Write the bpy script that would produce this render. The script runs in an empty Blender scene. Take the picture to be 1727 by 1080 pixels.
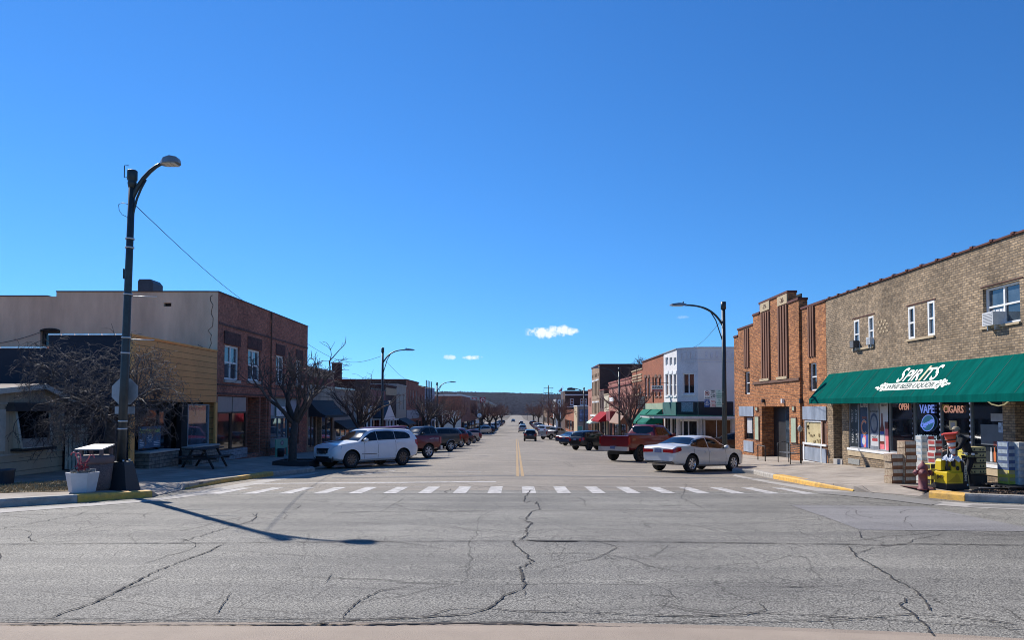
import bpy, bmesh, math, random
from mathutils import Vector, Matrix, noise
import numpy as np
R = math.radians
SC = bpy.context.scene
col = SC.collection
# ---------------------------------------------------------------- camera
F, W_, H_ = 1200.0, 1727.0, 1080.0
PITCH = R(2.0); EYE = 1.65; VX, VY = 870.0, 688.0
SHX = -(VX - W_/2)/F; SHY = (VY - H_/2)/F - math.tan(PITCH)
cd = bpy.data.cameras.new('camera'); cam = bpy.data.objects.new('camera', cd); col.objects.link(cam)
cam.location = (0, 0, EYE); cam.rotation_euler = (R(90) + PITCH, 0, 0)
cd.sensor_width = 36; cd.lens = F/W_*36; cd.shift_x = SHX*F/W_; cd.shift_y = SHY*F/W_
cd.clip_end = 9000; cd.clip_start = 0.1
SC.camera = cam
# ---------------------------------------------------------------- light
SUN_EL = R(39.8); SUN_AZ = math.atan2(-0.659, 0.752)
sd = Vector((math.sin(SUN_AZ)*math.cos(SUN_EL), math.cos(SUN_AZ)*math.cos(SUN_EL), math.sin(SUN_EL)))
sl = bpy.data.lights.new('sun', 'SUN'); sl.energy = 5.0; sl.angle = R(0.5); sl.color = (1, 0.95, 0.88)
so = bpy.data.objects.new('sun', sl); col.objects.link(so); so.location = (-60, 60, 60)
so.rotation_euler = (-sd).to_track_quat('-Z', 'Y').to_euler()
w = bpy.data.worlds.new("World"); SC.world = w; w.use_nodes = True
nt = w.node_tree; nt.nodes.clear()
def N(nt, t, **k):
    n = nt.nodes.new(t)
    for a, b in k.items():
        if a.startswith('i_'):
            key = a[2:]; key = int(key) if key.isdigit() else key.replace('_', ' ')
            n.inputs[key].default_value = b
        else: setattr(n, a, b)
    return n
sky = N(nt, 'ShaderNodeTexSky', sky_type='NISHITA', sun_disc=False, sun_elevation=SUN_EL, sun_rotation=SUN_AZ)
sky.air_density = 1.0; sky.dust_density = 0.0; sky.ozone_density = 5.0; sky.altitude = 0
tc0 = N(nt, 'ShaderNodeTexCoord'); mp0 = N(nt, 'ShaderNodeMapping'); mp0.inputs['Scale'].default_value = (1, 1, .95); mp0.inputs['Location'].default_value = (0, 0, .055)
nt.links.new(tc0.outputs['Generated'], mp0.inputs[0]); nt.links.new(mp0.outputs[0], sky.inputs[0])
hsv0 = N(nt, 'ShaderNodeMixRGB', blend_type='MULTIPLY'); hsv0.inputs[0].default_value = 1; hsv0.inputs[2].default_value = (.64, .985, 1.27, 1); nt.links.new(sky.outputs[0], hsv0.inputs[1])
KS = .134; spc = N(nt, 'ShaderNodeSeparateColor'); nt.links.new(hsv0.outputs[0], spc.inputs[0]); hsv = N(nt, 'ShaderNodeCombineColor')
for ci, (gm, mu) in enumerate(((1.25, .88), (1.1, .83), (1.0, .86))):
    tn = nt.nodes.new('ShaderNodeMath'); tn.operation = 'MULTIPLY'; nt.links.new(spc.outputs[ci], tn.inputs[0]); tn.inputs[1].default_value = KS
    t2 = nt.nodes.new('ShaderNodeMath'); t2.operation = 'POWER'; nt.links.new(tn.outputs[0], t2.inputs[0]); t2.inputs[1].default_value = gm
    t3 = nt.nodes.new('ShaderNodeMath'); t3.operation = 'MULTIPLY'; nt.links.new(t2.outputs[0], t3.inputs[0]); t3.inputs[1].default_value = mu/KS; nt.links.new(t3.outputs[0], hsv.inputs[ci])
# small far clouds, part of the sky, placed by direction
tc = N(nt, 'ShaderNodeTexCoord')
sep = N(nt, 'ShaderNodeSeparateXYZ'); nt.links.new(tc.outputs['Generated'], sep.inputs[0])
def M(nt, op, a, b=None, clamp=False):
    n = nt.nodes.new('ShaderNodeMath'); n.operation = op; n.use_clamp = clamp
    for i, v in enumerate((a, b)):
        if v is None: continue
        if isinstance(v, (int, float)): n.inputs[i].default_value = v
        else: nt.links.new(v, n.inputs[i])
    return n.outputs[0]
az = M(nt, 'ARCTAN2', sep.outputs[0], sep.outputs[1]); el = M(nt, 'ARCSINE', sep.outputs[2])
nz = N(nt, 'ShaderNodeTexNoise', i_Scale=110.0, i_Detail=8.0, i_Roughness=0.66); nt.links.new(tc.outputs['Generated'], nz.inputs['Vector'])
tot = None
def raydir(px, py):
    u = (px - W_/2)/F + SHX; v = (H_/2 - py)/F + SHY
    c, s = math.cos(PITCH), math.sin(PITCH)
    return Vector((u, c - v*s, s + v*c))
for (px, py, rx, ry, amp) in ((921, 561, 32, 10, 1.4), (949, 557, 16, 8, 1.3), (962, 559, 14, 7, 1.2), (797, 604, 17, 4.5, .95), (758, 603, 11, 4, .7), (1150, 535, 12, 3, .2)):
    d = raydir(px, py).normalized(); a0 = math.atan2(d.x, d.y); e0 = math.asin(d.z)
    da = M(nt, 'DIVIDE', M(nt, 'SUBTRACT', az, a0), rx/F); de = M(nt, 'DIVIDE', M(nt, 'SUBTRACT', el, e0), ry/F)
    r2 = M(nt, 'ADD', M(nt, 'MULTIPLY', da, da), M(nt, 'MULTIPLY', de, de))
    m = M(nt, 'MULTIPLY', M(nt, 'SUBTRACT', 1.0, r2), 0.9)
    m = M(nt, 'ADD', m, M(nt, 'MULTIPLY', M(nt, 'SUBTRACT', nz.outputs[0], 0.5), 4.0))
    m = M(nt, 'MULTIPLY', M(nt, 'MULTIPLY', m, 1.0, True), amp, True)
    m = M(nt, 'MULTIPLY', m, M(nt, 'LESS_THAN', r2, 2.6))
    tot = m if tot is None else M(nt, 'MAXIMUM', tot, m)
cmx = N(nt, 'ShaderNodeMixRGB'); nt.links.new(tot, cmx.inputs[0]); nt.links.new(hsv.outputs[0], cmx.inputs[1])
cmx.inputs[2].default_value = (7.0, 7.6, 8.3, 1)
bg = N(nt, 'ShaderNodeBackground', i_Strength=0.108); nt.links.new(cmx.outputs[0], bg.inputs[0])
wo = N(nt, 'ShaderNodeOutputWorld'); nt.links.new(bg.outputs[0], wo.inputs[0])
SC.view_settings.view_transform = 'Standard'; SC.view_settings.look = 'None'
SC.view_settings.exposure = 0.35; SC.view_settings.gamma = 1.0
SC.cycles.filter_width = 1.0
SC.render.resolution_x = 1024; SC.render.resolution_y = 641
# ---------------------------------------------------------------- pixel <-> world
def PY(px, py, Y):
    d = raydir(px, py); return Vector((0, 0, EYE)) + d*(Y/d.y)
def PX(px, py, X):
    d = raydir(px, py); return Vector((0, 0, EYE)) + d*(X/d.x)
_hy = [-200, -60, 0, 5.5, 17.5, 21, 30, 42, 60, 100, 135, 170, 250, 400, 700, 1200, 4000]
_hh = [0.9, 1.2, 1.65, 1.80, 2.10, 2.22, 2.53, 2.92, 3.5, 4.70, 5.3, 5.85, 6.5, 7.3, 7.6, 9, 14]
def HH(y): return float(np.interp(y, _hy, _hh))
def Hs(y):
    k = 1.5 if y < 60 else 6
    return (HH(y-k) + 2*HH(y) + HH(y+k))/4
def G(x, y):
    a = min(1, max(0, (y - 16)/10))
    return EYE - Hs(y) - 0.015*a*min(abs(x), 9)
def GP(px, py):
    """point on the ground seen at pixel"""
    d = raydir(px, py); lo, hi = 2.0, 3000.0
    for _ in range(60):
        m = (lo*hi)**.5; p = d*(m/d.y)
        if EYE + p.z < G(p.x, m): hi = m
        else: lo = m
    p = d*(lo/d.y); return Vector((p.x, lo, G(p.x, lo)))
def SW(x, y): return G(x, y) + 0.14 + .055*min(4, max(0, abs(x)-9.4))*min(1, max(0, (y-19)/6))     # pavement level
def GS(px, py):
    """point on the raised pavement seen at pixel"""
    d = raydir(px, py); lo, hi = 2.0, 3000.0
    for _ in range(60):
        m = (lo*hi)**.5; p = d*(m/d.y)
        if EYE + p.z < SW(p.x, m): hi = m
        else: lo = m
    p = d*(lo/d.y); return Vector((p.x, lo, SW(p.x, lo)))
# ---------------------------------------------------------------- objects
class MB:
    def __init__(s): s.v = []; s.f = []; s.sm = []
    def add(s, vs, fs, smooth=False):
        o = len(s.v); s.v += [tuple(v) for v in vs]
        for f in fs: s.f.append(tuple(i + o for i in f)); s.sm.append(smooth)
        return s
    def box(s, a, b):
        x0, y0, z0 = a; x1, y1, z1 = b
        if x0 > x1: x0, x1 = x1, x0
        if y0 > y1: y0, y1 = y1, y0
        if z0 > z1: z0, z1 = z1, z0
        return s.add([(x0,y0,z0),(x1,y0,z0),(x1,y1,z0),(x0,y1,z0),(x0,y0,z1),(x1,y0,z1),(x1,y1,z1),(x0,y1,z1)],
              [(0,3,2,1),(4,5,6,7),(0,1,5,4),(1,2,6,5),(2,3,7,6),(3,0,4,7)])
    def obox(s, O, U, V, N_, u0, u1, v0, v1, n0, n1):
        """oriented box"""
        P = [O + U*a + V*b + N_*c for c in (n0, n1) for b in (v0, v1) for a in (u0, u1)]
        return s.add(P, [(0,1,3,2),(4,6,7,5),(0,4,5,1),(2,3,7,6),(0,2,6,4),(1,5,7,3)])
    def tube(s, pts, r, n=8, smooth=True, caps=True):
        pts = [Vector(p) for p in pts]; rs = r if isinstance(r, (list, tuple)) else [r]*len(pts)
        vs = []; fs = []; up = None
        for i, p in enumerate(pts):
            t = (pts[min(i+1, len(pts)-1)] - pts[max(i-1, 0)]).normalized()
            if up is None: up = t.orthogonal().normalized()
            a = (up - t*up.dot(t))
            a = a.normalized() if a.length > 1e-6 else t.orthogonal().normalized()
            up = a; b = t.cross(a)
            for k in range(n):
                an = 2*math.pi*k/n + math.pi/n; vs.append(p + (a*math.cos(an) + b*math.sin(an))*rs[i])
        for i in range(len(pts)-1):
            for k in range(n):
                fs.append((i*n+k, i*n+(k+1)%n, (i+1)*n+(k+1)%n, (i+1)*n+k))
        if caps: fs.append(tuple(range(n))[::-1]); fs.append(tuple(range((len(pts)-1)*n, len(pts)*n)))
        return s.add(vs, fs, smooth)
    def lathe(s, c, prof, n=16, smooth=True, axis=(0,0,1)):
        c = Vector(c); ax = Vector(axis).normalized(); a = ax.orthogonal().normalized(); b = ax.cross(a)
        vs = []; fs = []
        for (r, h) in prof:
            for k in range(n):
                an = 2*math.pi*k/n; vs.append(c + ax*h + (a*math.cos(an) + b*math.sin(an))*max(r, 1e-4))
        for i in range(len(prof)-1):
            for k in range(n): fs.append((i*n+k, i*n+(k+1)%n, (i+1)*n+(k+1)%n, (i+1)*n+k))
        fs.append(tuple(range(n))[::-1]); fs.append(tuple(range((len(prof)-1)*n, len(prof)*n)))
        return s.add(vs, fs, smooth)
    def prism(s, poly, ext):
        """poly: planar list of points, ext: vector"""
        poly = [Vector(p) for p in poly]; ext = Vector(ext); n = len(poly)
        vs = poly + [p + ext for p in poly]
        return s.add(vs, [tuple(range(n))[::-1], tuple(range(n, 2*n))] + [(i, (i+1)%n, (i+1)%n+n, i+n) for i in range(n)])
    def quad(s, a, b, c, d): return s.add([a, b, c, d], [(0, 1, 2, 3)])
    def build(s, name, mat, parent=None, fix=True, loc=None, **tags):
        me = bpy.data.meshes.new(name)
        if parent is not None: o0 = parent['_w'].to_list() if '_w' in parent else (0,0,0)
        elif loc is not None: o0 = tuple(loc)
        else:
            if s.v:
                a = np.array(s.v); o0 = (float((a[:,0].min()+a[:,0].max())/2), float((a[:,1].min()+a[:,1].max())/2), float(a[:,2].min()))
            else: o0 = (0,0,0)
        o0 = tuple(o0)
        me.from_pydata([(v[0]-o0[0], v[1]-o0[1], v[2]-o0[2]) for v in s.v], [], s.f)
        me.validate()
        if len(me.polygons) == len(s.sm): me.polygons.foreach_set('use_smooth', s.sm)
        if fix:
            bm = bmesh.new(); bm.from_mesh(me); bmesh.ops.recalc_face_normals(bm, faces=bm.faces); bm.to_mesh(me); bm.free()
        if mat: me.materials.append(mat)
        o = bpy.data.objects.new(name, me); col.objects.link(o)
        if parent is not None: o.parent = parent
        else: o.location = o0
        o['_w'] = o0
        tag(o, **tags); return o
def tag(o, label=None, cat=None, group=None, kind=None):
    if label: o['label'] = label
    if cat: o['category'] = cat
    if group: o['group'] = group
    if kind: o['kind'] = kind
    return o
def empty(name, loc, label=None, cat=None, group=None, local=False):
    o = bpy.data.objects.new(name, None); o.empty_display_size = .2; col.objects.link(o)
    o.location = loc; o['_w'] = (0., 0., 0.) if local else tuple(float(c) for c in loc)
    return tag(o, label, cat, group)
def copy_tree(o, parent=None, **t):
    c = o.copy(); col.objects.link(c); c.parent = parent
    for ch in o.children: copy_tree(ch, c)
    tag(c, **t); return c
_m = {}
def rgb(c): return (c[0], c[1], c[2], 1) if len(c) == 3 else c
def mat(name, c, rough=0.7, metal=0.0, var=0.15, vs=3.0, bump=0.0, bs=40.0, spec=0.5, emit=None, es=1.0, coat=0.0, c2=None, detail=6, stretch=None):
    if name in _m: return _m[name]
    m = bpy.data.materials.new(name); m.use_nodes = True; t = m.node_tree; b = t.nodes['Principled BSDF']
    b.inputs['Roughness'].default_value = rough; b.inputs['Metallic'].default_value = metal
    b.inputs['Specular IOR Level'].default_value = spec; b.inputs['Coat Weight'].default_value = coat
    tcn = N(t, 'ShaderNodeTexCoord'); vec = tcn.outputs['Object']
    if stretch:
        mp = N(t, 'ShaderNodeMapping'); mp.inputs['Scale'].default_value = stretch; t.links.new(vec, mp.inputs[0]); vec = mp.outputs[0]
    nz = N(t, 'ShaderNodeTexNoise', i_Scale=vs, i_Detail=float(detail), i_Roughness=0.65); t.links.new(vec, nz.inputs['Vector'])
    rp = N(t, 'ShaderNodeValToRGB'); t.links.new(nz.outputs[0], rp.inputs[0])
    lo = tuple(x*(1-var) for x in c) if c2 is None else c2; hi = tuple(min(1, x*(1+var)) for x in c)
    rp.color_ramp.elements[0].position = .32; rp.color_ramp.elements[1].position = .68
    rp.color_ramp.elements[0].color = rgb(lo); rp.color_ramp.elements[1].color = rgb(hi)
    t.links.new(rp.outputs[0], b.inputs['Base Color'])
    if bump:
        n2 = N(t, 'ShaderNodeTexNoise', i_Scale=bs, i_Detail=4.0); t.links.new(vec, n2.inputs['Vector'])
        bp = N(t, 'ShaderNodeBump', i_Strength=bump, i_Distance=0.02); t.links.new(n2.outputs[0], bp.inputs['Height']); t.links.new(bp.outputs[0], b.inputs['Normal'])
    if emit:
        b.inputs['Emission Color'].default_value = rgb(emit); b.inputs['Emission Strength'].default_value = es
    _m[name] = m; return m
def brick(name, c1, c2, mo, sc=1.0, bias=0.0, stain=0.35, bump=0.5, sc_st=0.6, msize=0.012, bw=0.215, bh=0.075):
    if name in _m: return _m[name]
    m = bpy.data.materials.new(name); m.use_nodes = True; t = m.node_tree; b = t.nodes['Principled BSDF']
    b.inputs['Roughness'].default_value = 0.88; b.inputs['Specular IOR Level'].default_value = 0.25
    g = N(t, 'ShaderNodeNewGeometry'); sp = N(t, 'ShaderNodeSeparateXYZ'); t.links.new(g.outputs['Position'], sp.inputs[0])
    u = M(t, 'SUBTRACT', sp.outputs[0], sp.outputs[1]); cb = N(t, 'ShaderNodeCombineXYZ'); t.links.new(u, cb.inputs[0]); t.links.new(sp.outputs[2], cb.inputs[1])
    br = N(t, 'ShaderNodeTexBrick', i_Scale=1.0); br.inputs['Color1'].default_value = rgb(c1); br.inputs['Color2'].default_value = rgb(c2)
    br.inputs['Mortar'].default_value = rgb(mo); br.inputs['Mortar Size'].default_value = msize; br.inputs['Mortar Smooth'].default_value = 0.2
    br.inputs['Bias'].default_value = bias; br.inputs['Brick Width'].default_value = bw*sc; br.inputs['Row Height'].default_value = bh*sc
    t.links.new(cb.outputs[0], br.inputs['Vector'])
    nz = N(t, 'ShaderNodeTexNoise', i_Scale=sc_st, i_Detail=8.0, i_Roughness=0.7); t.links.new(g.outputs['Position'], nz.inputs['Vector'])
    rp = N(t, 'ShaderNodeValToRGB'); t.links.new(nz.outputs[0], rp.inputs[0])
    k = 1-stain; rp.color_ramp.elements[0].position = .36; rp.color_ramp.elements[1].position = .56
    rp.color_ramp.elements[0].color = (k, k, k, 1); rp.color_ramp.elements[1].color = (1, 1, 1, 1)
    mx = N(t, 'ShaderNodeMixRGB', blend_type='MULTIPLY'); mx.inputs[0].default_value = 1
    t.links.new(br.outputs[0], mx.inputs[1]); t.links.new(rp.outputs[0], mx.inputs[2])
    # individual darker bricks
    wn = N(t, 'ShaderNodeTexNoise', i_Scale=7.0, i_Detail=2.0); t.links.new(cb.outputs[0], wn.inputs['Vector'])
    r2 = N(t, 'ShaderNodeValToRGB'); t.links.new(wn.outputs[0], r2.inputs[0]); r2.color_ramp.elements[0].position = .38; r2.color_ramp.elements[1].position = .6
    r2.color_ramp.elements[0].color = (.68, .66, .64, 1); r2.color_ramp.elements[1].color = (1.1, 1.1, 1.1, 1)
    m2 = N(t, 'ShaderNodeMixRGB', blend_type='MULTIPLY'); m2.inputs[0].default_value = (.25 if c1[0] > .7 else .8) if bw < 5 and bh < 5 else .15
    t.links.new(mx.outputs[0], m2.inputs[1]); t.links.new(r2.outputs[0], m2.inputs[2]); t.links.new(m2.outputs[0], b.inputs['Base Color'])
    bp = N(t, 'ShaderNodeBump', i_Strength=bump, i_Distance=0.01); bp.invert = True
    t.links.new(br.outputs['Fac'], bp.inputs['Height']); t.links.new(bp.outputs[0], b.inputs['Normal'])
    _m[name] = m; return m
GLASS = mat('dark_glass', (.008, .011, .015), rough=.04, var=.6, vs=.8, spec=.9, bump=.02, bs=1.2)
GLASS2 = mat('blue_glass', (.05, .07, .09), rough=.03, var=.7, vs=.7, spec=1.0, bump=.03, bs=1.0)
WHITE = mat('white_paint', (.74, .74, .72), rough=.55, var=.1, vs=5)
OFFW = mat('offwhite_paint', (.6, .58, .52), rough=.6, var=.15, vs=4)
BLACK = mat('black_paint', (.018, .018, .02), rough=.5, var=.3)
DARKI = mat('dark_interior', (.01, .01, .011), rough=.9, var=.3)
CONC = mat('concrete', (.42, .39, .35), rough=.9, var=.16, vs=1.2, bump=.4, bs=60)
STEEL = mat('pole_dark_metal', (.035, .045, .05), rough=.45, metal=.3, var=.25, vs=6)
ALU = mat('aluminium', (.55, .56, .57), rough=.4, metal=.8, var=.1)
def glyph(s, size, mat_, parent, O, U, V, name='lettering', ext=.006, shear=0, align='CENTER', sx=1.0, bold=0.0, off=0.01, sy=1.0):
    """real lettering standing on a surface; O centre of baseline, U right, V up"""
    cu = bpy.data.curves.new('t', 'FONT'); cu.body = s; cu.size = size; cu.extrude = ext; cu.shear = shear; cu.align_x = align; cu.offset = bold
    cu.resolution_u = 3
    o = bpy.data.objects.new('t', cu); col.objects.link(o); bpy.context.view_layer.update()
    me = bpy.data.meshes.new_from_object(o.evaluated_get(bpy.context.evaluated_depsgraph_get()))
    bpy.data.objects.remove(o); U = Vector(U).normalized(); V = Vector(V).normalized(); Nn = U.cross(V); O = Vector(O)
    o0 = Vector(parent['_w'].to_list()) if parent is not None else O
    for v in me.vertices: c = v.co; v.co = O + U*(c.x*sx) + V*(c.y*sy) + Nn*(c.z + off) - o0
    me.materials.clear(); me.materials.append(mat_); me.name = name
    o = bpy.data.objects.new(name, me); col.objects.link(o); o['_w'] = tuple(o0)
    if parent is not None: o.parent = parent
    else: o.location = o0
    return o
Z = Vector((0, 0, 1))
# ================================================================ GROUND
def asphalt(name, base, dark, cracks=True, speck=1.0):
    m = bpy.data.materials.new(name); m.use_nodes = True; t = m.node_tree; b = t.nodes['Principled BSDF']
    b.inputs['Roughness'].default_value = .82; b.inputs['Specular IOR Level'].default_value = .35
    g = N(t, 'ShaderNodeNewGeometry'); pos = g.outputs['Position']
    def noise_(sc, de, ro=.6, vec=pos):
        n = N(t, 'ShaderNodeTexNoise', i_Scale=sc, i_Detail=de, i_Roughness=ro); t.links.new(vec, n.inputs['Vector']); return n.outputs[0]
    def ramp(f, p0, c0, p1, c1):
        r = N(t, 'ShaderNodeValToRGB'); t.links.new(f, r.inputs[0]); e = r.color_ramp.elements
        e[0].position = p0; e[0].color = rgb(c0); e[1].position = p1; e[1].color = rgb(c1); return r.outputs[0]
    def mul(a, c, f=1.0):
        x = N(t, 'ShaderNodeMixRGB', blend_type='MULTIPLY'); x.inputs[0].default_value = f; t.links.new(a, x.inputs[1]); t.links.new(c, x.inputs[2]); return x.outputs[0]
    cbase = ramp(noise_(.35, 6), .3, dark, .7, base)
    mp = N(t, 'ShaderNodeMapping'); mp.inputs['Scale'].default_value = (.12, 1.6, 1); t.links.new(pos, mp.inputs[0])
    streak = ramp(noise_(1.0, 4, .6, mp.outputs[0]), .35, (.80, .80, .81), .6, (1.07, 1.07, 1.06))
    c = mul(cbase, streak)
    lo, hi = 1-.62*speck, 1+.75*speck
    c = mul(c, ramp(noise_(55, 2, .5), .36, (lo, lo, lo), .62, (hi, hi, hi)))
    c = mul(c, ramp(noise_(170, 2, .5), .38, (lo, lo, lo), .62, (hi, hi, hi*.98)), .8)
    if cracks:
        for sc, wd, dv in ((.22, .0022, .35), (.75, .0045, .6), (2.2, .008, .4)):
            wv = N(t, 'ShaderNodeTexNoise', i_Scale=1.3, i_Detail=5.0)
            t.links.new(pos, wv.inputs['Vector'])
            va = N(t, 'ShaderNodeVectorMath', operation='MULTIPLY_ADD'); t.links.new(wv.outputs['Color'], va.inputs[0]); va.inputs[1].default_value = (dv, dv, 0); t.links.new(pos, va.inputs[2])
            vo = N(t, 'ShaderNodeTexVoronoi', feature='DISTANCE_TO_EDGE', i_Scale=sc); t.links.new(va.outputs[0], vo.inputs['Vector'])
            cr = ramp(vo.outputs['Distance'], wd*.4, (.45, .44, .43), wd*1.3, (1, 1, 1))
            # only in patches
            mk = ramp(noise_(.18, 2), .36, (0, 0, 0), .5, (1, 1, 1))
            x = N(t, 'ShaderNodeMixRGB', blend_type='MULTIPLY'); t.links.new(mk, x.inputs[0]); t.links.new(c, x.inputs[1]); t.links.new(cr, x.inputs[2]); c = x.outputs[0]
    t.links.new(c, b.inputs['Base Color'])
    bp = N(t, 'ShaderNodeBump', i_Strength=.6, i_Distance=.012); t.links.new(noise_(70, 3), bp.inputs['Height']); t.links.new(bp.outputs[0], b.inputs['Normal'])
    _m[name] = m; return m
ASPH = asphalt('asphalt_aged', (.215, .200, .172), (.143, .133, .115))
ASPHM = asphalt('asphalt_street', (.268, .230, .186), (.192, .165, .134), speck=.6)
ASPHP = asphalt('asphalt_patch', (.235, .22, .21), (.185, .175, .17), cracks=False, speck=.45)
ROADPAINT = mat('road_paint', (.60, .57, .53), rough=.8, var=.06, vs=4.5, bump=.3, c2=(.24, .22, .20), detail=12)
YPAINT = mat('yellow_line_paint', (.43, .26, .085), rough=.8, var=.15, vs=5, c2=(.27, .20, .13), detail=9)
def strip_sheet(name, xs, ys, zf, m, xl=None, xr=None, **tags):
    """grid sheet; xl/xr(y) optional boundaries"""
    mb = MB(); nx = len(xs); V = []
    for y in ys:
        a, b = (xl(y), xr(y)) if xl else (xs[0], xs[-1])
        for i in range(nx):
            x = a + (b-a)*(xs[i]-xs[0])/(xs[-1]-xs[0]) if xl else xs[i]
            V.append((x, y, zf(x, y)))
    Fc = [(j*nx+i, j*nx+i+1, (j+1)*nx+i+1, (j+1)*nx+i) for j in range(len(ys)-1) for i in range(nx-1)]
    mb.add(V, Fc, True); return mb.build(name, m, loc=(0, 0, 0), fix=False, **tags)
def frange(a, b, s):
    n = max(1, int(round((b-a)/s))); return [a + (b-a)*i/n for i in range(n+1)]
YS = frange(-60, 0, 15)[:-1] + frange(0, 60, 2)[:-1] + frange(60, 300, 10)[:-1] + frange(300, 1000, 50)[:-1] + frange(1000, 3400, 200)
XS = [-3200, -1500, -700, -300, -120, -60, -40, -25, -18, -13, -9, -5, 0, 5, 9, 13, 18, 25, 40, 60, 120, 300, 700, 1500, 3200]
DIRT = mat('dry_ground', (.12, .095, .07), rough=.95, var=.3, vs=.6, bump=.5, bs=30)
strip_sheet('ground', XS, YS, lambda x, y: G(x, y) - .06, DIRT, kind='structure')
KL, KR = -9.3, 9.3
# kerb outlines of the two blocks in front (traced on the ground)
LK = [GP(-700, 866), GP(-300, 862), GP(0, 856), GP(130, 848), GP(256, 839), GP(312, 826), GP(380, 814.5), GP(460, 803), GP(500, 799), GP(530, 796)]
LK = [(p.x, p.y) for p in LK]; e_ = LK[-1]; LK += [(-8.6, e_[1]+.9), (-9.1, e_[1]+1.7), (KL, e_[1]+2.8), (KL, 125)]
RK = [GP(2700, 870), GP(2200, 862), GP(1900, 853), GP(1727, 850), GP(1628, 846), GP(1568, 840), GP(1440, 829), GP(1376, 821.5), GP(1305, 808), GP(1272, 800)]
RK = [(p.x, p.y) for p in RK]; e_ = RK[-1]; RK += [(8.75, e_[1]+.9), (KR, e_[1]+2.2), (KR, 132)]
def kx(K, y):
    pts = sorted(((q[1], q[0]) for q in K)); return float(np.interp(y, [q[0] for q in pts], [q[1] for q in pts]))
SWM = mat('pavement_concrete', (.44, .395, .345), rough=.92, var=.14, vs=.9, bump=.35, bs=50)
def slab_tex():
    m = bpy.data.materials.new('pavement_slabs'); m.use_nodes = True; t = m.node_tree; b = t.nodes['Principled BSDF']
    b.inputs['Roughness'].default_value = .9; b.inputs['Specular IOR Level'].default_value = .3
    g = N(t, 'ShaderNodeNewGeometry'); br = N(t, 'ShaderNodeTexBrick', i_Scale=1.0); br.offset = 0
    br.inputs['Color1'].default_value = (.42, .365, .305, 1); br.inputs['Color2'].default_value = (.36, .315, .27, 1); br.inputs['Mortar'].default_value = (.16, .14, .12, 1)
    br.inputs['Mortar Size'].default_value = .012; br.inputs['Brick Width'].default_value = 1.5; br.inputs['Row Height'].default_value = 1.5
    t.links.new(g.outputs['Position'], br.inputs['Vector'])
    nz = N(t, 'ShaderNodeTexNoise', i_Scale=1.1, i_Detail=9.0, i_Roughness=.7); t.links.new(g.outputs['Position'], nz.inputs['Vector'])
    rp = N(t, 'ShaderNodeValToRGB'); t.links.new(nz.outputs[0], rp.inputs[0]); rp.color_ramp.elements[0].position = .35; rp.color_ramp.elements[1].position = .62
    rp.color_ramp.elements[0].color = (.66, .64, .62, 1); rp.color_ramp.elements[1].color = (1.06, 1.05, 1.03, 1)
    x = N(t, 'ShaderNodeMixRGB', blend_type='MULTIPLY'); x.inputs[0].default_value = 1; t.links.new(br.outputs[0], x.inputs[1]); t.links.new(rp.outputs[0], x.inputs[2])
    t.links.new(x.outputs[0], b.inputs['Base Color'])
    n2 = N(t, 'ShaderNodeTexNoise', i_Scale=60.0, i_Detail=3.0); t.links.new(g.outputs['Position'], n2.inputs['Vector'])
    bp = N(t, 'ShaderNodeBump', i_Strength=.4, i_Distance=.01); t.links.new(n2.outputs[0], bp.inputs['Height']); t.links.new(bp.outputs[0], b.inputs['Normal'])
    return m
SLAB = slab_tex()
strip_sheet('cross_street', frange(-90, 90, 3), frange(5.3, 18.5, .55), lambda x, y: G(x, y) - .004, ASPH, kind='structure')
strip_sheet('main_street', [0, .125, .25, .375, .5, .625, .75, .875, 1], frange(18.5, 60, .75)[:-1] + frange(60, 300, 8)[:-1] + frange(300, 760, 40), lambda x, y: G(x, y) - .004, ASPHM,
    xl=lambda y: (KL-.3 if y > 27 else -9.6)+max(0, min(4.5, (y-290)*.03)), xr=lambda y: (KR+.3 if y > 27 else 9.6)-max(0, min(4.5, (y-290)*.03)), kind='structure')
strip_sheet('side_street', frange(-120, 120, 10), frange(133, 147, 2), lambda x, y: G(0, y) - .004, ASPHM, kind='structure')
def pavement(K, ramp):
    """raised slab beyond the kerb line K (y grows along K), ramp: index of the lowered span"""
    ys = sorted(set([q[1] for q in K] + [y for y in frange(K[0][1], 32, .45)] + frange(32, K[-1][1], 3))); off = [0, .35, .8, 1.4, 2.2, 3.2, 4.2, 6, 9, 14, 22]
    s = -1 if K[0][0] < 0 else 1; V = []; Fc = []; m_ = len(off)+1; r0, r1 = K[ramp][1], K[ramp+1][1]
    for y in ys:
        x0 = kx(K, y); lw = .125 if r0+.05 < y < r1-.05 else 0
        V.append((x0, y, G(x0, y)-.1))
        for k, o in enumerate(off): x = x0+s*o; V.append((x, y, SW(x, y) - lw*max(0, 1-o/1.3)))
    for i in range(len(ys)-1):
        for k in range(m_-1): Fc.append((i*m_+k, i*m_+k+1, (i+1)*m_+k+1, (i+1)*m_+k))
    o = MB().add(V, Fc).build('pavement', SLAB, loc=(0, 0, 0), fix=False, kind='structure')
    if s > 0: o.data.flip_normals()
pavement(LK, 4); pavement(RK, 5)
strip_sheet('pavement', [0, .5, 1], frange(150, 330, 10), lambda x, y: SW(KL, y), SLAB, xl=lambda y: -16, xr=lambda y: KL, kind='structure')
strip_sheet('pavement', [0, .5, 1], frange(150, 330, 10), lambda x, y: SW(KR, y), SLAB, xl=lambda y: KR, xr=lambda y: 16, kind='structure')
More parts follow.
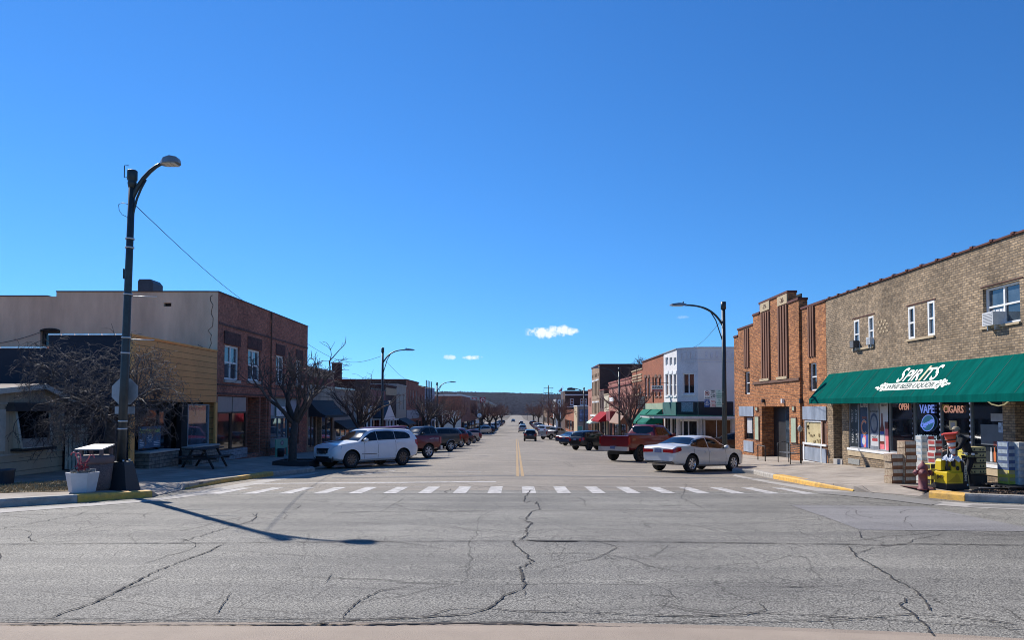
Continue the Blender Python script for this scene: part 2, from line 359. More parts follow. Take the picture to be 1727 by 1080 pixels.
def kerb(pts, m, name='kerb', wd=.17, hs=None, lift=.012):
    """raised kerb along ground polyline, pts (x,y); hs = heights"""
    pts = [Vector(p) for p in pts]; res = []; hh = hs or [.15]*len(pts); out = []
    for i in range(len(pts)-1):
        n = max(1, int((pts[i+1]-pts[i]).length/1.0))
        for j in range(n): out.append((pts[i].lerp(pts[i+1], j/n), hh[i] + (hh[i+1]-hh[i])*j/n))
    out.append((pts[-1], hh[-1])); V = []; Fc = []; side = 1 if pts[0].x > 0 else -1
    for i, (p, h) in enumerate(out):
        t = (out[min(i+1, len(out)-1)][0] - out[max(i-1, 0)][0]).normalized(); nn = Vector((t.y, -t.x))
        if nn.dot(Vector((side, .35 if p.y < 20 else 0))) < 0: nn = -nn
        z = G(p.x, p.y); o = nn
        for (a, zz) in ((-.03, -.05), (-.025, h*.8), (0, h+lift), (wd-.02, h+lift), (wd, -.05)):
            q = p + o*a; V.append((q.x, q.y, z + zz))
    for i in range(len(out)-1):
        for k in range(4): Fc.append((i*5+k, i*5+k+1, (i+1)*5+k+1, (i+1)*5+k))
    Fc += [(0, 1, 2, 3, 4), tuple(len(out)*5-5+k for k in (4, 3, 2, 1, 0))]
    return MB().add(V, Fc).build(name, m, loc=(0, 0, 0), kind='structure')
YK = mat('yellow_kerb_paint', (.68, .38, .06), rough=.75, var=.15, vs=7, c2=(.46, .27, .08), bump=.4)
GK = mat('kerb_concrete', (.36, .33, .29), rough=.9, var=.25, vs=5, bump=.5)
kerb(LK[0:4], GK, wd=.22); kerb(LK[3:5], YK, hs=[.15, .13], wd=.30); kerb(LK[5:8], YK, hs=[.03, .12, .15], wd=.32); kerb(LK[7:], GK)
kerb(RK[0:5], GK, wd=.22); kerb(RK[4:6], YK, hs=[.15, .15], wd=.3); kerb(RK[6:9], YK, hs=[.03, .12, .14], wd=.32); kerb(RK[8:], GK)
# concrete aprons of the two corner ramps
APR = mat('ramp_concrete', (.38, .35, .31), rough=.9, var=.15, vs=2, bump=.4)
def ground_poly(pix, m, name, lift, kind='structure', pts=None, g=G, sub=6, world=None):
    P = [GP(*p) for p in pix] if world is None else [Vector((x, y, 0)) for x, y in world]
    # ladder between first half and reversed second half (needs an even outline)
    n = len(P)//2; A = P[:n]; B = P[n:][::-1]; V = []; Fc = []; k = 0
    A2 = []; B2 = []
    for i in range(n-1):
        for j in range(sub): A2.append(A[i].lerp(A[i+1], j/sub)); B2.append(B[i].lerp(B[i+1], j/sub))
    A2.append(A[-1]); B2.append(B[-1]); c = 4
    for a, b in zip(A2, B2):
        for q in range(c+1):
            p = a.lerp(b, q/c); V.append((p.x, p.y, g(p.x, p.y) + lift))
    for i in range(len(A2)-1):
        for q in range(c): Fc.append((i*(c+1)+q, i*(c+1)+q+1, (i+1)*(c+1)+q+1, (i+1)*(c+1)+q))
    mb = MB().add(V, Fc); o = mb.build(name, m, loc=(0, 0, 0), fix=False, kind=kind)
    for p in o.data.polygons:
        if p.normal.z < 0: o.data.flip_normals(); break
    return o
ground_poly([(252, 843), (330, 830), (470, 805), (540, 797), (530, 800), (468, 811), (345, 835), (262, 846)], APR, 'gutter', .001)
ground_poly([(-700, 872), (0, 860), (256, 843), (262, 846), (0, 866), (-700, 880)], APR, 'gutter', .002)
ground_poly([(1240, 801), (1305, 813), (1395, 826), (1580, 847), (1560, 851), (1380, 830), (1295, 815), (1235, 803)], APR, 'gutter', .001)
ground_poly([(1580, 846), (1640, 850), (1727, 853), (2300, 870), (2300, 880), (1727, 861), (1640, 857), (1560, 851)], APR, 'gutter', .002)
BRD = mat('tactile_plate', (.13, .045, .04), rough=.8, var=.3, vs=30, bump=.6, bs=120)
ground_poly([(1517, 829), (1578, 831), (1574, 838.5), (1555, 836)], BRD, 'tactile_paving', .0, g=lambda x, y: SW(x, y)+.006)
DMK = mat('loose_gravel', (.12, .11, .10), rough=.95, var=.5, vs=30, bump=.8, bs=90, c2=(.3, .28, .25))
ground_poly([(1375, 829), (1470, 832), (1590, 848), (1570, 853), (1470, 841), (1380, 833)], DMK, 'gutter_gravel', .006)
ground_poly([(1640, 852), (1727, 855), (1900, 862), (1900, 868), (1727, 859), (1630, 855)], DMK, 'gutter_gravel', .006)
# near kerb pan and pavement under the viewer
NEAR = mat('near_gutter_concrete', (.34, .27, .205), rough=.92, var=.1, vs=1.2, bump=.5, bs=90, detail=9)
def nearedge(x): return GP(870, 1052).y - (0.0 if x < .2 else .045*(x-.2)**1.7 if x < 3.2 else .27 + .25*(x-3.2))
V = []; Fc = []; xs = frange(-30, 30, .5)
for x in xs:
    e = nearedge(x)
    for (y, dz) in ((e, .006), (e-.12, -.01), (e-.50, -.02), (e-.52, .12), (e-.68, .13), (e-4.0, .16)): V.append((x, y, G(x, y) + dz))
for i in range(len(xs)-1):
    for k in range(5): Fc.append((i*6+k, i*6+k+1, (i+1)*6+k+1, (i+1)*6+k))
MB().add(V, Fc).build('near_pavement', NEAR, loc=(0, 0, 0), kind='structure')
MB().add([(x, nearedge(-1.5)+o, G(x, 5.4)+.009) for x, o in ((-1.62, .0), (-1.58, .0), (-1.80, -.5), (-1.86, -.5))], [(0, 1, 2, 3)]).build('pavement_joint', mat('joint_tar', (.07, .06, .05), rough=.9), loc=(0, 0, 0), kind='structure')
# markings
def mark(pix, m=ROADPAINT, lift=.004, name='road_marking', sub=3): return ground_poly(pix, m, name, lift, sub=sub)
mk = [(375, 827, 396), (433, 0, 0)]
# crosswalk: bars between two thin lines. measured in metres from the picture
yb0 = GP(870, 832.5).y; yb1 = GP(870, 821).y
cw = [(345, 403), (404, 447), (462, 499), (517, 563-9), (578, 609), (634, 664), (693, 723), (752, 781), (812, 839), (871, 895), (930, 950), (986, 1007), (1042, 1064), (1098, 1124), (1158, 1186), (1216, 1248), (1275, 1308), (1335, 1370)]
XR_ = lambda px, y: GP(px, 832).x
step = (GP(1335+17, 831).x - GP(375, 831).x)/17.0
bx0 = GP(375, 831).x
for i in range(18):
    xc = bx0 + step*i; hw = .165 if i not in (8, 9) else .17
    ground_poly([], ROADPAINT, 'crosswalk_bar', .001, world=[(xc-hw, yb0), (xc+hw, yb0), (xc+hw, yb1), (xc-hw, yb1)], sub=2)
for (yy, w_) in ((yb0-.03, .05), (yb1+.02, .05)):
    ground_poly([], ROADPAINT, 'crosswalk_line', .003, world=[(bx0-.4, yy), (bx0+step*17+.5, yy), (bx0+step*17+.5, yy+w_), (bx0-.4, yy+w_)], sub=12)
ys0 = GP(870, 813.5).y
ground_poly([], ROADPAINT, 'stop_line', .001, world=[(-8.0, ys0), (-.6, ys0), (-.6, ys0+.38), (-8.0, ys0+.38)], sub=8)
# double yellow centre line, slightly curved with the wear
for px0, px1 in ((873.2, 871.2), (881.6, 873.4)):
    a = GP(px0, 804); b = GP(px1, 741)
    ground_poly([], YPAINT, 'centre_line', .001, world=[(a.x-.05, a.y), (b.x-.05, b.y), (b.x+.05, b.y), (a.x+.05, a.y)], sub=40)
# faint parking lines
for px, py, qx, qy in ((600, 803, 668, 794), (752, 797.5, 812, 796), (850, 797.5, 858, 797.3)):
    a = GP(px, py); b = GP(qx, qy); d = (b-a).normalized(); n = Vector((-d.y, d.x, 0))*.07
    ground_poly([], ROADPAINT, 'parking_line', .003, world=[((a-n).x, (a-n).y), ((b-n).x, (b-n).y), ((b+n).x, (b+n).y), ((a+n).x, (a+n).y)], sub=6)
for i in range(26):
    y = 40 + i*4.2
    for s, kk in ((-1, KL), (1, KR)):
        if i % 2 and i > 14: continue
        a = Vector((kk - s*.2, y)); b = a + Vector((-s*3.9, 3.3*(1 if s < 0 else -1)))
        n = Vector((b-a)).normalized(); n = Vector((-n.y, n.x))*.055
        ground_poly([], ROADPAINT, 'parking_line', .002, world=[tuple(a-n), tuple(b-n), tuple(b+n), tuple(a+n)], sub=5)
# patches
ground_poly([(1332, 852.5), (1560, 855), (1640, 872), (1760, 896), (1760, 897.5), (1560, 895.5), (1451, 894.5), (1400, 876)], ASPHP, 'asphalt_patch', .002, sub=6)
ground_poly([(560, 806), (1300, 807.5), (1300, 808.6), (560, 807.2)], mat('tar_seam', (.09, .085, .08), rough=.9, c2=(.2, .19, .18), vs=8), 'road_seam', .001, sub=12)
# cracks: thin dark jagged bands lying on the asphalt
CRK = mat('crack_dark', (.045, .04, .036), rough=1, var=.4, vs=20)
rnd = random.Random(4)
def crack(pix, w0=.012, jit=2.0, seg=7, name='road_crack', m=CRK, branch=False):
    P = []
    for (a, b) in zip(pix[:-1], pix[1:]):
        L = math.hypot(b[0]-a[0], (b[1]-a[1])*3); n = max(2, int(L/seg))
        for j in range(n):
            t = j/n; jx = rnd.gauss(0, jit*.75) if j else 0; jy = rnd.gauss(0, jit*.28) if j else 0
            P.append(GP(a[0]+(b[0]-a[0])*t + jx, a[1]+(b[1]-a[1])*t + jy))
    P.append(GP(*pix[-1])); V = []; Fc = []
    for i, p in enumerate(P):
        t = (P[min(i+1, len(P)-1)] - P[max(i-1, 0)]); t.z = 0; t.normalize(); n = Vector((-t.y, t.x, 0))
        e = min(1, .25 + min(i, len(P)-1-i)*.35); ww = w0*(.45 + 1.1*rnd.random())*e
        for s in (-1, 1):
            q = p + n*s*ww/2; V.append((q.x, q.y, G(q.x, q.y) + .006))
    Fc = [(2*i, 2*i+1, 2*i+3, 2*i+2) for i in range(len(P)-1)]
    return MB().add(V, Fc)
def cracks(lst, name='road_cracks'):
    mb = MB()
    for c in lst:
        k = crack(*c) ; mb.add(k.v, k.f)
    return mb.build(name, CRK, loc=(0, 0, 0), fix=False, kind='structure')
cracks([
 ([(0, 918.5), (300, 917), (620, 914.5), (870, 913), (885, 912)], .022, .7, 12),
 ([(885, 912), (1100, 915), (1430, 919), (1480, 921), (1540, 918), (1727, 920.5)], .03, .7, 12),
 ([(885, 912), (905, 913), (975, 914)], .075, .3, 8),
 ([(900, 824), (885, 838), (884, 848), (905, 846), (910, 858), (895, 866), (882, 878), (898, 883), (886, 892), (888, 902), (876, 912)], .022, 2.2, 5),
 ([(868, 912), (870, 922), (884, 932), (895, 945), (900, 948), (876, 958), (882, 972), (884, 990), (880, 995)], .024, 2.0, 5),
 ([(880, 995), (850, 1005), (832, 1022), (822, 1028), (790, 1037), (700, 1043), (600, 1047), (560, 1052)], .02, 1.4, 8),
 ([(884, 996), (886, 1002), (876, 1008)], .012, 1.0, 5),
 ([(822, 1025), (760, 1028), (720, 1040), (640, 1043)], .012, 1.2, 7),
 ([(820, 1026), (870, 1032), (960, 1033), (1070, 1038), (1180, 1041), (1290, 1034), (1350, 1038), (1450, 1044), (1540, 1036), (1600, 1040), (1727, 1055)], .016, 1.2, 9),
 ([(700, 1046), (800, 1050), (930, 1052), (1040, 1047), (1160, 1052), (1300, 1050), (1480, 1045), (1727, 1062)], .012, 1.2, 9),
 ([(0, 1047), (130, 1045), (260, 1047), (430, 1044), (560, 1046), (700, 1044)], .012, 1.0, 9),
 ([(0, 1052), (150, 1054), (320, 1050), (540, 1053), (620, 1049), (820, 1054), (950, 1055)], .014, 1.0, 9),
 ([(380, 917), (350, 932), (300, 950), (255, 968), (200, 997), (160, 1017), (120, 1030), (85, 1043)], .02, 1.6, 7),
 ([(435, 866), (425, 880), (370, 895), (300, 916)], .014, 1.5, 7),
 ([(150, 862), (130, 870), (60, 882), (0, 893)], .014, 1.2, 7),
 ([(700, 988), (640, 998), (605, 1015), (582, 1035), (578, 1045)], .014, 1.5, 6),
 ([(390, 1000), (380, 1015), (364, 1038)], .01, 1.2, 6), ([(560, 968), (548, 984)], .008, 1, 5),
 ([(1160, 812), (1148, 840), (1190, 860)], .01, 2, 6), ([(970, 838), (986, 846), (988, 856)], .01, 1.5, 5),
 ([(1430, 920), (1446, 940), (1495, 968), (1512, 980), (1545, 998), (1560, 1015), (1570, 1032)], .018, 1.8, 6),
 ([(1449, 895), (1452, 908), (1490, 915), (1486, 920)], .014, 1.5, 5), ([(1527, 896), (1560, 908), (1600, 918)], .008, 1.0, 6),
 ([(1530, 1008), (1518, 1022), (1540, 1036), (1560, 1055), (1575, 1075)], .02, 2, 6),
 ([(1280, 1018), (1292, 1030), (1250, 1040), (1100, 1040)], .012, 1.5, 7),
 ([(600, 1055), (860, 1052), (1100, 1062), (1300, 1075), (1420, 1080)], .03, .8, 9), ([(0, 1056), (300, 1056.5), (600, 1054.5)], .022, .7, 9),
 ([(560, 865), (700, 863), (835, 863)], .03, .6, 10), ([(640, 860), (1000, 860), (1400, 865)], .012, .9, 12),
 ([(0, 869), (300, 866), (560, 864)], .012, .9, 12), ([(910, 862), (1080, 861), (1150, 864), (1340, 866)], .014, 1, 10),
 ([(683, 840), (640, 865)], .01, 1.5, 7), ([(655, 835), (640, 845), (590, 850)], .008, 1.5, 7), ([(1100, 882), (1240, 893), (1330, 895)], .007, 1, 8),
 ([(1640, 900), (1727, 906)], .01, 1, 8), ([(1560, 865), (1727, 880)], .012, 1.5, 8), ([(1500, 860), (1600, 862), (1727, 868)], .01, 1.5, 8),
 ([(1100, 985), (1130, 1000), (1150, 1020)], .006, 1.5, 8), ([(1320, 990), (1380, 992)], .012, .8, 8), ([(1560, 976), (1590, 978)], .012, .8, 8),
 ([(250, 880), (180, 895), (90, 905)], .008, 1, 8), ([(760, 890), (700, 900)], .006, 1, 8), ([(450, 905), (560, 890), (640, 880)], .007, 1.3, 8)])
mb = MB(); r9 = random.Random(31)
for _ in range(95):
    far_ = r9.random() < .35
    p = Vector((r9.uniform(-15, 15), r9.uniform(17, 26) if far_ else 6+10*r9.random()**.8)); 
    if far_ and abs(p.x) > 7.3: continue
    a = r9.choice((0, 1.4, r9.uniform(0, 3.14))); q = []; wd = r9.uniform(.003, .007)*(1.5 if far_ else 1)
    for k in range(r9.randint(8, 26)):
        q.append(p.copy()); a += r9.gauss(0, .2); p = p + Vector((math.cos(a), math.sin(a)))*r9.uniform(.08, .2)
        if p.y < 5.9 or p.y > 27: break
    if len(q) < 3: continue
    V = []
    for i, c in enumerate(q):
        t = (q[min(i+1, len(q)-1)]-q[max(i-1, 0)]).normalized(); n = Vector((-t.y, t.x))*wd*(.4+r9.random())*min(1, .2+min(i, len(q)-1-i)*.3)
        for s_ in (-1, 1): e = c+n*s_; V.append((e.x, e.y, G(e.x, e.y)+.004))
    mb.add(V, [(2*i, 2*i+1, 2*i+3, 2*i+2) for i in range(len(q)-1)])
mb.build('fine_road_cracks', CRK, loc=(0, 0, 0), fix=False, kind='structure')
# dry grass verge and mulch
GRS = mat('dry_lawn', (.24, .18, .10), rough=1, var=.3, vs=8, bump=.8, bs=60, c2=(.13, .10, .06))
def swl(x, y): return SW(x, y)
ground_poly([(-400, 848), (0, 843), (120, 840), (140, 838), (140, 822), (120, 823), (0, 827), (-400, 834)], GRS, 'verge_soil', .012, g=swl)
ground_poly([(1632, 843), (1727, 846), (1900, 852), (2100, 855), (2100, 838), (1900, 837), (1727, 834), (1650, 833)], GRS, 'verge_soil', .012, g=swl)
def tufts(name, region, n, h, m, seed, kindlab, wid=.012):
    r = random.Random(seed); mb = MB()
    for _ in range(n):
        u, v = r.random(), r.random(); A, B, C, D = [Vector((p.x, p.y, 0)) for p in region]
        p = A.lerp(B, u).lerp(D.lerp(C, u), v); a = r.random()*6.28; hh = h*(.4+r.random()); w2 = wid*(.5+r.random())
        t = Vector((math.cos(a), math.sin(a), 0)); z = SW(p.x, p.y) + .01; p.z = z; ln = Vector((r.gauss(0, .5), r.gauss(0, .5), 0))*hh
        mb.add([p - t*w2, p + t*w2, p + ln + Z*hh], [(0, 1, 2)])
    return mb.build(name, m, fix=False, label=kindlab[0], cat=kindlab[1], kind='stuff')
STRAW = mat('straw_grass', (.34, .27, .15), rough=1, var=.3, vs=5, c2=(.2, .16, .08))
tufts('dry_grass', [GP(-60, 845), GP(150, 838), GP(150, 822), GP(-60, 828)], 5200, .05, STRAW, 1, ('short dry straw coloured grass behind the left kerb', 'grass'))
MUL = mat('mulch_chips', (.16, .11, .075), rough=1, var=.5, vs=9, c2=(.06, .045, .035))
tufts('mulch', [GP(1634, 843), GP(1780, 848), GP(1780, 836), GP(1650, 834)], 3500, .025, MUL, 2, ('brown mulch and dead leaves behind the right kerb', 'mulch'), .025)
# ---------------------------------------------------------------- hills, bluff road
rp = random.Random(9)
def ridge(x): # pixel y of the skyline at pixel x
    return float(np.interp(x, [-900, 0, 400, 640, 740, 800, 900, 950, 1000, 1400, 2600], [650, 652, 655, 656, 661.5, 662.5, 665, 666, 667, 668, 655]))
V = []; Fc = []; cols = frange(-1500, 500, 4.0)[:-1]+frange(500, 1200, 1.0)[:-1]+frange(1200, 3300, 4.0); rows = [(560, -.02), (860, .07), (1400, .22), (1750, .4), (2100, .62), (2400, .86), (2520, 1.0), (2560, 1.0), (2700, .7)]
for px in cols:
    top = PY(px, ridge(px), 2520).z; base = G(0, 1100) - 1
    for j, (y, f) in enumerate(rows):
        x = (px-VX)/F*y
        jt = 0
        if 1 < j < 8: jt = noise.noise(Vector((px*.02, j*1.7, 0)))*9*f*(1-f)*2
        if j in (6, 7): jt += noise.noise(Vector((px*.035, 3, 0)))*1.5 + rp.random()*3.0 + (rp.random() < .12)*2.0
        V.append((x, y + (rp.random()-.5)*6*(j in (2, 3, 4, 5)), base + (top-base)*f + jt))
n = len(rows)
for i in range(len(cols)-1):
    for j in range(n-1): Fc.append((i*n+j, i*n+j+1, (i+1)*n+j+1, (i+1)*n+j))
HIL = mat('bare_woods', (.026, .027, .038), rough=1, var=.5, vs=.16, bump=1.0, bs=.2, c2=(.008, .009, .014), spec=0, detail=5, stretch=(1, .06, .5))
MB().add(V, Fc).build('hills', HIL, loc=(0, 0, 0), kind='structure')
# ================================================================ BUILDINGS
def planehit(O, Nn, px, py):
    d = raydir(px, py); e = Vector((0, 0, EYE)); k = (O-e).dot(Nn)/d.dot(Nn); return e + d*k
class Panel:
    def __init__(s, O, U, Nn, w): s.O = Vector(O); s.U = Vector(U).normalized(); s.N = Vector(Nn).normalized(); s.w = w; s.holes = []
    def uv(s, px, py):
        p = planehit(s.O, s.N, px, py) - s.O; return p.dot(s.U), p.z
    def rect(s, px0, px1, yt, yb):
        u0, v1 = s.uv(px0, yt); _, v0 = s.uv(px0, yb); u1, _ = s.uv(px1, yt)
        if u0 > u1: u0, u1 = u1, u0
        return u0, u1, v0, v1
    def P(s, u, v, n=0): return s.O + s.U*u + Z*v + s.N*n
    def obox(s, mb, u0, u1, v0, v1, n0, n1): mb.obox(s.O, s.U, Z, s.N, u0, u1, v0, v1, n0, n1); return mb
    def wall(s, mb, prof, holes=None):
        """prof: list of (u0,u1,h) top heights; grid cells with holes and reveals"""
        H = s.holes if holes is None else holes
        for (a, b, h) in prof:
            hs = [q for q in H if q[0] < b-1e-3 and q[1] > a+1e-3]
            us = sorted({a, b} | {min(b, max(a, q[0])) for q in hs} | {min(b, max(a, q[1])) for q in hs})
            vs = sorted({0.0, h} | {min(h, max(0, q[2])) for q in hs} | {min(h, max(0, q[3])) for q in hs})
            for i in range(len(us)-1):
                for j in range(len(vs)-1):
                    uc = (us[i]+us[i+1])/2; vc = (vs[j]+vs[j+1])/2
                    if us[i+1]-us[i] < 1e-4 or vs[j+1]-vs[j] < 1e-4: continue
                    if any(q[0] < uc < q[1] and q[2] < vc < q[3] for q in hs): continue
                    mb.quad(s.P(us[i], vs[j]), s.P(us[i+1], vs[j]), s.P(us[i+1], vs[j+1]), s.P(us[i], vs[j+1]))
        for q in H:
            u0, u1, v0, v1, dp = q[:5]; 
            for A, B in (((u0, v0), (u1, v0)), ((u1, v0), (u1, v1)), ((u1, v1), (u0, v1)), ((u0, v1), (u0, v0))):
                mb.quad(s.P(*A), s.P(*B), s.P(*B, -dp), s.P(*A, -dp))
    def window(s, root, r, fr=WHITE, fw=.07, nx=1, ny=2, depth=.14, pane=GLASS, sill=None, lintel=None, name='window', cut=True, curtain=None):
        u0, u1, v0, v1 = r
        if cut: s.holes.append((u0, u1, v0, v1, depth+.05))
        mb = MB(); n0, n1 = -depth-.02, -depth+.05
        s.obox(mb, u0, u1, v0, v0+fw, n0, n1); s.obox(mb, u0, u1, v1-fw, v1, n0, n1)
        s.obox(mb, u0, u0+fw, v0+fw, v1-fw, n0, n1); s.obox(mb, u1-fw, u1, v0+fw, v1-fw, n0, n1)
        for i in range(1, nx):
            c = u0 + (u1-u0)*i/nx; s.obox(mb, c-fw/2, c+fw/2, v0+fw, v1-fw, n0+.003, n1-.003)
        for j in range(1, ny):
            c = v0 + (v1-v0)*j/ny
            for i in range(nx):
                a = u0 + (u1-u0)*i/nx + (fw if i == 0 else fw/2); b = u0 + (u1-u0)*(i+1)/nx - (fw if i == nx-1 else fw/2)
                s.obox(mb, a, b, c-fw*.4, c+fw*.4, n0+.006, n1-.006)
        f = mb.build(name, fr, root)
        pm = MB(); s.obox(pm, u0+.01, u1-.01, v0+.01, v1-.01, n0-.025, n0+.02); p = pm.build('pane', pane, root); p.parent = f
        p.location = (0, 0, 0)
        if curtain:
            cm = MB(); a, b, c, d_, m_ = curtain
            us = frange(u0+(u1-u0)*a, u0+(u1-u0)*b, .05)
            vv = [s.P(u, v0+(v1-v0)*c, n0+.024+.008*math.sin(i*2.1)) for i, u in enumerate(us)] + [s.P(u, v0+(v1-v0)*d_, n0+.024+.008*math.sin(i*2.1)) for i, u in enumerate(us)]
            k = len(us); cm.add(vv, [(i, i+1, k+i+1, k+i) for i in range(k-1)]); q = cm.build('curtain', m_, root); q.parent = f
        if sill:
            sm = MB(); s.obox(sm, u0-.08, u1+.08, v0-.14, v0-.002, -depth, .07); q = sm.build('sill', sill, root); q.parent = f
        if lintel:
            sm = MB(); s.obox(sm, u0-.12, u1+.12, v1+.002, v1+.26, -.02, .05); q = sm.build('lintel', lintel, root); q.parent = f
        return f
    def slab(s, root, name, m, r, n0, n1):
        mb = MB(); s.obox(mb, *r, n0, n1); return mb.build(name, m, root)
XL, XR = -13.2, 13.0
def yL(px): return abs(XL)*F/(VX-px)
def yR(px): return XR*F/(px-VX)
class Bld:
    """street building; side 'L'/'R'; y0..y1 along the street, ztop above eye"""
    def __init__(s, name, label, side, y0, y1, ztop, depth=14, X=None, cat='building', group=None, zb=None):
        s.side = side; s.X = X if X is not None else (XL if side == 'L' else XR); s.y0, s.y1 = y0, y1
        s.sg = 1 if s.X > 0 else -1
        s.zb = (min(SW(s.X, y0), SW(s.X, y1)) - .5) if zb is None else zb
        s.zt = EYE + ztop; s.h = s.zt - s.zb; s.depth = depth
        s.root = empty(name, (s.X, (y0+y1)/2, s.zb), label, cat, group)
        s.front = Panel((s.X, y0, s.zb), (0, 1, 0), (-s.sg, 0, 0), y1-y0)
        xo = s.X + s.sg*depth
        s.near = Panel((min(s.X, xo), y0, s.zb), (1, 0, 0), (0, -1, 0), depth)
    def finish(s, m, prof=None, mnear=None, nprof=None, cop=None, coph=.12, copw=.08, roofdrop=0.0, name='wall', copname='coping'):
        mb = MB(); w = s.y1-s.y0; prof = prof or [(0, w, s.h)]
        s.front.wall(mb, prof)
        sg = s.sg; xo = s.X + sg*s.depth; nb = MB() if mnear else mb
        s.near.wall(nb, nprof or [(0, s.depth, s.h)])
        # back, far side, roof, top thickness
        a, b, c, d = (s.X, s.y0), (s.X, s.y1), (xo, s.y1), (xo, s.y0)
        mb.quad((*b, s.zb), (*c, s.zb), (*c, s.zt), (*b, s.zt)); mb.quad((*c, s.zb), (*d, s.zb), (*d, s.zt), (*c, s.zt))
        zr = s.zt - roofdrop
        mb.quad((*a, zr), (*b, zr), (*c, zr), (*d, zr))
        # returns of stepped parapets
        for (u0, u1, h) in prof:
            if h > s.h + .01:
                mb.box((s.X + sg*.001, s.y0+u0, s.zb+s.h-.02), (s.X + sg*.35, s.y0+u1, s.zb+h-.001))
        mb.build(name, m, s.root, fix=True)
        if mnear: nb.build('side_wall', mnear, s.root, fix=True)
        if cop:
            cb = MB()
            for (u0, u1, h) in prof: s.front.obox(cb, u0-.02, u1+.02, h+.001, h+coph, -.36, copw)
            q = [(0, s.depth, s.h)] if not nprof else nprof
            for (u0, u1, h) in q:
                e0, e1 = (u0, u1-.37) if sg < 0 else (u0+.37, u1)
                s.near.obox(cb, e0, e1, h+.001, h+coph, -.3, copw)
            cb.build(copname, cop, s.root)
        return s.root
    def win(s, px0, px1, yt, yb, **k): return s.front.window(s.root, s.front.rect(px0, px1, yt, yb), **k)
    def slab(s, name, m, px0, px1, yt, yb, n0=-.01, n1=.05, face=None): 
        p = face or s.front; return p.slab(s.root, name, m, p.rect(px0, px1, yt, yb), n0, n1)
    def row(s, n, v0, v1, wd, a=.06, b=.94, group=None, **k):
        w = s.y1-s.y0
        for i in range(n):
            c = w*(a + (b-a)*(i+.5)/n); s.front.window(s.root, (c-wd/2, c+wd/2, v0, v1), **k)
    def shop(s, fr=BLACK, v0=.5+.45, v1=.5+2.7, doors=(.5,), nb=2, pane=GLASS, sillm=None):
        """ground floor: glass bays left and right of a door"""
        w = s.y1-s.y0
        for dr in doors:
            c = w*dr; s.front.window(s.root, (c-.5, c+.5, .5, v1), fr=fr, nx=1, ny=1, fw=.08, depth=.5, name='door', pane=pane)
        e = [0.3] + [w*d for d in doors] + [w-.3]
        for i in range(len(e)-1):
            a = e[i] + (0 if i == 0 else .7); b = e[i+1] - (0 if i == len(e)-2 else .7)
            if b-a > .6: s.front.window(s.root, (a, b, v0, v1), fr=fr, nx=nb, ny=1, fw=.06, depth=.1, name='shop_window', pane=pane)
def awning(root, X, y0, y1, zt, zf, proj, sg, m, valance=.22, name='awning', curve=0, ends=True, th=.02):
    """sloped fabric from wall X out towards the street (direction -sg)"""
    mb = MB(); n = 6; top = []; xf = X - sg*proj
    for i in range(n+1):
        t = i/n; x = X + (xf-X)*t; z = zt + (zf-zt)*t - curve*math.sin(math.pi*t)*.5
        top.append((x, z))
    prof = top + [(xf, zf-valance), (xf+sg*th, zf-valance), (xf+sg*th, zf-th)] + [(x+sg*.0, z-th*1.6) for x, z in top[::-1]]
    k = max(1, int((y1-y0)/1.0)); ys = frange(y0, y1, (y1-y0)/k); P = len(prof); V = []; Fc = []
    for y in ys: V += [(x, y, z) for x, z in prof]
    for j in range(len(ys)-1):
        for i in range(P): Fc.append((j*P+i, j*P+(i+1)%P, (j+1)*P+(i+1)%P, (j+1)*P+i))
    mb.add(V, Fc)
    if ends:
        for y in (y0, y1):
            mb.prism([(X, y, zt-.02), (X, y, zf-valance*.2)] + [(xf, y, zf-valance*.9)] + [(x, y, z-.015) for x, z in top[::-1]][:-1], (0, .01 if y == y0 else -.01, 0))
    return mb.build(name, m, root)
# ---------------------------------------------------------------- materials
TANB = brick('tan_brick', (.47, .34, .21), (.25, .185, .12), (.18, .145, .11), bias=-.05, stain=.4, sc_st=.55, bw=.20, bh=.072, msize=.013)
ORB = brick('orange_brick', (.62, .25, .09), (.30, .105, .04), (.22, .14, .09), stain=.35, bw=.23, bh=.08, msize=.012)
DRB = brick('dark_red_brick', (.54, .175, .11), (.30, .105, .07), (.28, .17, .13), stain=.3, bw=.22, bh=.08)
RB2 = brick('red_brick', (.42, .135, .065), (.34, .10, .05), (.30, .15, .10), stain=.25)
PKB = brick('pink_brick', (.47, .20, .15), (.40, .16, .12), (.38, .2, .16), stain=.25)
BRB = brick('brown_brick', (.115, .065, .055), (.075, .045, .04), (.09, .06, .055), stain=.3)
TNB = brick('buff_brick', (.42, .28, .18), (.34, .22, .14), (.33, .25, .19), stain=.25)
WHB = brick('white_painted_brick', (.76, .74, .73), (.73, .71, .70), (.65, .63, .62), stain=.15, bump=.3, bw=.22, bh=.08)
STU = mat('stucco_beige', (.60, .50, .375), rough=.95, var=.05, vs=.6, bump=.6, bs=25, detail=12, c2=(.42, .345, .26), stretch=(1.6, 1.6, .4))
DKW = mat('dark_blue_wall', (.018, .022, .036), rough=.8, var=.15, vs=2)
SIDING = brick('gold_siding', (.80, .37, .14), (.74, .34, .13), (.34, .16, .06), bw=60, bh=.24, msize=.012, stain=.15)
GOLD = mat('gold_trim', (.80, .38, .11), rough=.7, var=.15)
KSID = brick('cream_siding', (.58, .48, .36), (.55, .455, .34), (.30, .25, .19), bw=60, bh=.30, msize=.014, stain=.12)
KVER = brick('cream_board', (.56, .46, .35), (.53, .44, .335), (.36, .30, .23), bw=.2, bh=60, msize=.008, stain=.1)
SHIN = brick('shingles', (.38, .31, .26), (.27, .22, .19), (.17, .14, .12), bw=.3, bh=.14, stain=.2)
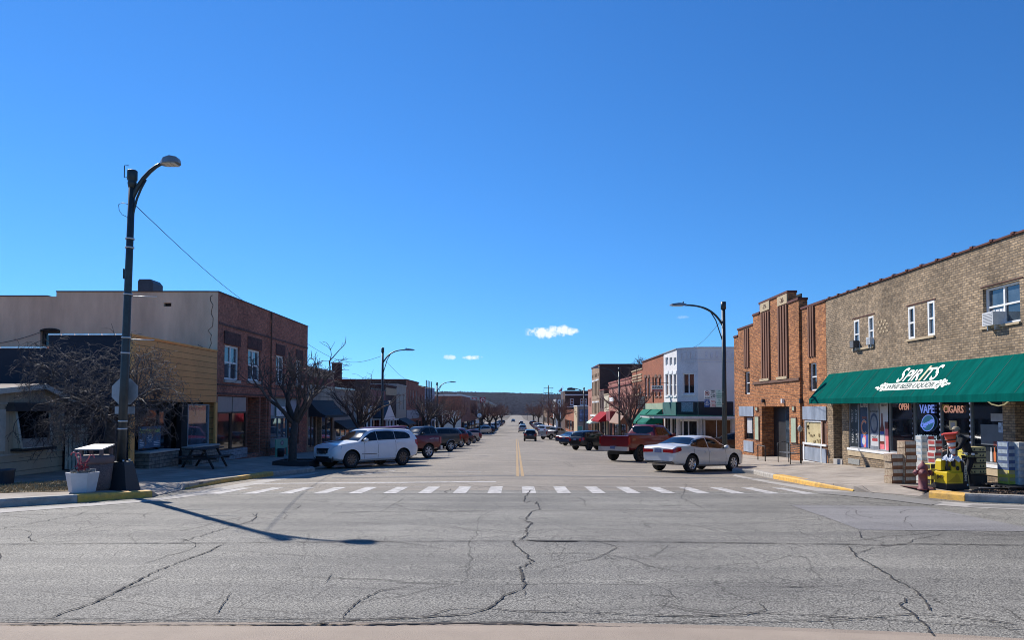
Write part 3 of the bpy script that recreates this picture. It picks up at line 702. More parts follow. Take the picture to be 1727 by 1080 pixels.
STONE = brick('ledge_stone', (.30, .26, .22), (.20, .175, .15), (.11, .10, .09), bw=.6, bh=.13, stain=.3, bump=1.0)
TEAL = mat('green_canvas', (.001, .088, .072), rough=1, spec=.02, var=.2, vs=1.6, bump=.15, bs=8, stretch=(1, 3, .5), c2=(.001, .068, .057))
TEAL2 = mat('green_canvas_light', (.006, .125, .09), rough=.9, spec=.15, var=.15, vs=1.5)
TILE = mat('red_tile_coping', (.11, .04, .032), rough=.75, spec=.25, var=.3, vs=3)
GALV = mat('blue_grey_metal', (.33, .37, .43), rough=.5, metal=.2, var=.2, vs=2.5, stretch=(1, 1, .3), c2=(.22, .25, .30))
TANS = mat('tan_stone', (.45, .35, .22), rough=.9, var=.15, vs=4)
BROWNP = mat('brown_panel', (.13, .06, .035), rough=.8, var=.25, vs=3)
CURT = mat('white_curtain', (.62, .62, .62), rough=.9, var=.1)
PAPER = mat('tan_paper', (.50, .41, .22), rough=.9, var=.15, vs=3)
INK = mat('ink', (.03, .03, .035), rough=.8, var=.2)
# ================================================================ RIGHT SIDE
# ---- liquor shop
b = Bld('shop_building', 'long tan brick two storey liquor shop with a wide green awning at the right edge', 'R', 13.0, 29.72, 4.50, depth=16)
f = b.front; r = b.root
b.win(1440, 1449, 541.5, 589, depth=.05, fw=.06, pane=GLASS2); b.win(1464.5, 1473, 535, 583, depth=.05, fw=.06, pane=GLASS2)
b.win(1531.5, 1542.3, 519, 573, depth=.05); b.win(1564, 1575.8, 509.5, 567.5, depth=.05, pane=GLASS2)
w5 = b.win(1657.5, 1719.8, 488.2, 552.5, nx=2, pane=GLASS2, fw=.06, curtain=(.52, .92, .07, .42, CURT))
def slabuv(name, m, r4, n0, n1): return f.slab(r, name, m, r4, n0, n1)
for (p0, p1, y, nm) in ((1438, 1474, 589.5, 'sill'), (1530, 1577, 573.5, 'sill'), (1655, 1722, 553.5, 'sill')):
    u0, u1, v0, v1 = f.rect(p0, p1, y, y+2.4); slabuv('sill', TANS, (u0, u1, v0-.02, v1), -.1, .05)
for (p0, p1, y) in ((1437, 1475, 539.5), (1529, 1578, 517.5), (1654, 1726, 486.5)):
    u0, u1, v0, v1 = f.rect(p0, p1, y-1.2, y); slabuv('lintel', TILE, (u0, u1, v0, v1), -.05, .02)
# air conditioners in the windows
ACD = mat('dark_ac_case', (.05, .05, .055), rough=.6); ACW = mat('white_ac_case', (.66, .66, .65), rough=.5); GRL = mat('grille_grey', (.28, .29, .3), rough=.6)
def acunit(px0, px1, yt, yb, m, dn, lab):
    u0, u1, v0, v1 = f.rect(px0, px1, yt, yb); c = f.P((u0+u1)/2, v0, 0)
    t = empty('air_conditioner', c, lab, 'air conditioner', 'window air conditioners')
    mb = MB(); f.obox(mb, u0, u1, v0, v1, -.16, dn); mb.build('case', m, t)
    mb = MB()
    for i in range(8):
        vv = v0 + (v1-v0)*(i+.7)/9; f.obox(mb, u0+.03, u1-.03, vv, vv+(v1-v0)*.05, dn-.002, dn+.006)
    mb.build('grille', GRL, t)
    mb = MB()
    for uu in (u0+.05, u1-.07): f.obox(mb, uu, uu+.02, v0-.12, v0-.003, -.02, dn*.6)
    mb.build('bracket', ALU, t)
acunit(1442.5, 1449, 576, 587.5, ACD, .22, 'dark air conditioner in the leftmost narrow window of the tan brick wall')
acunit(1466.5, 1472.5, 570, 582, ACW, .13, 'small white air conditioner in the second narrow window of the tan brick wall')
acunit(1671, 1689, 529, 551, ACW, .24, 'large white air conditioner in the wide double window of the tan brick wall')
# vent grille of pale bricks
u0, u1, v0, v1 = f.rect(1480, 1497.5, 540, 563); mb = MB()
for i in range(6):
    for j in range(4):
        if (i+j) % 2 == 0: f.obox(mb, u0+(u1-u0)*i/6, u0+(u1-u0)*(i+.8)/6, v0+(v1-v0)*j/4, v0+(v1-v0)*(j+.6)/4, -.01, .012)
mb.build('vent', TANS, r)
# ground floor openings
zg = EYE - b.zb
def VZ(z): return z + zg        # height above eye -> panel v
yy = lambda px: XR*F/(px-VX) - b.y0   # px -> panel u
vt = VZ(.42)
# recessed door
du0, du1 = yy(1419.2), yy(1404.6)
f.holes.append((du0, du1, VZ(-2.32), VZ(.2), .9))
mb = MB(); f.obox(mb, du0, du1, VZ(-2.32), VZ(.2), -.98, -.9); 
mb.build('recess', mat('door_recess_brown', (.07, .05, .045)), r)
mb = MB(); f.obox(mb, du0+.12, du1-.35, VZ(-2.12), VZ(-.08), -.62, -.56); door = mb.build('door', WHITE, r)
mb = MB(); f.obox(mb, du0+.22, du1-.5, VZ(-1.1), VZ(-.2), -.565, -.545); q = mb.build('pane', GLASS2, r); q.parent = door
mb = MB(); f.obox(mb, du0+.16, du0+.2, VZ(-1.2), VZ(-1.05), -.55, -.5); q = mb.build('handle', ALU, r); q.parent = door
mb = MB(); f.obox(mb, du0+.001, du1-.001, VZ(-2.6), VZ(-2.08), -.9, .02); mb.build('step', CONC, r)
# shop windows: mullions at measured pixels
SW0 = VZ(-1.55)
wins = [(1430, 1497), (1497, 1538), (1538, 1582.5), (1582.5, 1633), (1633, 1690)]
for i, (a, c) in enumerate(wins):
    u1, u0 = yy(a), yy(c)
    bot = SW0 if i != 3 else VZ(-2.28)
    f.window(r, (u0, u1, bot, vt), fr=ALU, fw=.045, nx=1 if i != 0 else 4, ny=1, depth=.08, name='shop_window', pane=GLASS)
u0, u1 = yy(1690), yy(1430)
f.slab(r, 'sill', WHITE, (u0-.05, yy(1634), SW0-.09, SW0-.005), -.05, .06); f.slab(r, 'sill', WHITE, (yy(1582), u1+.03, SW0-.09, SW0-.005), -.05, .06)
f.slab(r, 'sill_band', TANS, (u0-.05, yy(1634), SW0-.30, SW0-.095), -.05, .035); f.slab(r, 'sill_band', TANS, (yy(1582), u1+.03, SW0-.30, SW0-.095), -.05, .035)
# dark recessed entry beyond the pier
f.holes.append((.3, yy(1711), VZ(-2.4), VZ(.42), 1.6)); mb = MB(); f.obox(mb, .3, yy(1711), VZ(-2.4), VZ(.42), -1.68, -1.6); mb.build('recess', BRB, r)
# wall vent low
u0, u1, v0, v1 = f.rect(1431, 1450, 773, 782); slabuv('vent', mat('vent_grey', (.25, .25, .23), rough=.8, stretch=(1, 1, 8), var=.3, vs=6), (u0, u1, v0, v1), -.01, .02)
b.finish(TANB, cop=TILE, coph=.05, copw=.05, copname='tile_coping')
for i in range(20): MB().obox(f.O, f.U, Z, f.N, .3+i*.84, .42+i*.84, b.h+.03, b.h+.085, -.37, .07).build('coping_ridge', TILE, r)
# awning with lettering
AXF = 12.15; az0 = EYE+.35; azt = EYE+1.39
aw = awning(r, XR, 13.2, 29.5, azt, az0, XR-AXF, 1, TEAL, valance=.2)
S = Vector((XR-AXF, 0, azt-az0)).normalized(); U = Vector((0, -1, 0))
def onaw(px, py):  # point on slanted face
    Nn = U.cross(S); return planehit(Vector((AXF, 20, az0)), Nn, px, py)
def aswt(t, px, py, size, sx=1, shear=.0, m=None, **k):
    o = glyph(t, size, m, r, onaw(px, py), U, S, sx=sx, shear=shear, align='LEFT', off=.012, ext=.003, **k); o.parent = r; return o
CRM = mat('cream_lettering', (.80, .78, .68), rough=.7, var=.12, vs=8); DGR = mat('dark_green_lettering', (.01, .05, .045), rough=.7)
c0, c1 = onaw(1511, 642), onaw(1588, 640); wtxt = abs(c0.y-c1.y)
aswt('S', 1510, 645, .84, .86, .03, CRM, bold=.012); aswt('PIR', 1521, 643.8, .66, .98, .03, CRM, bold=.012); aswt('I', 1547, 642.8, .84, 1.1, .06, mat('gold_lettering', (.55, .45, .28)), bold=.012); aswt('T', 1553, 642.3, .72, .9, .03, CRM, bold=.012); aswt('S', 1565.5, 641.6, .84, .86, .03, CRM, bold=.012)
# plate under the name
a0, a1 = onaw(1494, 653), onaw(1579, 650)
ymid = (a0+a1)/2; hw = abs(a0.y-a1.y)/2; Nn = U.cross(S)
mb = MB(); mb.obox(ymid, U, S, Nn, -hw, hw, -.15, .15, .004, .01)
for sgn in (-1, 1):
    for i, (dx, dy, rr) in enumerate(((.06, .1, .1), (.12, -.1, .1), (.24, .02, .1), (.36, .1, .07), (.38, -.06, .08), (.5, .0, .07), (.62, .0, .05), (.22, .16, .07))):
        c = ymid + U*sgn*(hw+dx) + S*dy + Nn*.007; k = 10
        mb.prism([c + U*math.cos(q*6.283/k)*rr + S*math.sin(q*6.283/k)*rr*.8 - Nn*.003 for q in range(k)], Nn*.006)
mb.build('name_plate', CRM, r)
mb = MB()
for sgn in (-1, 1):
    for i, (dx, dy, rr) in enumerate(((.06, .1, .045), (.12, -.1, .04), (.24, .02, .045), (.38, -.06, .03), (.5, 0, .03))):
        c = ymid + U*sgn*(hw+dx) + S*dy + Nn*.0135; k = 8
        mb.prism([c + U*math.cos(q*6.283/k)*rr + S*math.sin(q*6.283/k)*rr*.4 - Nn*.002 for q in range(k)], Nn*.003)
mb.build('plate_ornament', DGR, r)
g_ = glyph('WINE\u00b7BEER\u00b7LIQUOR', .27, DGR, r, ymid - S*.095, U, S, sx=1.0, shear=.0, off=.013, ext=.002, bold=.006)
yc = ymid.y-r.location.y; bad = [v for v in g_.data.vertices if abs(v.co.y-yc) > 1.6]
for v in bad: v.co = g_.data.vertices[0].co
xs_ = [v.co.y for v in g_.data.vertices]; k = (2*hw*.93)/(max(xs_)-min(xs_)); yc = (max(xs_)+min(xs_))/2; dy_ = ymid.y-r.location.y-yc
for v in g_.data.vertices: v.co.y = yc + dy_ + (v.co.y-yc)*k
# seams of the canvas
for i in range(14):
    y = 13.9 + i*1.15; P0 = Vector((AXF, y, az0)) + S*.02; MB().obox(P0, U, S, Nn, -.01, .01, 0, (XR-AXF)/S.x-.05, .0, .005).build('awning_seam', mat('green_canvas_seam', (.002, .055, .05), rough=.9), r)
# posters on the first window (flat prints)
pn = .028-.08
def poster(px0, px1, z0, z1, m, name='poster', n=.0): 
    mb = MB(); f.obox(mb, yy(px1)+.03, yy(px0)-.03, VZ(z0), VZ(z1), pn-.02+n, pn-.01+n); return mb.build(name, m, r)
NAVY = mat('poster_navy', (.02, .035, .09), rough=.4, var=.2); PBLK = mat('poster_black', (.015, .02, .022), rough=.4); PGRY = mat('poster_grey', (.20, .215, .24), rough=.4, var=.35, vs=3); PWHT = mat('poster_white', (.55, .55, .55), rough=.4, var=.1)
PRED = mat('poster_red', (.42, .05, .05), rough=.4); PORG = mat('poster_orange', (.60, .16, .05), rough=.4); PPNK = mat('poster_pink', (.75, .18, .2), rough=.4); PBRN = mat('poster_bottle_brown', (.16, .035, .02), rough=.3); PBLU = mat('poster_blue', (.03, .08, .35), rough=.4)
poster(1430.6, 1446, -1.5, .38, PBLK); poster(1446.5, 1462, -1.5, .38, NAVY); poster(1462.5, 1479, -1.5, .38, PGRY); poster(1479.5, 1496.4, -1.5, .38, PWHT)
def ptxt(t, px, z, size, m, vert=False, sx=1.0, n=0.004, shear=0, bold=0):
    O = f.P(yy(px), VZ(z), pn-.01)
    if vert: return glyph(t, size, m, r, O, Vector((0, 0, 1)) if vert == 1 else Vector((0, 0, -1)), Vector((0, 1, 0)) if vert == 1 else Vector((0, -1, 0)), name='poster_lettering', off=n, ext=.001, sx=sx, bold=bold)
    return glyph(t, size, m, r, O, U, Z, name='poster_lettering', off=n, ext=.001, sx=sx, shear=shear, bold=bold)
for px in (1434.8, 1441.5):
    ptxt('TRULY', px+1.0, -.32, .20, PWHT, 1, .85); ptxt('TRULY', px+1.0, -1.1, .20, PWHT, 1, .95)
ptxt('Lite', 1454.2, .02, .38, PWHT, bold=.006); ptxt('BEARS', 1454.4, -.42, .12, PORG); 
mb = MB(); c = f.P(yy(1454.2), VZ(-.74), pn-.004)   # ring letter
for (ro, ri, m_, nm, nn) in ((.25, .165, PWHT, 'poster_mark', 0), (.235, .18, PORG, 'poster_mark', .004)):
    mb = MB(); K = 22
    for i in range(K):
        a, b2 = .75+i*(6.283-1.5)/K, .75+(i+1)*(6.283-1.5)/K
        q = [c + U*math.cos(t)*rr + Z*math.sin(t)*rr*1.15 + f.N*nn for t, rr in ((a, ri), (b2, ri), (b2, ro), (a, ro))]; mb.prism(q, f.N*.002)
    mb.build(nm, m_, r)
def blob(px0, px1, z0, z1, m, shape='rect', n=.0):
    mb = MB(); u0, u1 = yy(px1), yy(px0); v0, v1 = VZ(z0), VZ(z1); uc, vc = (u0+u1)/2, (v0+v1)/2; a, h = (u1-u0)/2, (v1-v0)/2
    if shape == 'oval': pts = [(uc+a*math.cos(t*.3927), vc+h*math.sin(t*.3927)) for t in range(16)]
    elif shape == 'bottle': pts = [(uc-a, v0), (uc+a, v0), (uc+a, vc+h*.1), (uc+a*.35, vc+h*.45), (uc+a*.3, v1), (uc-a*.3, v1), (uc-a*.35, vc+h*.45), (uc-a, vc+h*.1)]
    elif shape == 'glass': pts = [(uc-a*.7, v0), (uc+a*.7, v0), (uc+a, v1), (uc-a, v1)]
    else: pts = [(u0, v0), (u1, v0), (u1, v1), (u0, v1)]
    mb.prism([f.P(x, y, pn-.009+n) for x, y in pts], f.N*.002); return mb.build('poster_picture', m, r)
blob(1448, 1452.5, -1.48, -1.0, PBLU); blob(1452, 1457, -1.48, -1.05, PPNK, 'glass', .001); blob(1457, 1461, -1.48, -1.0, PBLU); blob(1450, 1456, -1.4, -1.1, PWHT, 'oval', .003)
blob(1464, 1477, -.95, -.2, NAVY, 'oval'); blob(1466, 1475.5, -.85, -.3, PGRY, 'oval', .003); blob(1465, 1477.5, -1.4, -.95, PWHT); blob(1467, 1476, -1.22, -1.12, PRED, n=.003)
ptxt('WHITE CLAW', 1470.7, -.18, .10, INK); ptxt('HARD', 1471, -1.12, .15, INK, n=.006)
blob(1480.3, 1487.5, -1.48, -.2, PBRN, 'bottle'); blob(1480.3, 1487.3, -1.2, -.95, PWHT, n=.003); blob(1480.4, 1487.3, -.95, -.85, PBLU, n=.003); blob(1480.4, 1487.3, -1.48, -1.3, PPNK, n=.003)
blob(1488.5, 1496, -1.5, -.62, PPNK, 'glass'); blob(1488.4, 1496.2, -.75, -.5, PBRN, n=.003); ptxt('SUMMER', 1488, .2, .13, INK); ptxt('BREWS', 1488, .04, .13, INK)
# neon style window signs
NEO = lambda n_, c, s=1.2: mat(n_, c, rough=.5, emit=c, es=s, var=.05)
NB, NR, NW = NEO('neon_blue', (.16, .25, .7), .55), NEO('neon_red', (.6, .3, .22), .42), NEO('neon_pale', (.4, .5, .55), .3)
def neon(t, px, py, size, m, sx=1.0, bold=.004, lab='', n=.012):
    p = planehit(f.P(0, 0, pn), f.N, px, py)
    o = glyph(t, size, m, None, p, U, Z, name='window_sign', off=n, ext=.005, sx=sx, bold=bold); tag(o, lab, 'sign', 'lit window signs'); return o
neon('OPEN', 1525, 691.5, .30, NR, .8, lab='red lit OPEN sign in the liquor shop window')
neon('VAPE', 1564, 697.0, .37, NB, .95, .006, lab='blue lit VAPE sign in the liquor shop window')
neon('CIGARS', 1608.5, 696.5, .30, NR, .95, .004, lab='red lit CIGARS sign in the liquor shop window')
neon('KRATOM', 1564, 743, .25, NW, 1.05, 0, lab='pale KRATOM lettering low in the liquor shop window')
ELP = mat('sign_blue_dark', (.03, .11, .17), rough=.4, emit=(.02, .1, .16), es=.5); 
p = planehit(f.P(0, 0, pn), f.N, 1566, 714); 
t_ = empty('window_sign', p, 'oval blue lit sign with script lettering below the VAPE sign', 'sign', 'lit window signs')
mb = MB(); mb.prism([p + U*math.cos(q*.3927)*.34 + Z*math.sin(q*.3927)*.26 + f.N*.005 + U*math.sin(q*.3927)*.06 for q in range(16)], f.N*.01); mb.build('panel', ELP, t_)
mb = MB(); ring_ = [p + U*math.cos(q*.3927)*.34 + Z*math.sin(q*.3927)*.26 + f.N*.025 + U*math.sin(q*.3927)*.06 for q in range(17)]; mb.tube(ring_, .012, 6); mb.build('tube', NB, t_)
g2 = glyph('Cigarette', .2, NB, t_, p - Z*.06, (U + Z*.3), (Z - U*.3), off=.03, ext=.01, bold=.004)
# more prints and pictures in the right windows
def wp(px0, px1, yt, yb, m, name='window_print', n=.0):
    u0, u1, v0, v1 = f.rect(px0, px1, yt, yb); mb = MB(); f.obox(mb, u0, u1, v0, v1, pn-.018+n, pn-.008+n); return mb.build(name, m, r)
wp(1586, 1597, 682.5, 692, mat('yellow_card', (.35, .28, .08))); wp(1597, 1609.5, 710, 724, PAPER); wp(1600, 1607, 713, 722, mat('picture_grey', (.3, .3, .32)), n=.004)
wp(1642, 1689, 760, 783, PBLK); wp(1650, 1688, 716, 750, mat('fridge_grey', (.10, .115, .13), rough=.4)); wp(1667, 1688, 698, 711, mat('price_card', (.33, .33, .34)))
wp(1680, 1689, 713, 730, mat('blue_print', (.35, .42, .5), var=.6, vs=8), n=.004); wp(1672, 1684, 745, 752, mat('dim_red_print', (.17, .035, .03)), n=.004)
for px, cc in ((1668, PWHT), (1674, PORG), (1686.5, PWHT)): 
    u0, u1, v0, v1 = f.rect(px-1.8, px+1.8, 755, 779); uc = (u0+u1)/2; a = (u1-u0)/2; mb = MB()
    mb.prism([f.P(uc+x*a, v0+(v1-v0)*y, pn-.004) for x, y in ((-1, 0), (1, 0), (1, .62), (.4, .75), (.35, 1), (-.35, 1), (-.4, .75), (-1, .62))], f.N*.002); mb.build('bottle_print', cc, r)
# string lights on mullions
mb = MB()
for px in (1537.5, 1582.5, 1633):
    for i in range(11): f.obox(mb, yy(px)-.012, yy(px)+.012, VZ(.25-i*.16), VZ(.31-i*.16), -.03, -.012)
mb.build('light_string', NEO('string_light', (.35, .4, .6), .4), r)
tag(MB().tube([planehit(f.P(0, 0, .3), f.N, x, y) for x, y in ((1664, 676), (1672, 682), (1684, 685), (1694, 682.5), (1702, 676))], .018, 6).build('hanging_ring', NEO('ring_lamp', (.55, .5, .3), .35)), 'pale curved tube light hanging under the green awning', 'light')

# ---- theatre
b = Bld('theatre_building', 'orange brick art deco theatre with a stepped parapet beside the tan brick shop', 'R', 29.74, 42.3, 4.16, depth=15)
f = b.front; r = b.root; zg = EYE - b.zb; yy = lambda px: XR*F/(px-VX) - b.y0
u = lambda px: yy(px)
b.win(1256, 1264.3, 628, 665.5); b.win(1364.5, 1377, 613, 660)
cU0, cU1 = 12.9*F/(1349-VX) - b.y0, 12.9*F/(1271.5-VX) - b.y0   # central block in u
VZ = lambda z: z + zg
# wings ground floor: galvanised panels and windows
for (p0, p1, yt, yb, nm, m) in ((1247, 1271, 686, 702, 'fascia_panel', GALV), (1255, 1271, 743, 761, 'stall_panel', GALV), (1354.7, 1394, 686, 708, 'fascia_panel', GALV), (1355, 1394, 753, 775, 'stall_panel', GALV)):
    b.slab(nm, m, p0, p1, yt, yb, -.02, .04)
b.win(1255, 1270.6, 703, 742, fr=BROWNP, ny=1, curtain=(.4, .95, .3, 1, CURT)); b.win(1356.5, 1385, 709, 751, fr=WHITE, ny=1, pane=PAPER, depth=.06); b.win(1386, 1394, 709, 751, fr=BROWNP, ny=1, pane=BROWNP, depth=.06)
mb = MB()
for (a, c) in ((1355, 1357), (1384.6, 1386)):
    u1_, u0_ = yy(a), yy(c); f.obox(mb, u0_, u1_, VZ(-2.35), VZ(-1.6), .04, .055)
u0_, u1_ = yy(1394), yy(1355); f.obox(mb, u0_, u1_, VZ(-1.63), VZ(-1.55), .0, .07); f.obox(mb, u0_, u1_, VZ(-2.42), VZ(-2.36), .0, .06)
mb.build('trim', WHITE, r)
mb = MB()
for i in range(14):
    a = rnd.uniform(1358, 1382); q0, q1, q2, q3 = f.rect(a, a+rnd.uniform(1, 2.6), rnd.uniform(712, 745), 0); q2 = q3-rnd.uniform(.05, .16)
    f.obox(mb, q0, q1, q2, q3, -.05, -.036)
mb.build('paper_print', mat('print_brown', (.30, .22, .10)), r)
w = b.y1-b.y0
prof = [(0, cU0, b.h+.3), (cU0, cU1, b.h+.3), (cU1, yy(1245.5), b.h+.36), (yy(1245.5), w, b.h)]
f.holes.append((cU0+.02, cU1-.02, .01, b.h-.02, .1))
b.finish(ORB, prof=prof, cop=TILE, coph=.1, copw=.05)
# central block as its own wall with returns
cb = Panel((12.9, b.y0+cU0, b.zb), (0, 1, 0), (-1, 0, 0), cU1-cU0); cw = cU1-cU0
e0, e1, v0, v1 = cb.rect(1331, 1284.5, 686, 768)
cb.holes.append((e0, e1, .15, v1, .62))
q = lambda px: cb.uv(px, 600)[0]
H5, H49 = EYE+5.45-b.zb, EYE+4.92-b.zb
prof = [(0, q(1330.5), H49), (q(1330.5), q(1282), H5), (q(1282), cw, EYE+4.97-b.zb)]
mb = MB(); cb.wall(mb, prof)
for (a, c, h) in prof:
    cb.obox(mb, a+.001, c-.001, .05, h-.001, -.9, -.75) if False else None
# returns: near and far edges, steps
for (a, h0, h1) in ((0, 0, H49), (cw, 0, EYE+4.97-b.zb), (q(1330.5), H49-.01, H5), (q(1282), EYE+4.96-b.zb, H5)):
    mb.quad(cb.P(a, h0), cb.P(a, h1), cb.P(a, h1, -.4), cb.P(a, h0, -.4))
for (a, c, h) in prof: mb.quad(cb.P(a, h), cb.P(c, h), cb.P(c, h, -.4), cb.P(a, h, -.4))
[mb.quad(cb.P(a, b.h, -.4), cb.P(c, b.h, -.4), cb.P(c, h, -.4), cb.P(a, h, -.4)) for (a, c, h) in prof]
mb.build('entrance_block', ORB, r)
mb = MB()
for (a, c, h) in prof: cb.obox(mb, a-.03, c+.03, h+.002, h+.11, -.42, .05)
mb.build('coping', TILE, r)
def flute(P, px0, px1, yt, yb, n):
    u0, u1, v0, v1 = P.rect(px0, px1, yt, yb); mb = MB(); P.obox(mb, u0, u1, v0, v1, -.01, .012); mb.build('fluted_panel', BROWNP, r)
    mb = MB()
    for i in range(n):
        a = u0 + (u1-u0)*(i+.12)/n; c = u0 + (u1-u0)*(i+.62)/n; P.obox(mb, a, c, v0+.03, v1-.03, .013, .07)
    mb.build('flute', mat('flute_brown', (.19, .085, .05), rough=.85, var=.3, vs=2, stretch=(1, 1, .2)), r)
flute(cb, 1283.2, 1298.5, 529.5, 643, 4); flute(cb, 1311.2, 1329, 518.5, 641, 4); flute(f, 1255, 1263.3, 555.5, 622, 3); flute(f, 1362.5, 1374, 518.5, 604, 3)
for (a, c, yt, yb, t) in ((1283.5, 1298.5, 513.5, 527.5, '19'), (1312, 1328.5, 502, 517.5, '36')):
    u0, u1, v0, v1 = cb.rect(a, c, yt, yb); mb = MB(); cb.obox(mb, u0, u1, v0, v1, -.01, .05); mb.build('date_plate', TANS, r)
    glyph('-'+t+'-', .34, BROWNP, r, cb.P((u0+u1)/2, v0+.1, .05), (0, -1, 0), Z, name='date_lettering', off=.008)
mb = MB(); cb.obox(mb, -.02, cw+.02, EYE+1.24-b.zb, EYE+1.36-b.zb, -.02, .06); mb.build('string_course', BROWNP, r)
for (a, c) in ((1283, 1298.5), (1311, 1329)):
    u0, u1, _, _ = cb.rect(a, c, 600, 610); cb.slab(r, 'sill', TANS, (u0, u1, EYE+1.37-b.zb, EYE+1.5-b.zb), -.01, .09)
# entrance recess
mb = MB(); cb.obox(mb, e0+.001, e1-.001, .15, v1-.001, -.68, -.62); mb.build('door_wall', BLACK, r)
dr = MB(); cb.obox(dr, e0+.05, e0+.05+(e1-e0)*.52, .5, v1-.75, -.61, -.57); dd = dr.build('door', BLACK, r)
mb = MB(); 
for i in (0, 1): cb.obox(mb, e0+.12+i*.95, e0+.95+i*.95, .65, v1-.85, -.57, -.56)
g_ = mb.build('pane', GLASS2, r); g_.parent = dd
u0, u1, v0_, v1_ = cb.rect(1316, 1330, 693, 699.5); mb = MB(); cb.obox(mb, e0+.2, e0+1.8, v1-.55, v1-.28, -.6, -.54); mb.build('door_sign', WHITE, r)
glyph('CINEMA 2', .22, INK, r, cb.P(e0+1.0, v1-.49, -.54), (0, -1, 0), Z, off=.006, ext=.002)
GPS = mat('poster_case_green', (.36, .42, .30), rough=.6, var=.15, vs=3)
for (a, c, yt, yb) in ((1274, 1280.8, 702, 743), (1335, 1344.3, 704, 748), (1275, 1279, 686.5, 694), (1337, 1341.4, 685, 694.5)):
    u0, u1, vv0, vv1 = cb.rect(a, c, yt, yb); mb = MB(); cb.obox(mb, u0, u1, vv0, vv1, .0, .05); o = mb.build('poster_case', BROWNP, r)
    mb = MB(); cb.obox(mb, u0+.05, u1-.05, vv0+.05, vv1-.05, .05, .056); pq = mb.build('poster', GPS, r); pq.parent = o
for px, py in ((1289, 676), (1322, 676), (1353, 676)):
    P_ = cb if px < 1350 else f; uu, vv = P_.uv(px, py); mb = MB(); P_.obox(mb, uu-.07, uu+.07, vv-.12, vv+.08, .0, .13); mb.build('wall_lamp', WHITE if px == 1322 else BLACK, r)
# ---- white corner building
y0 = 56.0; b = Bld('corner_building', 'white painted brick corner building with a chamfered corner and flat canopy', 'R', 57.35, 62.5, 4.72, depth=20)
r = b.root; f = b.front
for (a, c) in ((1122.3, 1126.8), (1129.2, 1133.6), (1136.2, 1140.6)):
    b.win(a, c, 632, 668, fr=WHITE, ny=2, sill=WHITE, lintel=WHITE, pane=BROWNP)
    q4 = f.rect(a, c, 604, 617); f.window(r, q4, ny=1, fr=WHITE, name='attic_vent', pane=GRL)
f.window(r, (.5, 2.2, .5, VZ(0)-zg+EYE-b.zb-.7), fr=BLACK, ny=1, name='door'); f.window(r, (2.6, 4.8, 1.0, EYE-b.zb-.7), fr=BLACK, ny=1, nx=2, name='shop_window')
nearP = Panel((14.33, 56.02, b.zb), (1, 0, 0), (0, -1, 0), 18); ch = Panel((13.0, 57.35, b.zb), (1, -1, 0), (-1, -1, 0), 1.885)
q4 = ch.rect(1151.5, 1171, 630.5, 665); ch.window(r, q4, fr=WHITE, ny=1, nx=2, fw=.08, sill=WHITE, depth=.12)
q4 = nearP.rect(1184, 1234, 708, 751); q5 = ch.rect(1149, 1176, 709, 757); 
ch.window(r, (.12, 1.8, .5, q5[3]), fr=WHITE, ny=1, nx=2, name='shop_door', fw=.1); nearP.window(r, q4, fr=WHITE, ny=1, nx=2, name='shop_window', pane=mat('brown_interior', (.06, .035, .025), rough=.15, var=.5, vs=2))
b.near.wall = lambda mb, prof, holes=None: None
LIL = mat('offwhite_side_paint', (.74, .71, .655), rough=.85, var=.08, vs=.7, bump=.2)
b.finish(WHB, cop=GRL, coph=.08)
mb = MB(); ch.wall(mb, [(0, 1.885, b.h)]); mb.quad((13, 57.35, b.zt), (14.34, 56.02, b.zt), (33, 56.02, b.zt), (33, 57.35, b.zt)); mb.build('chamfer_wall', WHB, r)
mb = MB(); nearP.wall(mb, [(0, 18, b.h)]); mb.build('side_wall', LIL, r)
mb = MB()
for P_, a, c in ((ch, .0, 1.885), (nearP, 0.0, 18)):
    P_.obox(mb, a, c, b.h+.003, b.h+.08, -.1, .06)
    for v in (.95, 1.15): P_.obox(mb, a+.1, min(c, 6), b.h-v, b.h-v+.05, .0, .04)
mb.build('cornice', WHB, r)
for i in range(11): nearP.slab(r, 'corbel', WHB, (.6+i*.42, .78+i*.42, b.h-.8, b.h-.28-(i % 2)*.12), .0, .05)
for i in range(4): ch.slab(r, 'corbel', WHB, (.25+i*.42, .42+i*.42, b.h-.8, b.h-.3), .0, .05)
BRD2 = mat('dark_sign_band', (.028, .022, .024), rough=.7, var=.2); GBD = mat('green_sign_band', (.02, .10, .09), rough=.7, var=.2)
q4 = nearP.rect(1178, 1236, 678, 704); mb = MB(); nearP.obox(mb, 0.02, q4[1], q4[2], q4[3], .0, .1); ch.obox(mb, .02, 1.86, q4[2], q4[3], .0, .1); mb.build('sign_band', BRD2, r)
f.slab(r, 'sign_band', GBD, (.0, 5.1, q4[2], q4[3]), .0, .12)
q6 = ch.rect(1151, 1170.5, 679, 695); ch.slab(r, 'plaque', mat('speckled_plaque', (.25, .28, .32), var=.5, vs=12), q6, .1, .16)
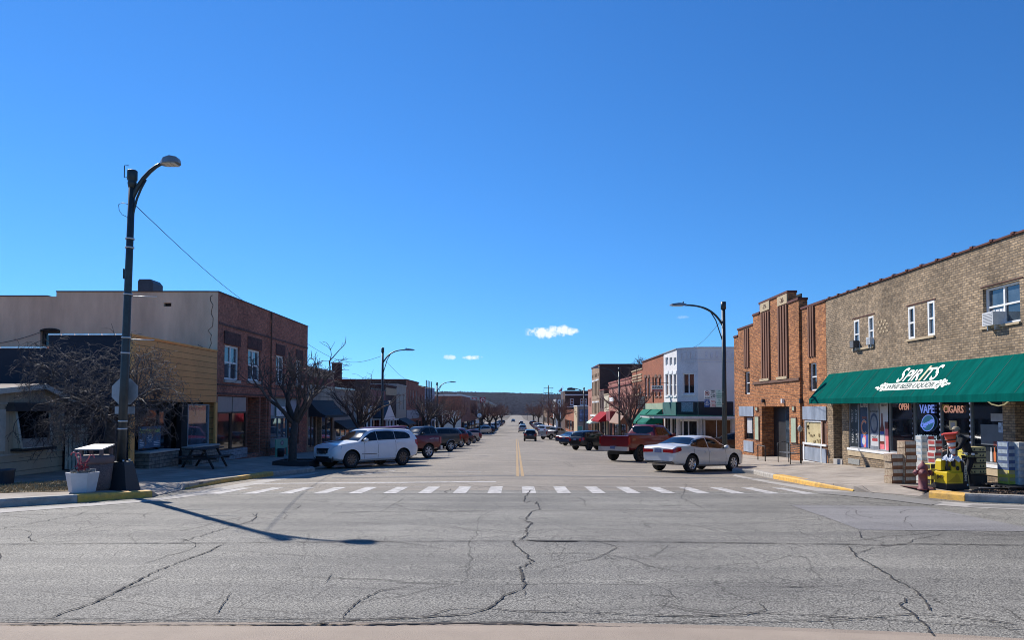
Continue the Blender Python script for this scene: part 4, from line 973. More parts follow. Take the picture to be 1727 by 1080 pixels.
# canopy wraps the corner
cz = EYE + (688-706)*57/F; CAN = mat('canopy_white', (.55, .55, .53), rough=.6); out = [(13, 62.4), (10.9, 62.4), (10.9, 56.3), (13.0, 54.3), (18.2, 54.3), (18.2, 56.0), (14.33, 56.0), (13, 57.35)]
MB().prism([(x, y, cz) for x, y in out], (0, 0, .2)).build('canopy', CAN, r)
MB().prism([(x*.99+.05, y+.05, cz+.203) for x, y in out], (0, 0, .05)).build('canopy_roof', TEAL2, r)
for x, y in ((13.2, 56.35), (14.5, 55.8), (14.75, 55.8)):
    tag(MB().box((x-.07, y-.07, b.zb+.2), (x+.07, y+.07, cz)).build('column', CAN, r))
mb = MB(); nearP.obox(mb, 1.4, 3.5, 1.35, 1.85, .4, .44)
sb = empty('sign_board', nearP.P(2.4, .6, .45), 'small white notice board in front of the white corner building windows', 'sign'); mb = MB(); nearP.obox(mb, 1.9, 3.2, 1.0, 1.5, .42, .46); mb.build('board', WHITE, sb)
mb = MB()
for a in (1.95, 3.1): nearP.obox(mb, a, a+.05, .4, 1.0, .42, .46)
mb.build('leg', BLACK, sb); glyph('SEASONED', .2, PRED, sb, nearP.P(2.55, 1.2, .46), (1, 0, 0), Z, off=.004, ext=.002)
# ---- generic rows of shops on the right
def mkrow(label, y0, y1, zt, m, name='shop_building', side='R', rows=(), shop=True, cop=None, depth=14, fr=BLACK, mnear=None, coph=.14, group=None, X=None, doors=(.5,), lint=None, sillm=None, band=None, pane=GLASS, frw=WHITE):
    b = Bld(name, label, side, y0, y1, zt, depth=depth, group=group, X=X)
    for (n, z0, z1, wd) in rows: b.row(n, EYE+z0-b.zb, EYE+z1-b.zb, wd, ny=2, fr=frw, lintel=lint, sill=sillm, pane=pane, depth=.16)
    if shop: b.shop(fr=fr, doors=doors)
    b.finish(m, cop=cop, coph=coph, mnear=mnear)
    if band:
        z0, z1, bm_, pr = band; b.front.slab(b.root, 'fascia', bm_, (.05, y1-y0-.05, EYE+z0-b.zb, EYE+z1-b.zb), .0, pr)
    return b
def arched(b, P, px0, px1, yt, yb, hood=TANS, fr=WHITE):
    r4 = P.rect(px0, px1, yt, yb); P.window(b.root, r4, fr=fr, ny=2, depth=.18, sill=hood)
    u0, u1, v0, v1 = r4; mb = MB(); c = (u0+u1)/2; w = (u1-u0)/2+.1; pts = []
    for i in range(9):
        t = math.pi*i/8; pts.append((c+math.cos(t)*w, v1+.05+math.sin(t)*.32))
    mb.prism([P.P(x, y, .0) for x, y in pts], P.N*.08); mb.build('hood', hood, b.root)
b = Bld('shop_building', 'orange red brick shop with a tall blank parapet and two green awnings', 'R', 62.52, 72.95, 4.65)
for (a, c) in ((1087.2, 1090.6), (1093, 1096.4), (1104.7, 1108.6), (1111.2, 1115)): arched(b, b.front, a, c, 639, 669, BROWNP)
b.shop(doors=(.3, .75)); b.finish(RB2, cop=TILE)
b.slab('board_band', mat('pale_green_boards', (.30, .36, .24), stretch=(1, 6, .3), vs=3, var=.3), 1089, 1118.5, 681, 690.5, .0, .06)
for (a, c, l) in ((68.2, 72.4, 0), (63.2, 67.6, 0)):
    awning(b.root, 13, a, c, EYE-.12, EYE-1.35, 1.5, 1, TEAL2, valance=.2)
b.front.slab(b.root, 'downpipe', BROWNP, (4.6, 4.75, EYE+.5-b.zb, EYE+2.9-b.zb), 0, .1)
b = Bld('shop_building', 'narrow brick shop with pale stone stripes across its parapet', 'R', 72.97, 79.6, 3.95)
for (a, c) in ((1069.5, 1073), (1077.5, 1081.5)): arched(b, b.front, a, c, 656, 672, BROWNP)
b.shop(); b.finish(RB2, cop=TANS)
mb = MB(); w = b.y1-b.y0
for v in (.55, .85, 1.15, 2.6): b.front.obox(mb, .3, w-.3, b.h-v, b.h-v+.14, 0, .06)
mb.build('stone_stripe', TANS, b.root)
CRN = mat('faded_red_cornice', (.26, .07, .055), rough=.85)
b = mkrow('long pink brick two storey shop with a red cornice behind the bare street tree', 79.62, 99.4, 3.3, PKB, rows=((9, .15, 1.35, .8),), cop=CRN, coph=.2, lint=CRN, sillm=TANS, doors=(.2, .5, .8), band=(-.75, -.1, PKB, .05))
b.front.slab(b.root, 'cornice', CRN, (0, 19.7, b.h-.6, b.h-.35), 0, .15)
awning(b.root, 13, 82.5, 91, EYE-.25, EYE-1.85, 1.1, 1, mat('brown_shingle_awning', (.20, .10, .055), var=.25, vs=4), valance=.1, name='shingle_awning')
MB().box((12.3, 93, EYE-1.8), (12.99, 97, EYE-.5)).build('red_fascia', mat('dark_red_panel', (.2, .03, .035)), b.root)
mb = MB(); b.front.obox(mb, 12.5, 16.5, EYE+.8-b.zb, EYE+1.35-b.zb, .3, .36); mb.build('shop_sign', WHITE, b.root)
b = mkrow('small cream shop between the pink brick shop and the red awning', 99.42, 104.7, 1.85, mat('cream_paint', (.55, .48, .34), var=.12), rows=((3, -.1, 1.1, .8),), cop=TANS)
b = mkrow('narrow dark brick shop with a red awning beside the tall brown building', 104.72, 110.6, 2.6, BRB, rows=((2, -.1, 1.4, 1.0),), cop=CRN, doors=(.7,))
awning(b.root, 13, 100, 110, EYE-.62, EYE-1.85, 1.4, 1, mat('red_canvas', (.27, .008, .018), rough=.9, var=.15, spec=.15), valance=.2)
b = Bld('tall_building', 'tall brown three storey brick building with pale window pillars', 'R', 110.62, 121.9, 6.62, depth=9)
b.row(5, EYE+4.9-b.zb, EYE+5.5-b.zb, 1.0, ny=1, fr=TANS); b.row(5, EYE+1.9-b.zb, EYE+4.3-b.zb, 1.1, fr=TANS, lintel=WHITE, pane=BROWNP); b.row(5, EYE-1.0-b.zb, EYE+.8-b.zb, 1.1, fr=TANS, lintel=WHITE, pane=BROWNP)
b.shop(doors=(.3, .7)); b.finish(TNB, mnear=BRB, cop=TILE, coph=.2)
awning(b.root, 13, 112, 118, EYE-1.5, EYE-2.4, 1.3, 1, mat('striped_canvas', (.5, .6, .55), var=.35, vs=1.5, stretch=(.1, 3, .1), c2=(.12, .35, .28)), valance=.15)
b.front.slab(b.root, 'shop_cornice', WHITE, (.1, 11, EYE-1.45-b.zb, EYE-1.2-b.zb), 0, .3)
MB().box((17.5, 112, b.zt), (18.3, 113, b.zt+.3)).build('chimney', BRB, b.root)
b = mkrow('small pink painted brick shop before the side street on the right', 121.92, 128, 3.0, PKB, rows=((2, .2, 1.7, 1.0),), cop=CRN, coph=.25)
# beyond the side street
b = Bld('shop_building', 'low grey and tan corner shop with posters in its side window, beyond the side street', 'R', 150.6, 159.5, .25, depth=10)
GRS2 = mat('grey_render', (.26, .23, .20), var=.12)
q4 = b.near.rect(977, 992, 691, 712); b.near.window(b.root, q4, fr=BLACK, nx=3, ny=2, pane=mat('blue_poster_pane', (.10, .2, .38), var=.8, vs=1.2, rough=.3)); q5 = b.near.rect(974, 983, 719, 727); b.near.window(b.root, q5, ny=1, pane=mat('green_screen', (.12, .4, .32), var=.3, vs=2))
b.finish(TANS, mnear=GRS2, cop=WHITE, coph=.2)
b = mkrow('small orange brick shop with red umbrellas beside the grey corner shop', 159.6, 187, -.5, RB2, rows=(), doors=(.2, .5, .8)); 
b = Bld('bank_building', 'dark brown two storey brick building with a white cornice line, far right', 'R', 187.8, 205, 4.2, depth=12)
for (a, c) in ((961.5, 967.5), (978.5, 983.5), (986, 989.5)): q4 = b.near.rect(a, c, 673, 683); b.near.window(b.root, q4, sill=WHITE, fw=.15)
b.row(4, EYE+.7-b.zb, EYE+2.3-b.zb, 1.6, fr=WHITE); b.finish(BRB, cop=TILE, coph=.25)
b.near.slab(b.root, 'cornice', WHITE, (0, 12, EYE+3.2-b.zb, EYE+3.5-b.zb), 0, .4); b.near.slab(b.root, 'string_course', WHITE, (0, 7, EYE+.1-b.zb, EYE+.35-b.zb), 0, .4)
mkrow('white block far down the right side behind the bare tree', 232, 250, 2.7, WHITE, rows=((4, -1, 1, 1.6),), depth=7)
mkrow('low red brick shop far down the right side', 255, 290, -1, RB2, rows=(), doors=(.3, .6), depth=10)
mkrow('tan brick store far down the right side near the utility poles', 300, 340, -.6, TNB, rows=(), doors=(.3, .6), depth=10)
# ================================================================ LEFT SIDE
# ---- timber fronted studio
b = Bld('studio_building', 'low gold timber fronted music studio with a dark blue side wall', 'L', 24.3, 31.38, 2.48, depth=16)
f = b.front; r = b.root; zg = EYE-b.zb; VZ = lambda z: z+zg
yl = lambda px: abs(XL)*F/(VX-px) - b.y0
f.holes.append((.25, 7.0, .05, VZ(.23), .55))
w = b.y1-b.y0
hl = EYE+2.03-b.zb; xs = PY(82, 600, 24.3).x - (XL-16)
b.finish(SIDING, mnear=DKW, nprof=[(0, xs, hl), (xs, 16, b.h)], roofdrop=.5)
mb = MB()
for i in range(14): b.near.obox(mb, .05+xs*i/8 if i < 8 else xs+(16-xs)*(i-8)/6, (xs*(i+1)/8-.04) if i < 8 else xs+(16-xs)*(i-7)/6-.04, (hl if i < 8 else b.h)+.002, (hl if i < 8 else b.h)+.055, -.3, .05)
mb.build('coping', mat('white_metal_coping', (.78, .78, .8), rough=.25, metal=.6), r)
mb = MB(); f.obox(mb, 0, w, b.h+.002, b.h+.06, -.3, .04); mb.build('coping', GOLD, r)
for a, c in ((.0, .28), (6.85, 7.06)): f.slab(r, 'corner_post', GOLD, (a, c, .3, VZ(.22)), -.02, .06)
f.slab(r, 'corner_board', GOLD, (0.0, .3, VZ(.26), b.h-.01), .001, .03)
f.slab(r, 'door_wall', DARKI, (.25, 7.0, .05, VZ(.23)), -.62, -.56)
def lw(px0, px1, yt, yb, dep, **k):
    u0, u1, v0, v1 = f.rect(px0, px1, yt, yb); return f.window(r, (u0, u1, v0, v1), depth=dep, cut=False, **k)
lw(233, 276, 690, 766, .2, fr=BLACK, ny=1, fw=.05, name='shop_window'); lw(321.5, 357, 682, 754, .15, fr=mat('grey_frame', (.3, .32, .34)), ny=1, fw=.05, name='shop_window', pane=GLASS2)
dd = lw(281, 306, 692, 775, .45, fr=BLACK, ny=2, fw=.08, name='door')
f.slab(r, 'pilaster', DARKI, (yl(311), yl(321), .3, VZ(.22)), -.3, -.1)
# stone planters at the base
for (a, c, yt) in ((236, 287, 766), (311, 357, 757)):
    u0, u1, v0, v1 = f.rect(a, c, yt, 797); q4 = (u0, u1, .2, v1); mb = MB(); f.obox(mb, *q4, -.3, .32); mb.build('stone_base', STONE, r)
    mb = MB(); f.obox(mb, u0-.02, u1+.02, v1+.001, v1+.06, -.3, .36); mb.build('stone_cap', CONC, r)
MB().box((XL+.0, 30.0, SW(-13, 30)), (XL+.2, 30.9, SW(-13, 30)+.16)).build('step', CONC, r)
# banner
NVB = mat('banner_blue', (.045, .10, .17), rough=.6, var=.2)
u0, u1, v0, v1 = f.rect(238, 275, 720.5, 758); bn = empty('banner', f.P((u0+u1)/2, v0, -.1), 'dark blue banner reading Record your music in the studio window', 'banner')
mb = MB(); f.obox(mb, u0, u1, v0, v1, -.10, -.085); mb.build('cloth', NVB, bn)
GRNT = mat('lime_lettering', (.50, .62, .15)); PALT = mat('pale_lettering', (.65, .68, .7))
UL = Vector((0, 1, 0))
g_ = glyph('Record your music', .23, GRNT, bn, f.P((u0+u1)/2, v1-.22, -.085), UL, Z, off=.004, ext=.002, bold=.003)
xs2 = [v.co.y for v in g_.data.vertices]; k = (u1-u0)*.92/(max(xs2)-min(xs2)); yc = (max(xs2)+min(xs2))/2
for v in g_.data.vertices: v.co.y = yc+(v.co.y-yc)*k
mb = MB(); c = f.P((u0+u1)/2, (v0+v1)/2-.02, -.083)
for i in range(12):
    a = i*math.pi/6; d1 = UL*math.cos(a)+Z*math.sin(a); mb.tube([c+d1*.12, c+d1*.19], .012, 4)
mb.tube([c+UL*math.cos(i*.5236)*.085+Z*math.sin(i*.5236)*.085 for i in range(13)], .01, 4)
for i in range(5): f.obox(mb, u0+.08, u0+.35, v0+.08+i*.06, v0+.1+i*.06, -.084, -.08)
for i in range(3): f.obox(mb, u1-.5, u1-.08, v0+.08+i*.06, v0+.1+i*.06, -.084, -.08)
mb.build('emblem', PALT, bn)
# ---- two storey dark brick
b = Bld('brick_building', 'two storey dark red brick building with a beige rendered side wall', 'L', 31.4, 45.0, 5.13, depth=24)
f = b.front; r = b.root; zg = EYE-b.zb; VZ = lambda z: z+zg; w = b.y1-b.y0
yl = lambda px: abs(XL)*F/(VX-px) - b.y0
for (a, c, yt, yb) in ((379, 404, 581, 640), (418.6, 439.5, 588.5, 642), (466, 479.5, 599, 646), (499.5, 509.5, 607, 650)):
    b.win(a, c, yt, yb, nx=2, ny=2, pane=GLASS2, fw=.09, sill=CONC)
    u0, u1, v0, v1 = f.rect(a, c, yt, yb); mb = MB(); f.obox(mb, u0-.1, u1+.1, v1+.03, v1+.62, -.01, .035); mb.build('lintel', brick('soldier_brick', (.15, .06, .055), (.10, .045, .04), (.09, .06, .055), bw=.08, bh=.3), r)
f.holes.append((yl(367.5), yl(417), VZ(-1.95), VZ(.53), .12)); f.holes.append((yl(417.5), yl(438), VZ(-2.3), VZ(.53), 1.2)); f.holes.append((yl(439.5), yl(449), VZ(-2.3), VZ(.53), .5))
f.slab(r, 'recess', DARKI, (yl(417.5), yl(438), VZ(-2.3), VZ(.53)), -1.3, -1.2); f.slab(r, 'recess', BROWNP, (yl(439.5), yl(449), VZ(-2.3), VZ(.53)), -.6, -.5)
TPN = mat('pink_tan_panel', (.40, .31, .27), rough=.8, var=.08)
for (a, c) in ((368.5, 393), (394.5, 417)): f.slab(r, 'transom_panel', TPN, (yl(a), yl(c), VZ(-.2), VZ(.5)), -.1, -.05)
for (a, c) in ((367.5, 391.5), (392.5, 416.8)): f.window(r, (yl(a), yl(c), VZ(-1.93), VZ(-.22)), cut=False, depth=.08, ny=1, fw=.05, fr=BROWNP, pane=GLASS, name='shop_window')
mb = MB(); f.obox(mb, yl(366), yl(416.5), VZ(-2.4), VZ(-1.94), -.05, .06); mb.build('sill_wall', brick('grey_block', (.34, .34, .36), (.30, .30, .32), (.2, .2, .21), bw=.4, bh=.2), r)
dw = MB(); f.obox(dw, yl(440.5), yl(447.5), VZ(-2.28), VZ(-.55), -.45, -.4); dd = dw.build('door', WHITE, r); mb = MB(); f.obox(mb, yl(441.5), yl(446), VZ(-1.2), VZ(-.7), -.4, -.395); q = mb.build('pane', GLASS2, r); q.parent = dd
f.window(r, (yl(440.5), yl(448.3), VZ(-.45), VZ(-.02)), cut=False, depth=.4, nx=2, ny=2, fw=.05, name='transom_window', pane=GLASS2); f.slab(r, 'transom_panel', TPN, (yl(440.5), yl(448.7), VZ(.02), VZ(.5)), -.44, -.38)
# right shopfront
f.holes.append((yl(455.5), yl(505), VZ(-2.2), VZ(.56), .2)); GGR = mat('grey_green_paint', (.20, .25, .25), rough=.7, var=.15)
f.slab(r, 'shop_front', GGR, (yl(455.5), yl(505), VZ(-2.2), VZ(.56)), -.25, -.18); VPN = brick('white_ribbed_panel', (.42, .43, .46), (.40, .41, .44), (.25, .26, .28), bw=.16, bh=50, msize=.02, stain=.1)
f.slab(r, 'ribbed_panel', VPN, (yl(456.5), yl(466.5), VZ(-.42), VZ(.42)), -.18, -.14); f.slab(r, 'ribbed_panel', VPN, (yl(488), yl(504), VZ(-.42), VZ(.42)), -.18, -.14)
f.window(r, (yl(456.5), yl(487), VZ(-1.75), VZ(-.55)), cut=False, depth=.14, nx=2, ny=1, fw=.05, fr=GGR, name='shop_window', pane=GLASS2); f.window(r, (yl(490), yl(503), VZ(-2.2), VZ(-.55)), cut=False, depth=.14, ny=1, fw=.08, fr=BROWNP, name='door')
f.slab(r, 'shop_sign', WHITE, (yl(470), yl(486), VZ(-.48), VZ(.05)), -.14, -.08); u0 = (yl(470)+yl(486))/2
for t, z in (('ALL YOUR', -.17), ('PIE', -.4)): glyph(t, .2, INK, r, f.P(u0, VZ(z), -.08), UL, Z, off=.004, ext=.002)
mb = MB(); f.obox(mb, 0, w, VZ(.60), VZ(.68), 0, .04); f.obox(mb, 0, w, VZ(1.0), VZ(1.06), 0, .03); f.obox(mb, .1, w-.05, VZ(3.72), VZ(3.82), 0, .04); mb.build('string_course', brick('course_brick', (.2, .1, .09), (.15, .075, .07), (.12, .08, .07)), r)
mb = MB(); f.obox(mb, yl(451), yl(454.5), .3, VZ(.6), 0, .08); mb.build('pilaster', DRB, r)
# rendered side wall
q4 = b.near.rect(68, 101.5, 558, 583); b.near.window(r, (q4[0], q4[1], q4[2]-1, q4[3]), fr=BLACK, fw=.12, ny=1, depth=.2, pane=GLASS)
u0, u1, v0, v1 = q4; mb = MB(); c = (u0+u1)/2; mb.prism([b.near.P(c+math.cos(t*math.pi/8)*(u1-u0)/2*1.02, v1-.02+math.sin(t*math.pi/8)*.13, 0) for t in range(9)], (0, -.05, 0)); mb.build('arch', DARKI, r)
q4 = b.near.rect(276, 289, 511, 517); b.near.window(r, q4, fr=BLACK, ny=1, depth=.2, fw=.03, name='vent', pane=DARKI)
xs = PY(95, 500, 31.4).x - (XL-24); hl = EYE+4.93-b.zb
b.finish(DRB, mnear=STU, nprof=[(0, xs, hl), (xs, 24, b.h)], cop=mat('dark_coping', (.06, .05, .05)), coph=.05, copw=.04, roofdrop=.4)
mb = MB(); P = [b.near.P(23.75, b.h-.15, .006)]
for i in range(16): P.append(b.near.P(23.72+rnd.gauss(0, .05), b.h-.2-i*.19, .006))
mb.tube(P, .014, 4); mb.build('wall_crack', CRK, r)
cy = 36.5; c0, c1 = PY(232.5, 480, cy), PY(258.5, 480, cy); zt_ = PY(245, 471, cy).z
mb = MB(); n_ = 7; xs_ = [c0.x + (c1.x-c0.x)*i/n_ for i in range(n_+1)]
pr = [(c0.x, b.zt-.5), (c0.x, zt_-.12), (c0.x+.06, zt_), (c1.x-.16, zt_), (c1.x, zt_-.2), (c1.x, b.zt-.5)]; mb.prism([(x, cy, z) for x, z in pr], (0, 1.0, 0)); mb.build('roof_vent', mat('vent_hood_grey', (.06, .065, .075), rough=.5, metal=.4), r)
# seam between the halves
tag(MB().tube([f.P(yl(455), b.h, .06), f.P(yl(455), VZ(.7), .06)], .035, 6).build('downpipe', BROWNP, r))
# ---- shop with black awning
b = Bld('shop_building', 'low shop with cream boards, a red band and a black curved awning', 'L', 45.02, 51.6, 2.52, depth=14)
b.shop(fr=BROWNP, doors=(.42,), nb=2, pane=GLASS2); b.finish(TNB, cop=CONC); w = b.y1-b.y0; zg = EYE-b.zb
b.front.slab(b.root, 'red_band', mat('dull_red_band', (.16, .035, .03), rough=.85), (0, w, zg+1.5, zg+2.0), 0, .05); b.front.slab(b.root, 'board_band', brick('cream_boards', (.45, .40, .33), (.43, .38, .31), (.2, .18, .15), bw=60, bh=.3, msize=.02), (0, w, zg+.5, zg+1.49), 0, .06)
awning(b.root, XL, 45.3, 51.3, EYE+.55, EYE-.5, 1.1, -1, mat('black_canvas', (.018, .02, .026), rough=.8), valance=.16, curve=.35)
b = Bld('shop_building', 'plain tan walled shop with a small shingled porch roof and a tile coping', 'L', 51.62, 58.0, 1.38, depth=14)
w = b.y1-b.y0; zg = EYE-b.zb; b.front.window(b.root, (.6, w-1.2, zg-2.3, zg-1.45), nx=3, ny=1, fw=.15, name='shop_window', depth=.05); b.finish(mat('tan_render', (.25, .205, .175), var=.15, rough=.9), cop=mat('glazed_tile', (.35, .2, .15), rough=.15), coph=.12)
awning(b.root, XL, 51.8, 57.0, EYE-.95, EYE-1.5, .9, -1, mat('dark_shingle', (.045, .04, .04), rough=.9), valance=.12, name='porch_roof')
t_ = empty('chimney_stack', (XL-1.6, 60, EYE+1.9), 'tall square dark brick chimney standing on the roofs behind the bare tree', 'chimney')
MB().box((XL-2.25, 59.6, EYE+1.9), (XL-1.55, 60.3, EYE+3.7)).build('shaft', BRB, t_); MB().box((XL-2.3, 59.55, EYE+3.702), (XL-1.5, 60.35, EYE+3.8)).build('cap', CONC, t_)
b = mkrow('dark brick shop with a white sign front and slim white columns', 58.02, 64.4, 2.2, BRB, side='L', cop=TILE, doors=(.5,), band=(-.95, .15, mat('white_sign_front', (.5, .48, .46)), .25))
for u_ in (.3, 2.0, 4.3, 6.0): b.front.slab(b.root, 'column', WHITE, (u_, u_+.16, .3, EYE-.97-b.zb), .1, .24)
b = mkrow('dull red painted shop with a white gable over its entrance', 64.42, 72.0, 1.66, mat('dull_red_paint', (.19, .05, .045), var=.15), side='L', doors=(.5,), cop=BLACK)
y0_, y1_ = 65.2, 71.2; ym = (y0_+y1_)/2; mb = MB(); mb.prism([(XL+1.1, y0_, EYE-.9), (XL+1.1, y1_, EYE-.9), (XL+1.1, ym, EYE+.5)], (-.12, 0, 0)); mb.build('gable', WHITE, b.root)
mb = MB()
for ya in (y0_-.2, y1_+.2): mb.prism([(XL, ya, EYE-1.0), (XL+1.2, ya, EYE-1.0), (XL+1.2, ym, EYE+.58), (XL, ym, EYE+.58)], (0, 0, .08))
mb.build('gable_roof', BLACK, b.root)
mb = MB(); mb.box((XL+.05, y0_-.1, EYE-1.12), (XL+1.15, y1_+.1, EYE-.93)); mb.build('gable_beam', WHITE, b.root)
for ya in (y0_+.1, ym-.8, ym+.8, y1_-.1): MB().box((XL+.9, ya-.08, SW(-12, ya)-.1), (XL+1.06, ya+.08, EYE-1.13)).build('column', WHITE, b.root)
b = mkrow('blackened brick shop with a tan strip below its roof line', 72.02, 78.6, 2.2, BRB, side='L', cop=TILE, doors=(.5,), band=(1.3, 2.05, TANS, .04))
b.front.slab(b.root, 'shop_cornice', WHITE, (.1, 6.4, EYE-1.35-b.zb, EYE-1.2-b.zb), 0, .3)
b = mkrow('tall cream stone fronted shop with ribbed pilasters', 78.62, 85.6, 2.5, mat('cream_stone', (.36, .32, .26), stretch=(1, 4, .2), vs=2, var=.2), side='L', cop=CONC, doors=(.5,), rows=((2, -.2, 1.6, .4),))
awning(b.root, XL, 79.5, 86, EYE-1.2, EYE-1.85, 1.2, -1, mat('slate_hood', (.03, .03, .035)), valance=.14, name='porch_roof')
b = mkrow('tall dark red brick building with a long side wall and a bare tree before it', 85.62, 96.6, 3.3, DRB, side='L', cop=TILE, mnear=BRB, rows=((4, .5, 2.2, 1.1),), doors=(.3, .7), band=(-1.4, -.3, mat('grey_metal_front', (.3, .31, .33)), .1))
b = mkrow('dark brick shop beside the white metal clad front', 96.62, 103, 2.9, DRB, side='L', cop=TILE, doors=(.5,), rows=((2, .3, 1.8, 1.1),))
b = mkrow('shop clad in white and pale blue metal with four thin vertical fins', 103.02, 115.6, 3.1, brick('blue_white_panels', (.42, .47, .58), (.36, .41, .52), (.22, .25, .33), bw=.7, bh=.7, msize=.04), side='L', doors=(.3, .7))
for px in (722.7, 725.5, 728.4, 731.3):
    ya = abs(XL+.5)*F/(VX-px); MB().box((XL+.12, ya-.05, EYE-1.5), (XL+.24, ya+.05, EYE+4.0)).build('fin', BLACK, b.root)
b = mkrow('low white fronted shop behind the bare trees on the left', 116, 129, .6, OFFW, side='L', doors=(.5,), rows=())
b = mkrow('red brick corner block with a white coping beyond the side street on the left', 148, 176, 2.45, DRB, side='L', X=-11.3, cop=WHITE, coph=.25, rows=((5, .2, 1.6, 1.1),), doors=(.3, .7), depth=10)
b.near.slab(b.root, 'shop_front', OFFW, (6.3, 9.9, .4, EYE-.6-b.zb), 0, .25)
b = mkrow('darker brick block further down the left side with a grey coping', 178, 215, 2.0, RB2, side='L', X=-11.6, cop=GRL, coph=.3, rows=((6, -.4, 1.0, 1.1),), doors=(.3, .6), depth=6, mnear=DRB)
b = mkrow('white shop far down the left side below the red signs', 222, 250, -.5, OFFW, side='L', doors=(.5,), rows=())
b = mkrow('low tan store far down the left side', 255, 300, -1.5, TNB, side='L', doors=(.5,), rows=(), depth=10)
# ---- kiosk house and fence
HS = [0, 0]
kx_, ky0, ky1 = -15.25, 18.6, 24.0
kz = SW(-15, 21)-.15
h = empty('kiosk_house', (kx_, 21.2, kz), 'small cream clapboard kiosk house with a low gable and a tilted serving window', 'building')
ez = EYE+.30; pz = EYE+.69; yp = PX(63, 652, kx_).y
kf = Panel((kx_, ky0, kz), (0, 1, 0), (1, 0, 0), ky1-ky0)
wr = kf.rect(23, 78, 694, 757)
mb = MB(); bandz = EYE-1.42-kz
q = kf
mb.quad(q.P(0, 0), q.P(ky1-ky0, 0), q.P(ky1-ky0, bandz), q.P(0, bandz)); mb.quad((kx_, ky1, kz), (kx_-6, ky1, kz), (kx_-6, ky1, ez), (kx_, ky1, ez)); mb.quad((kx_, ky0, kz), (kx_-6, ky0, kz), (kx_-6, ky0, ez), (kx_, ky0, ez)); mb.build('lower_wall', KSID, h)
mb = MB(); mb.add([q.P(0, bandz), q.P(ky1-ky0, bandz), (kx_, ky1, ez), (kx_, yp, pz), (kx_, ky0, ez)], [(0, 1, 2, 3, 4)]); mb.build('upper_wall', KVER, h)
mb = MB(); q.obox(mb, -.01, ky1-ky0+.01, bandz-.03, bandz+.03, 0, .04); q.obox(mb, ky1-ky0-.08, ky1-ky0+.01, bandz+.04, ez-kz-.08, 0, .03); q.obox(mb, 0, ky1-ky0, ez-kz-.2, ez-kz-.14, 0, .03); mb.build('trim', mat('cream_trim', (.5, .46, .4)), h)
mb = MB(); ov = .25
for (ya, yb) in ((ky0-ov, yp), (ky1+ov, yp)):
    za = ez - (pz-ez)*ov/abs(yp-(ky0 if ya < yp else ky1))
    mb.prism([(kx_+ov, ya, za+.02), (kx_+ov, yb, pz+.02), (kx_-6.2, yb, pz+.02), (kx_-6.2, ya, za+.02)], (0, 0, .05))
mb.build('roof', SHIN, h)
mb = MB()
for (ya, yb) in ((ky0-ov, yp), (ky1+ov, yp)):
    za = ez - (pz-ez)*ov/abs(yp-(ky0 if ya < yp else ky1))
    mb.prism([(kx_+ov+.001, ya, za-.10), (kx_+ov+.001, yb, pz-.10), (kx_+ov+.001, yb, pz+.065), (kx_+ov+.001, ya, za+.065)], (.04, 0, 0))
mb.build('bargeboard', OFFW, h)
u0, u1, v0, v1 = wr
wf = MB(); lean = .28
A, B_, C_, D_ = q.P(u0, v0, .28), q.P(u1-.12, v0, .28), q.P(u1, v1, .1), q.P(u0-.03, v1, .1)
wf.tube([A, B_], .04, 4); wf.tube([B_, C_], .04, 4); wf.tube([D_, A], .04, 4); wd = wf.build('serving_window', OFFW, h)
mb = MB(); k_ = .26; A2, B2 = A.lerp(D_, k_), B_.lerp(C_, k_); mb.add([A2, B2, C_, D_], [(0, 1, 2, 3)]); p_ = mb.build('pane', GLASS, h); p_.parent = wd
mb = MB(); mb.prism([A, B_, B2, A2], (.02, 0, 0)); pp = mb.build('counter_panel', mat('counter_grey', (.34, .33, .31), var=.2), h)
mb = MB(); mb.prism([q.P(u1-.12, v0, 0), B_, C_, q.P(u1, v1, 0)], (0, .02, 0)); mb.prism([q.P(u0, v0, 0), A, D_, q.P(u0-.03, v1, 0)], (0, .02, 0)); mb.build('window_cheek', KVER, h)
mb = MB(); q.obox(mb, u0-.35, u1+.35, v1+.0, v1+.14, 0, .3); q.obox(mb, u0-.3, u1-.2, v1+.141, v1+.26, 0, .22); mb.build('window_hood', mat('hood_dark', (.055, .055, .06)), h)
mb = MB(); q.obox(mb, u0-.1, u1, v0-.09, v0-.01, 0, .36); mb.build('counter', BLACK, h)
for (a, c) in ((76, 88), (-14, 8.5)):
    z0_, z1_ = (EYE-1.3-kz, EYE-.13-kz) if a > 0 else (EYE-1.3-kz, EYE-.05-kz)
    a0 = q.uv(a, 700)[0]; a1 = q.uv(c, 700)[0]; mb = MB(); q.obox(mb, a0, a1, z0_, z1_, 0, .03); sh = mb.build('shutter', OFFW, h)
    mb = MB(); k = 16
    for i in range(k): q.obox(mb, a0+.04, a1-.04, z0_+.04+(z1_-z0_-.08)*i/k, z0_+.04+(z1_-z0_-.08)*(i+.6)/k, .03, .045)
    sl_ = mb.build('slat', OFFW, h); sl_.parent = sh
fz = SW(-14.8, 23.9)-.05
fn = empty('picket_fence', (-14.8, 23.95, fz), 'short grey white picket fence beside the kiosk house', 'fence')
x0f, x1f = PY(110, 750, 23.9).x, PY(148, 750, 23.9).x; n = 6
for i in range(n):
    a = x0f + (x1f-x0f)*i/n; MB().box((a+.01, 23.88, fz+.1), (a+(x1f-x0f)/n-.025, 23.91, EYE-.55)).build('picket', OFFW, fn)
for za in (fz+.4, EYE-1.0): MB().box((x0f, 23.912, za), (x1f, 23.95, za+.1)).build('rail', OFFW, fn)
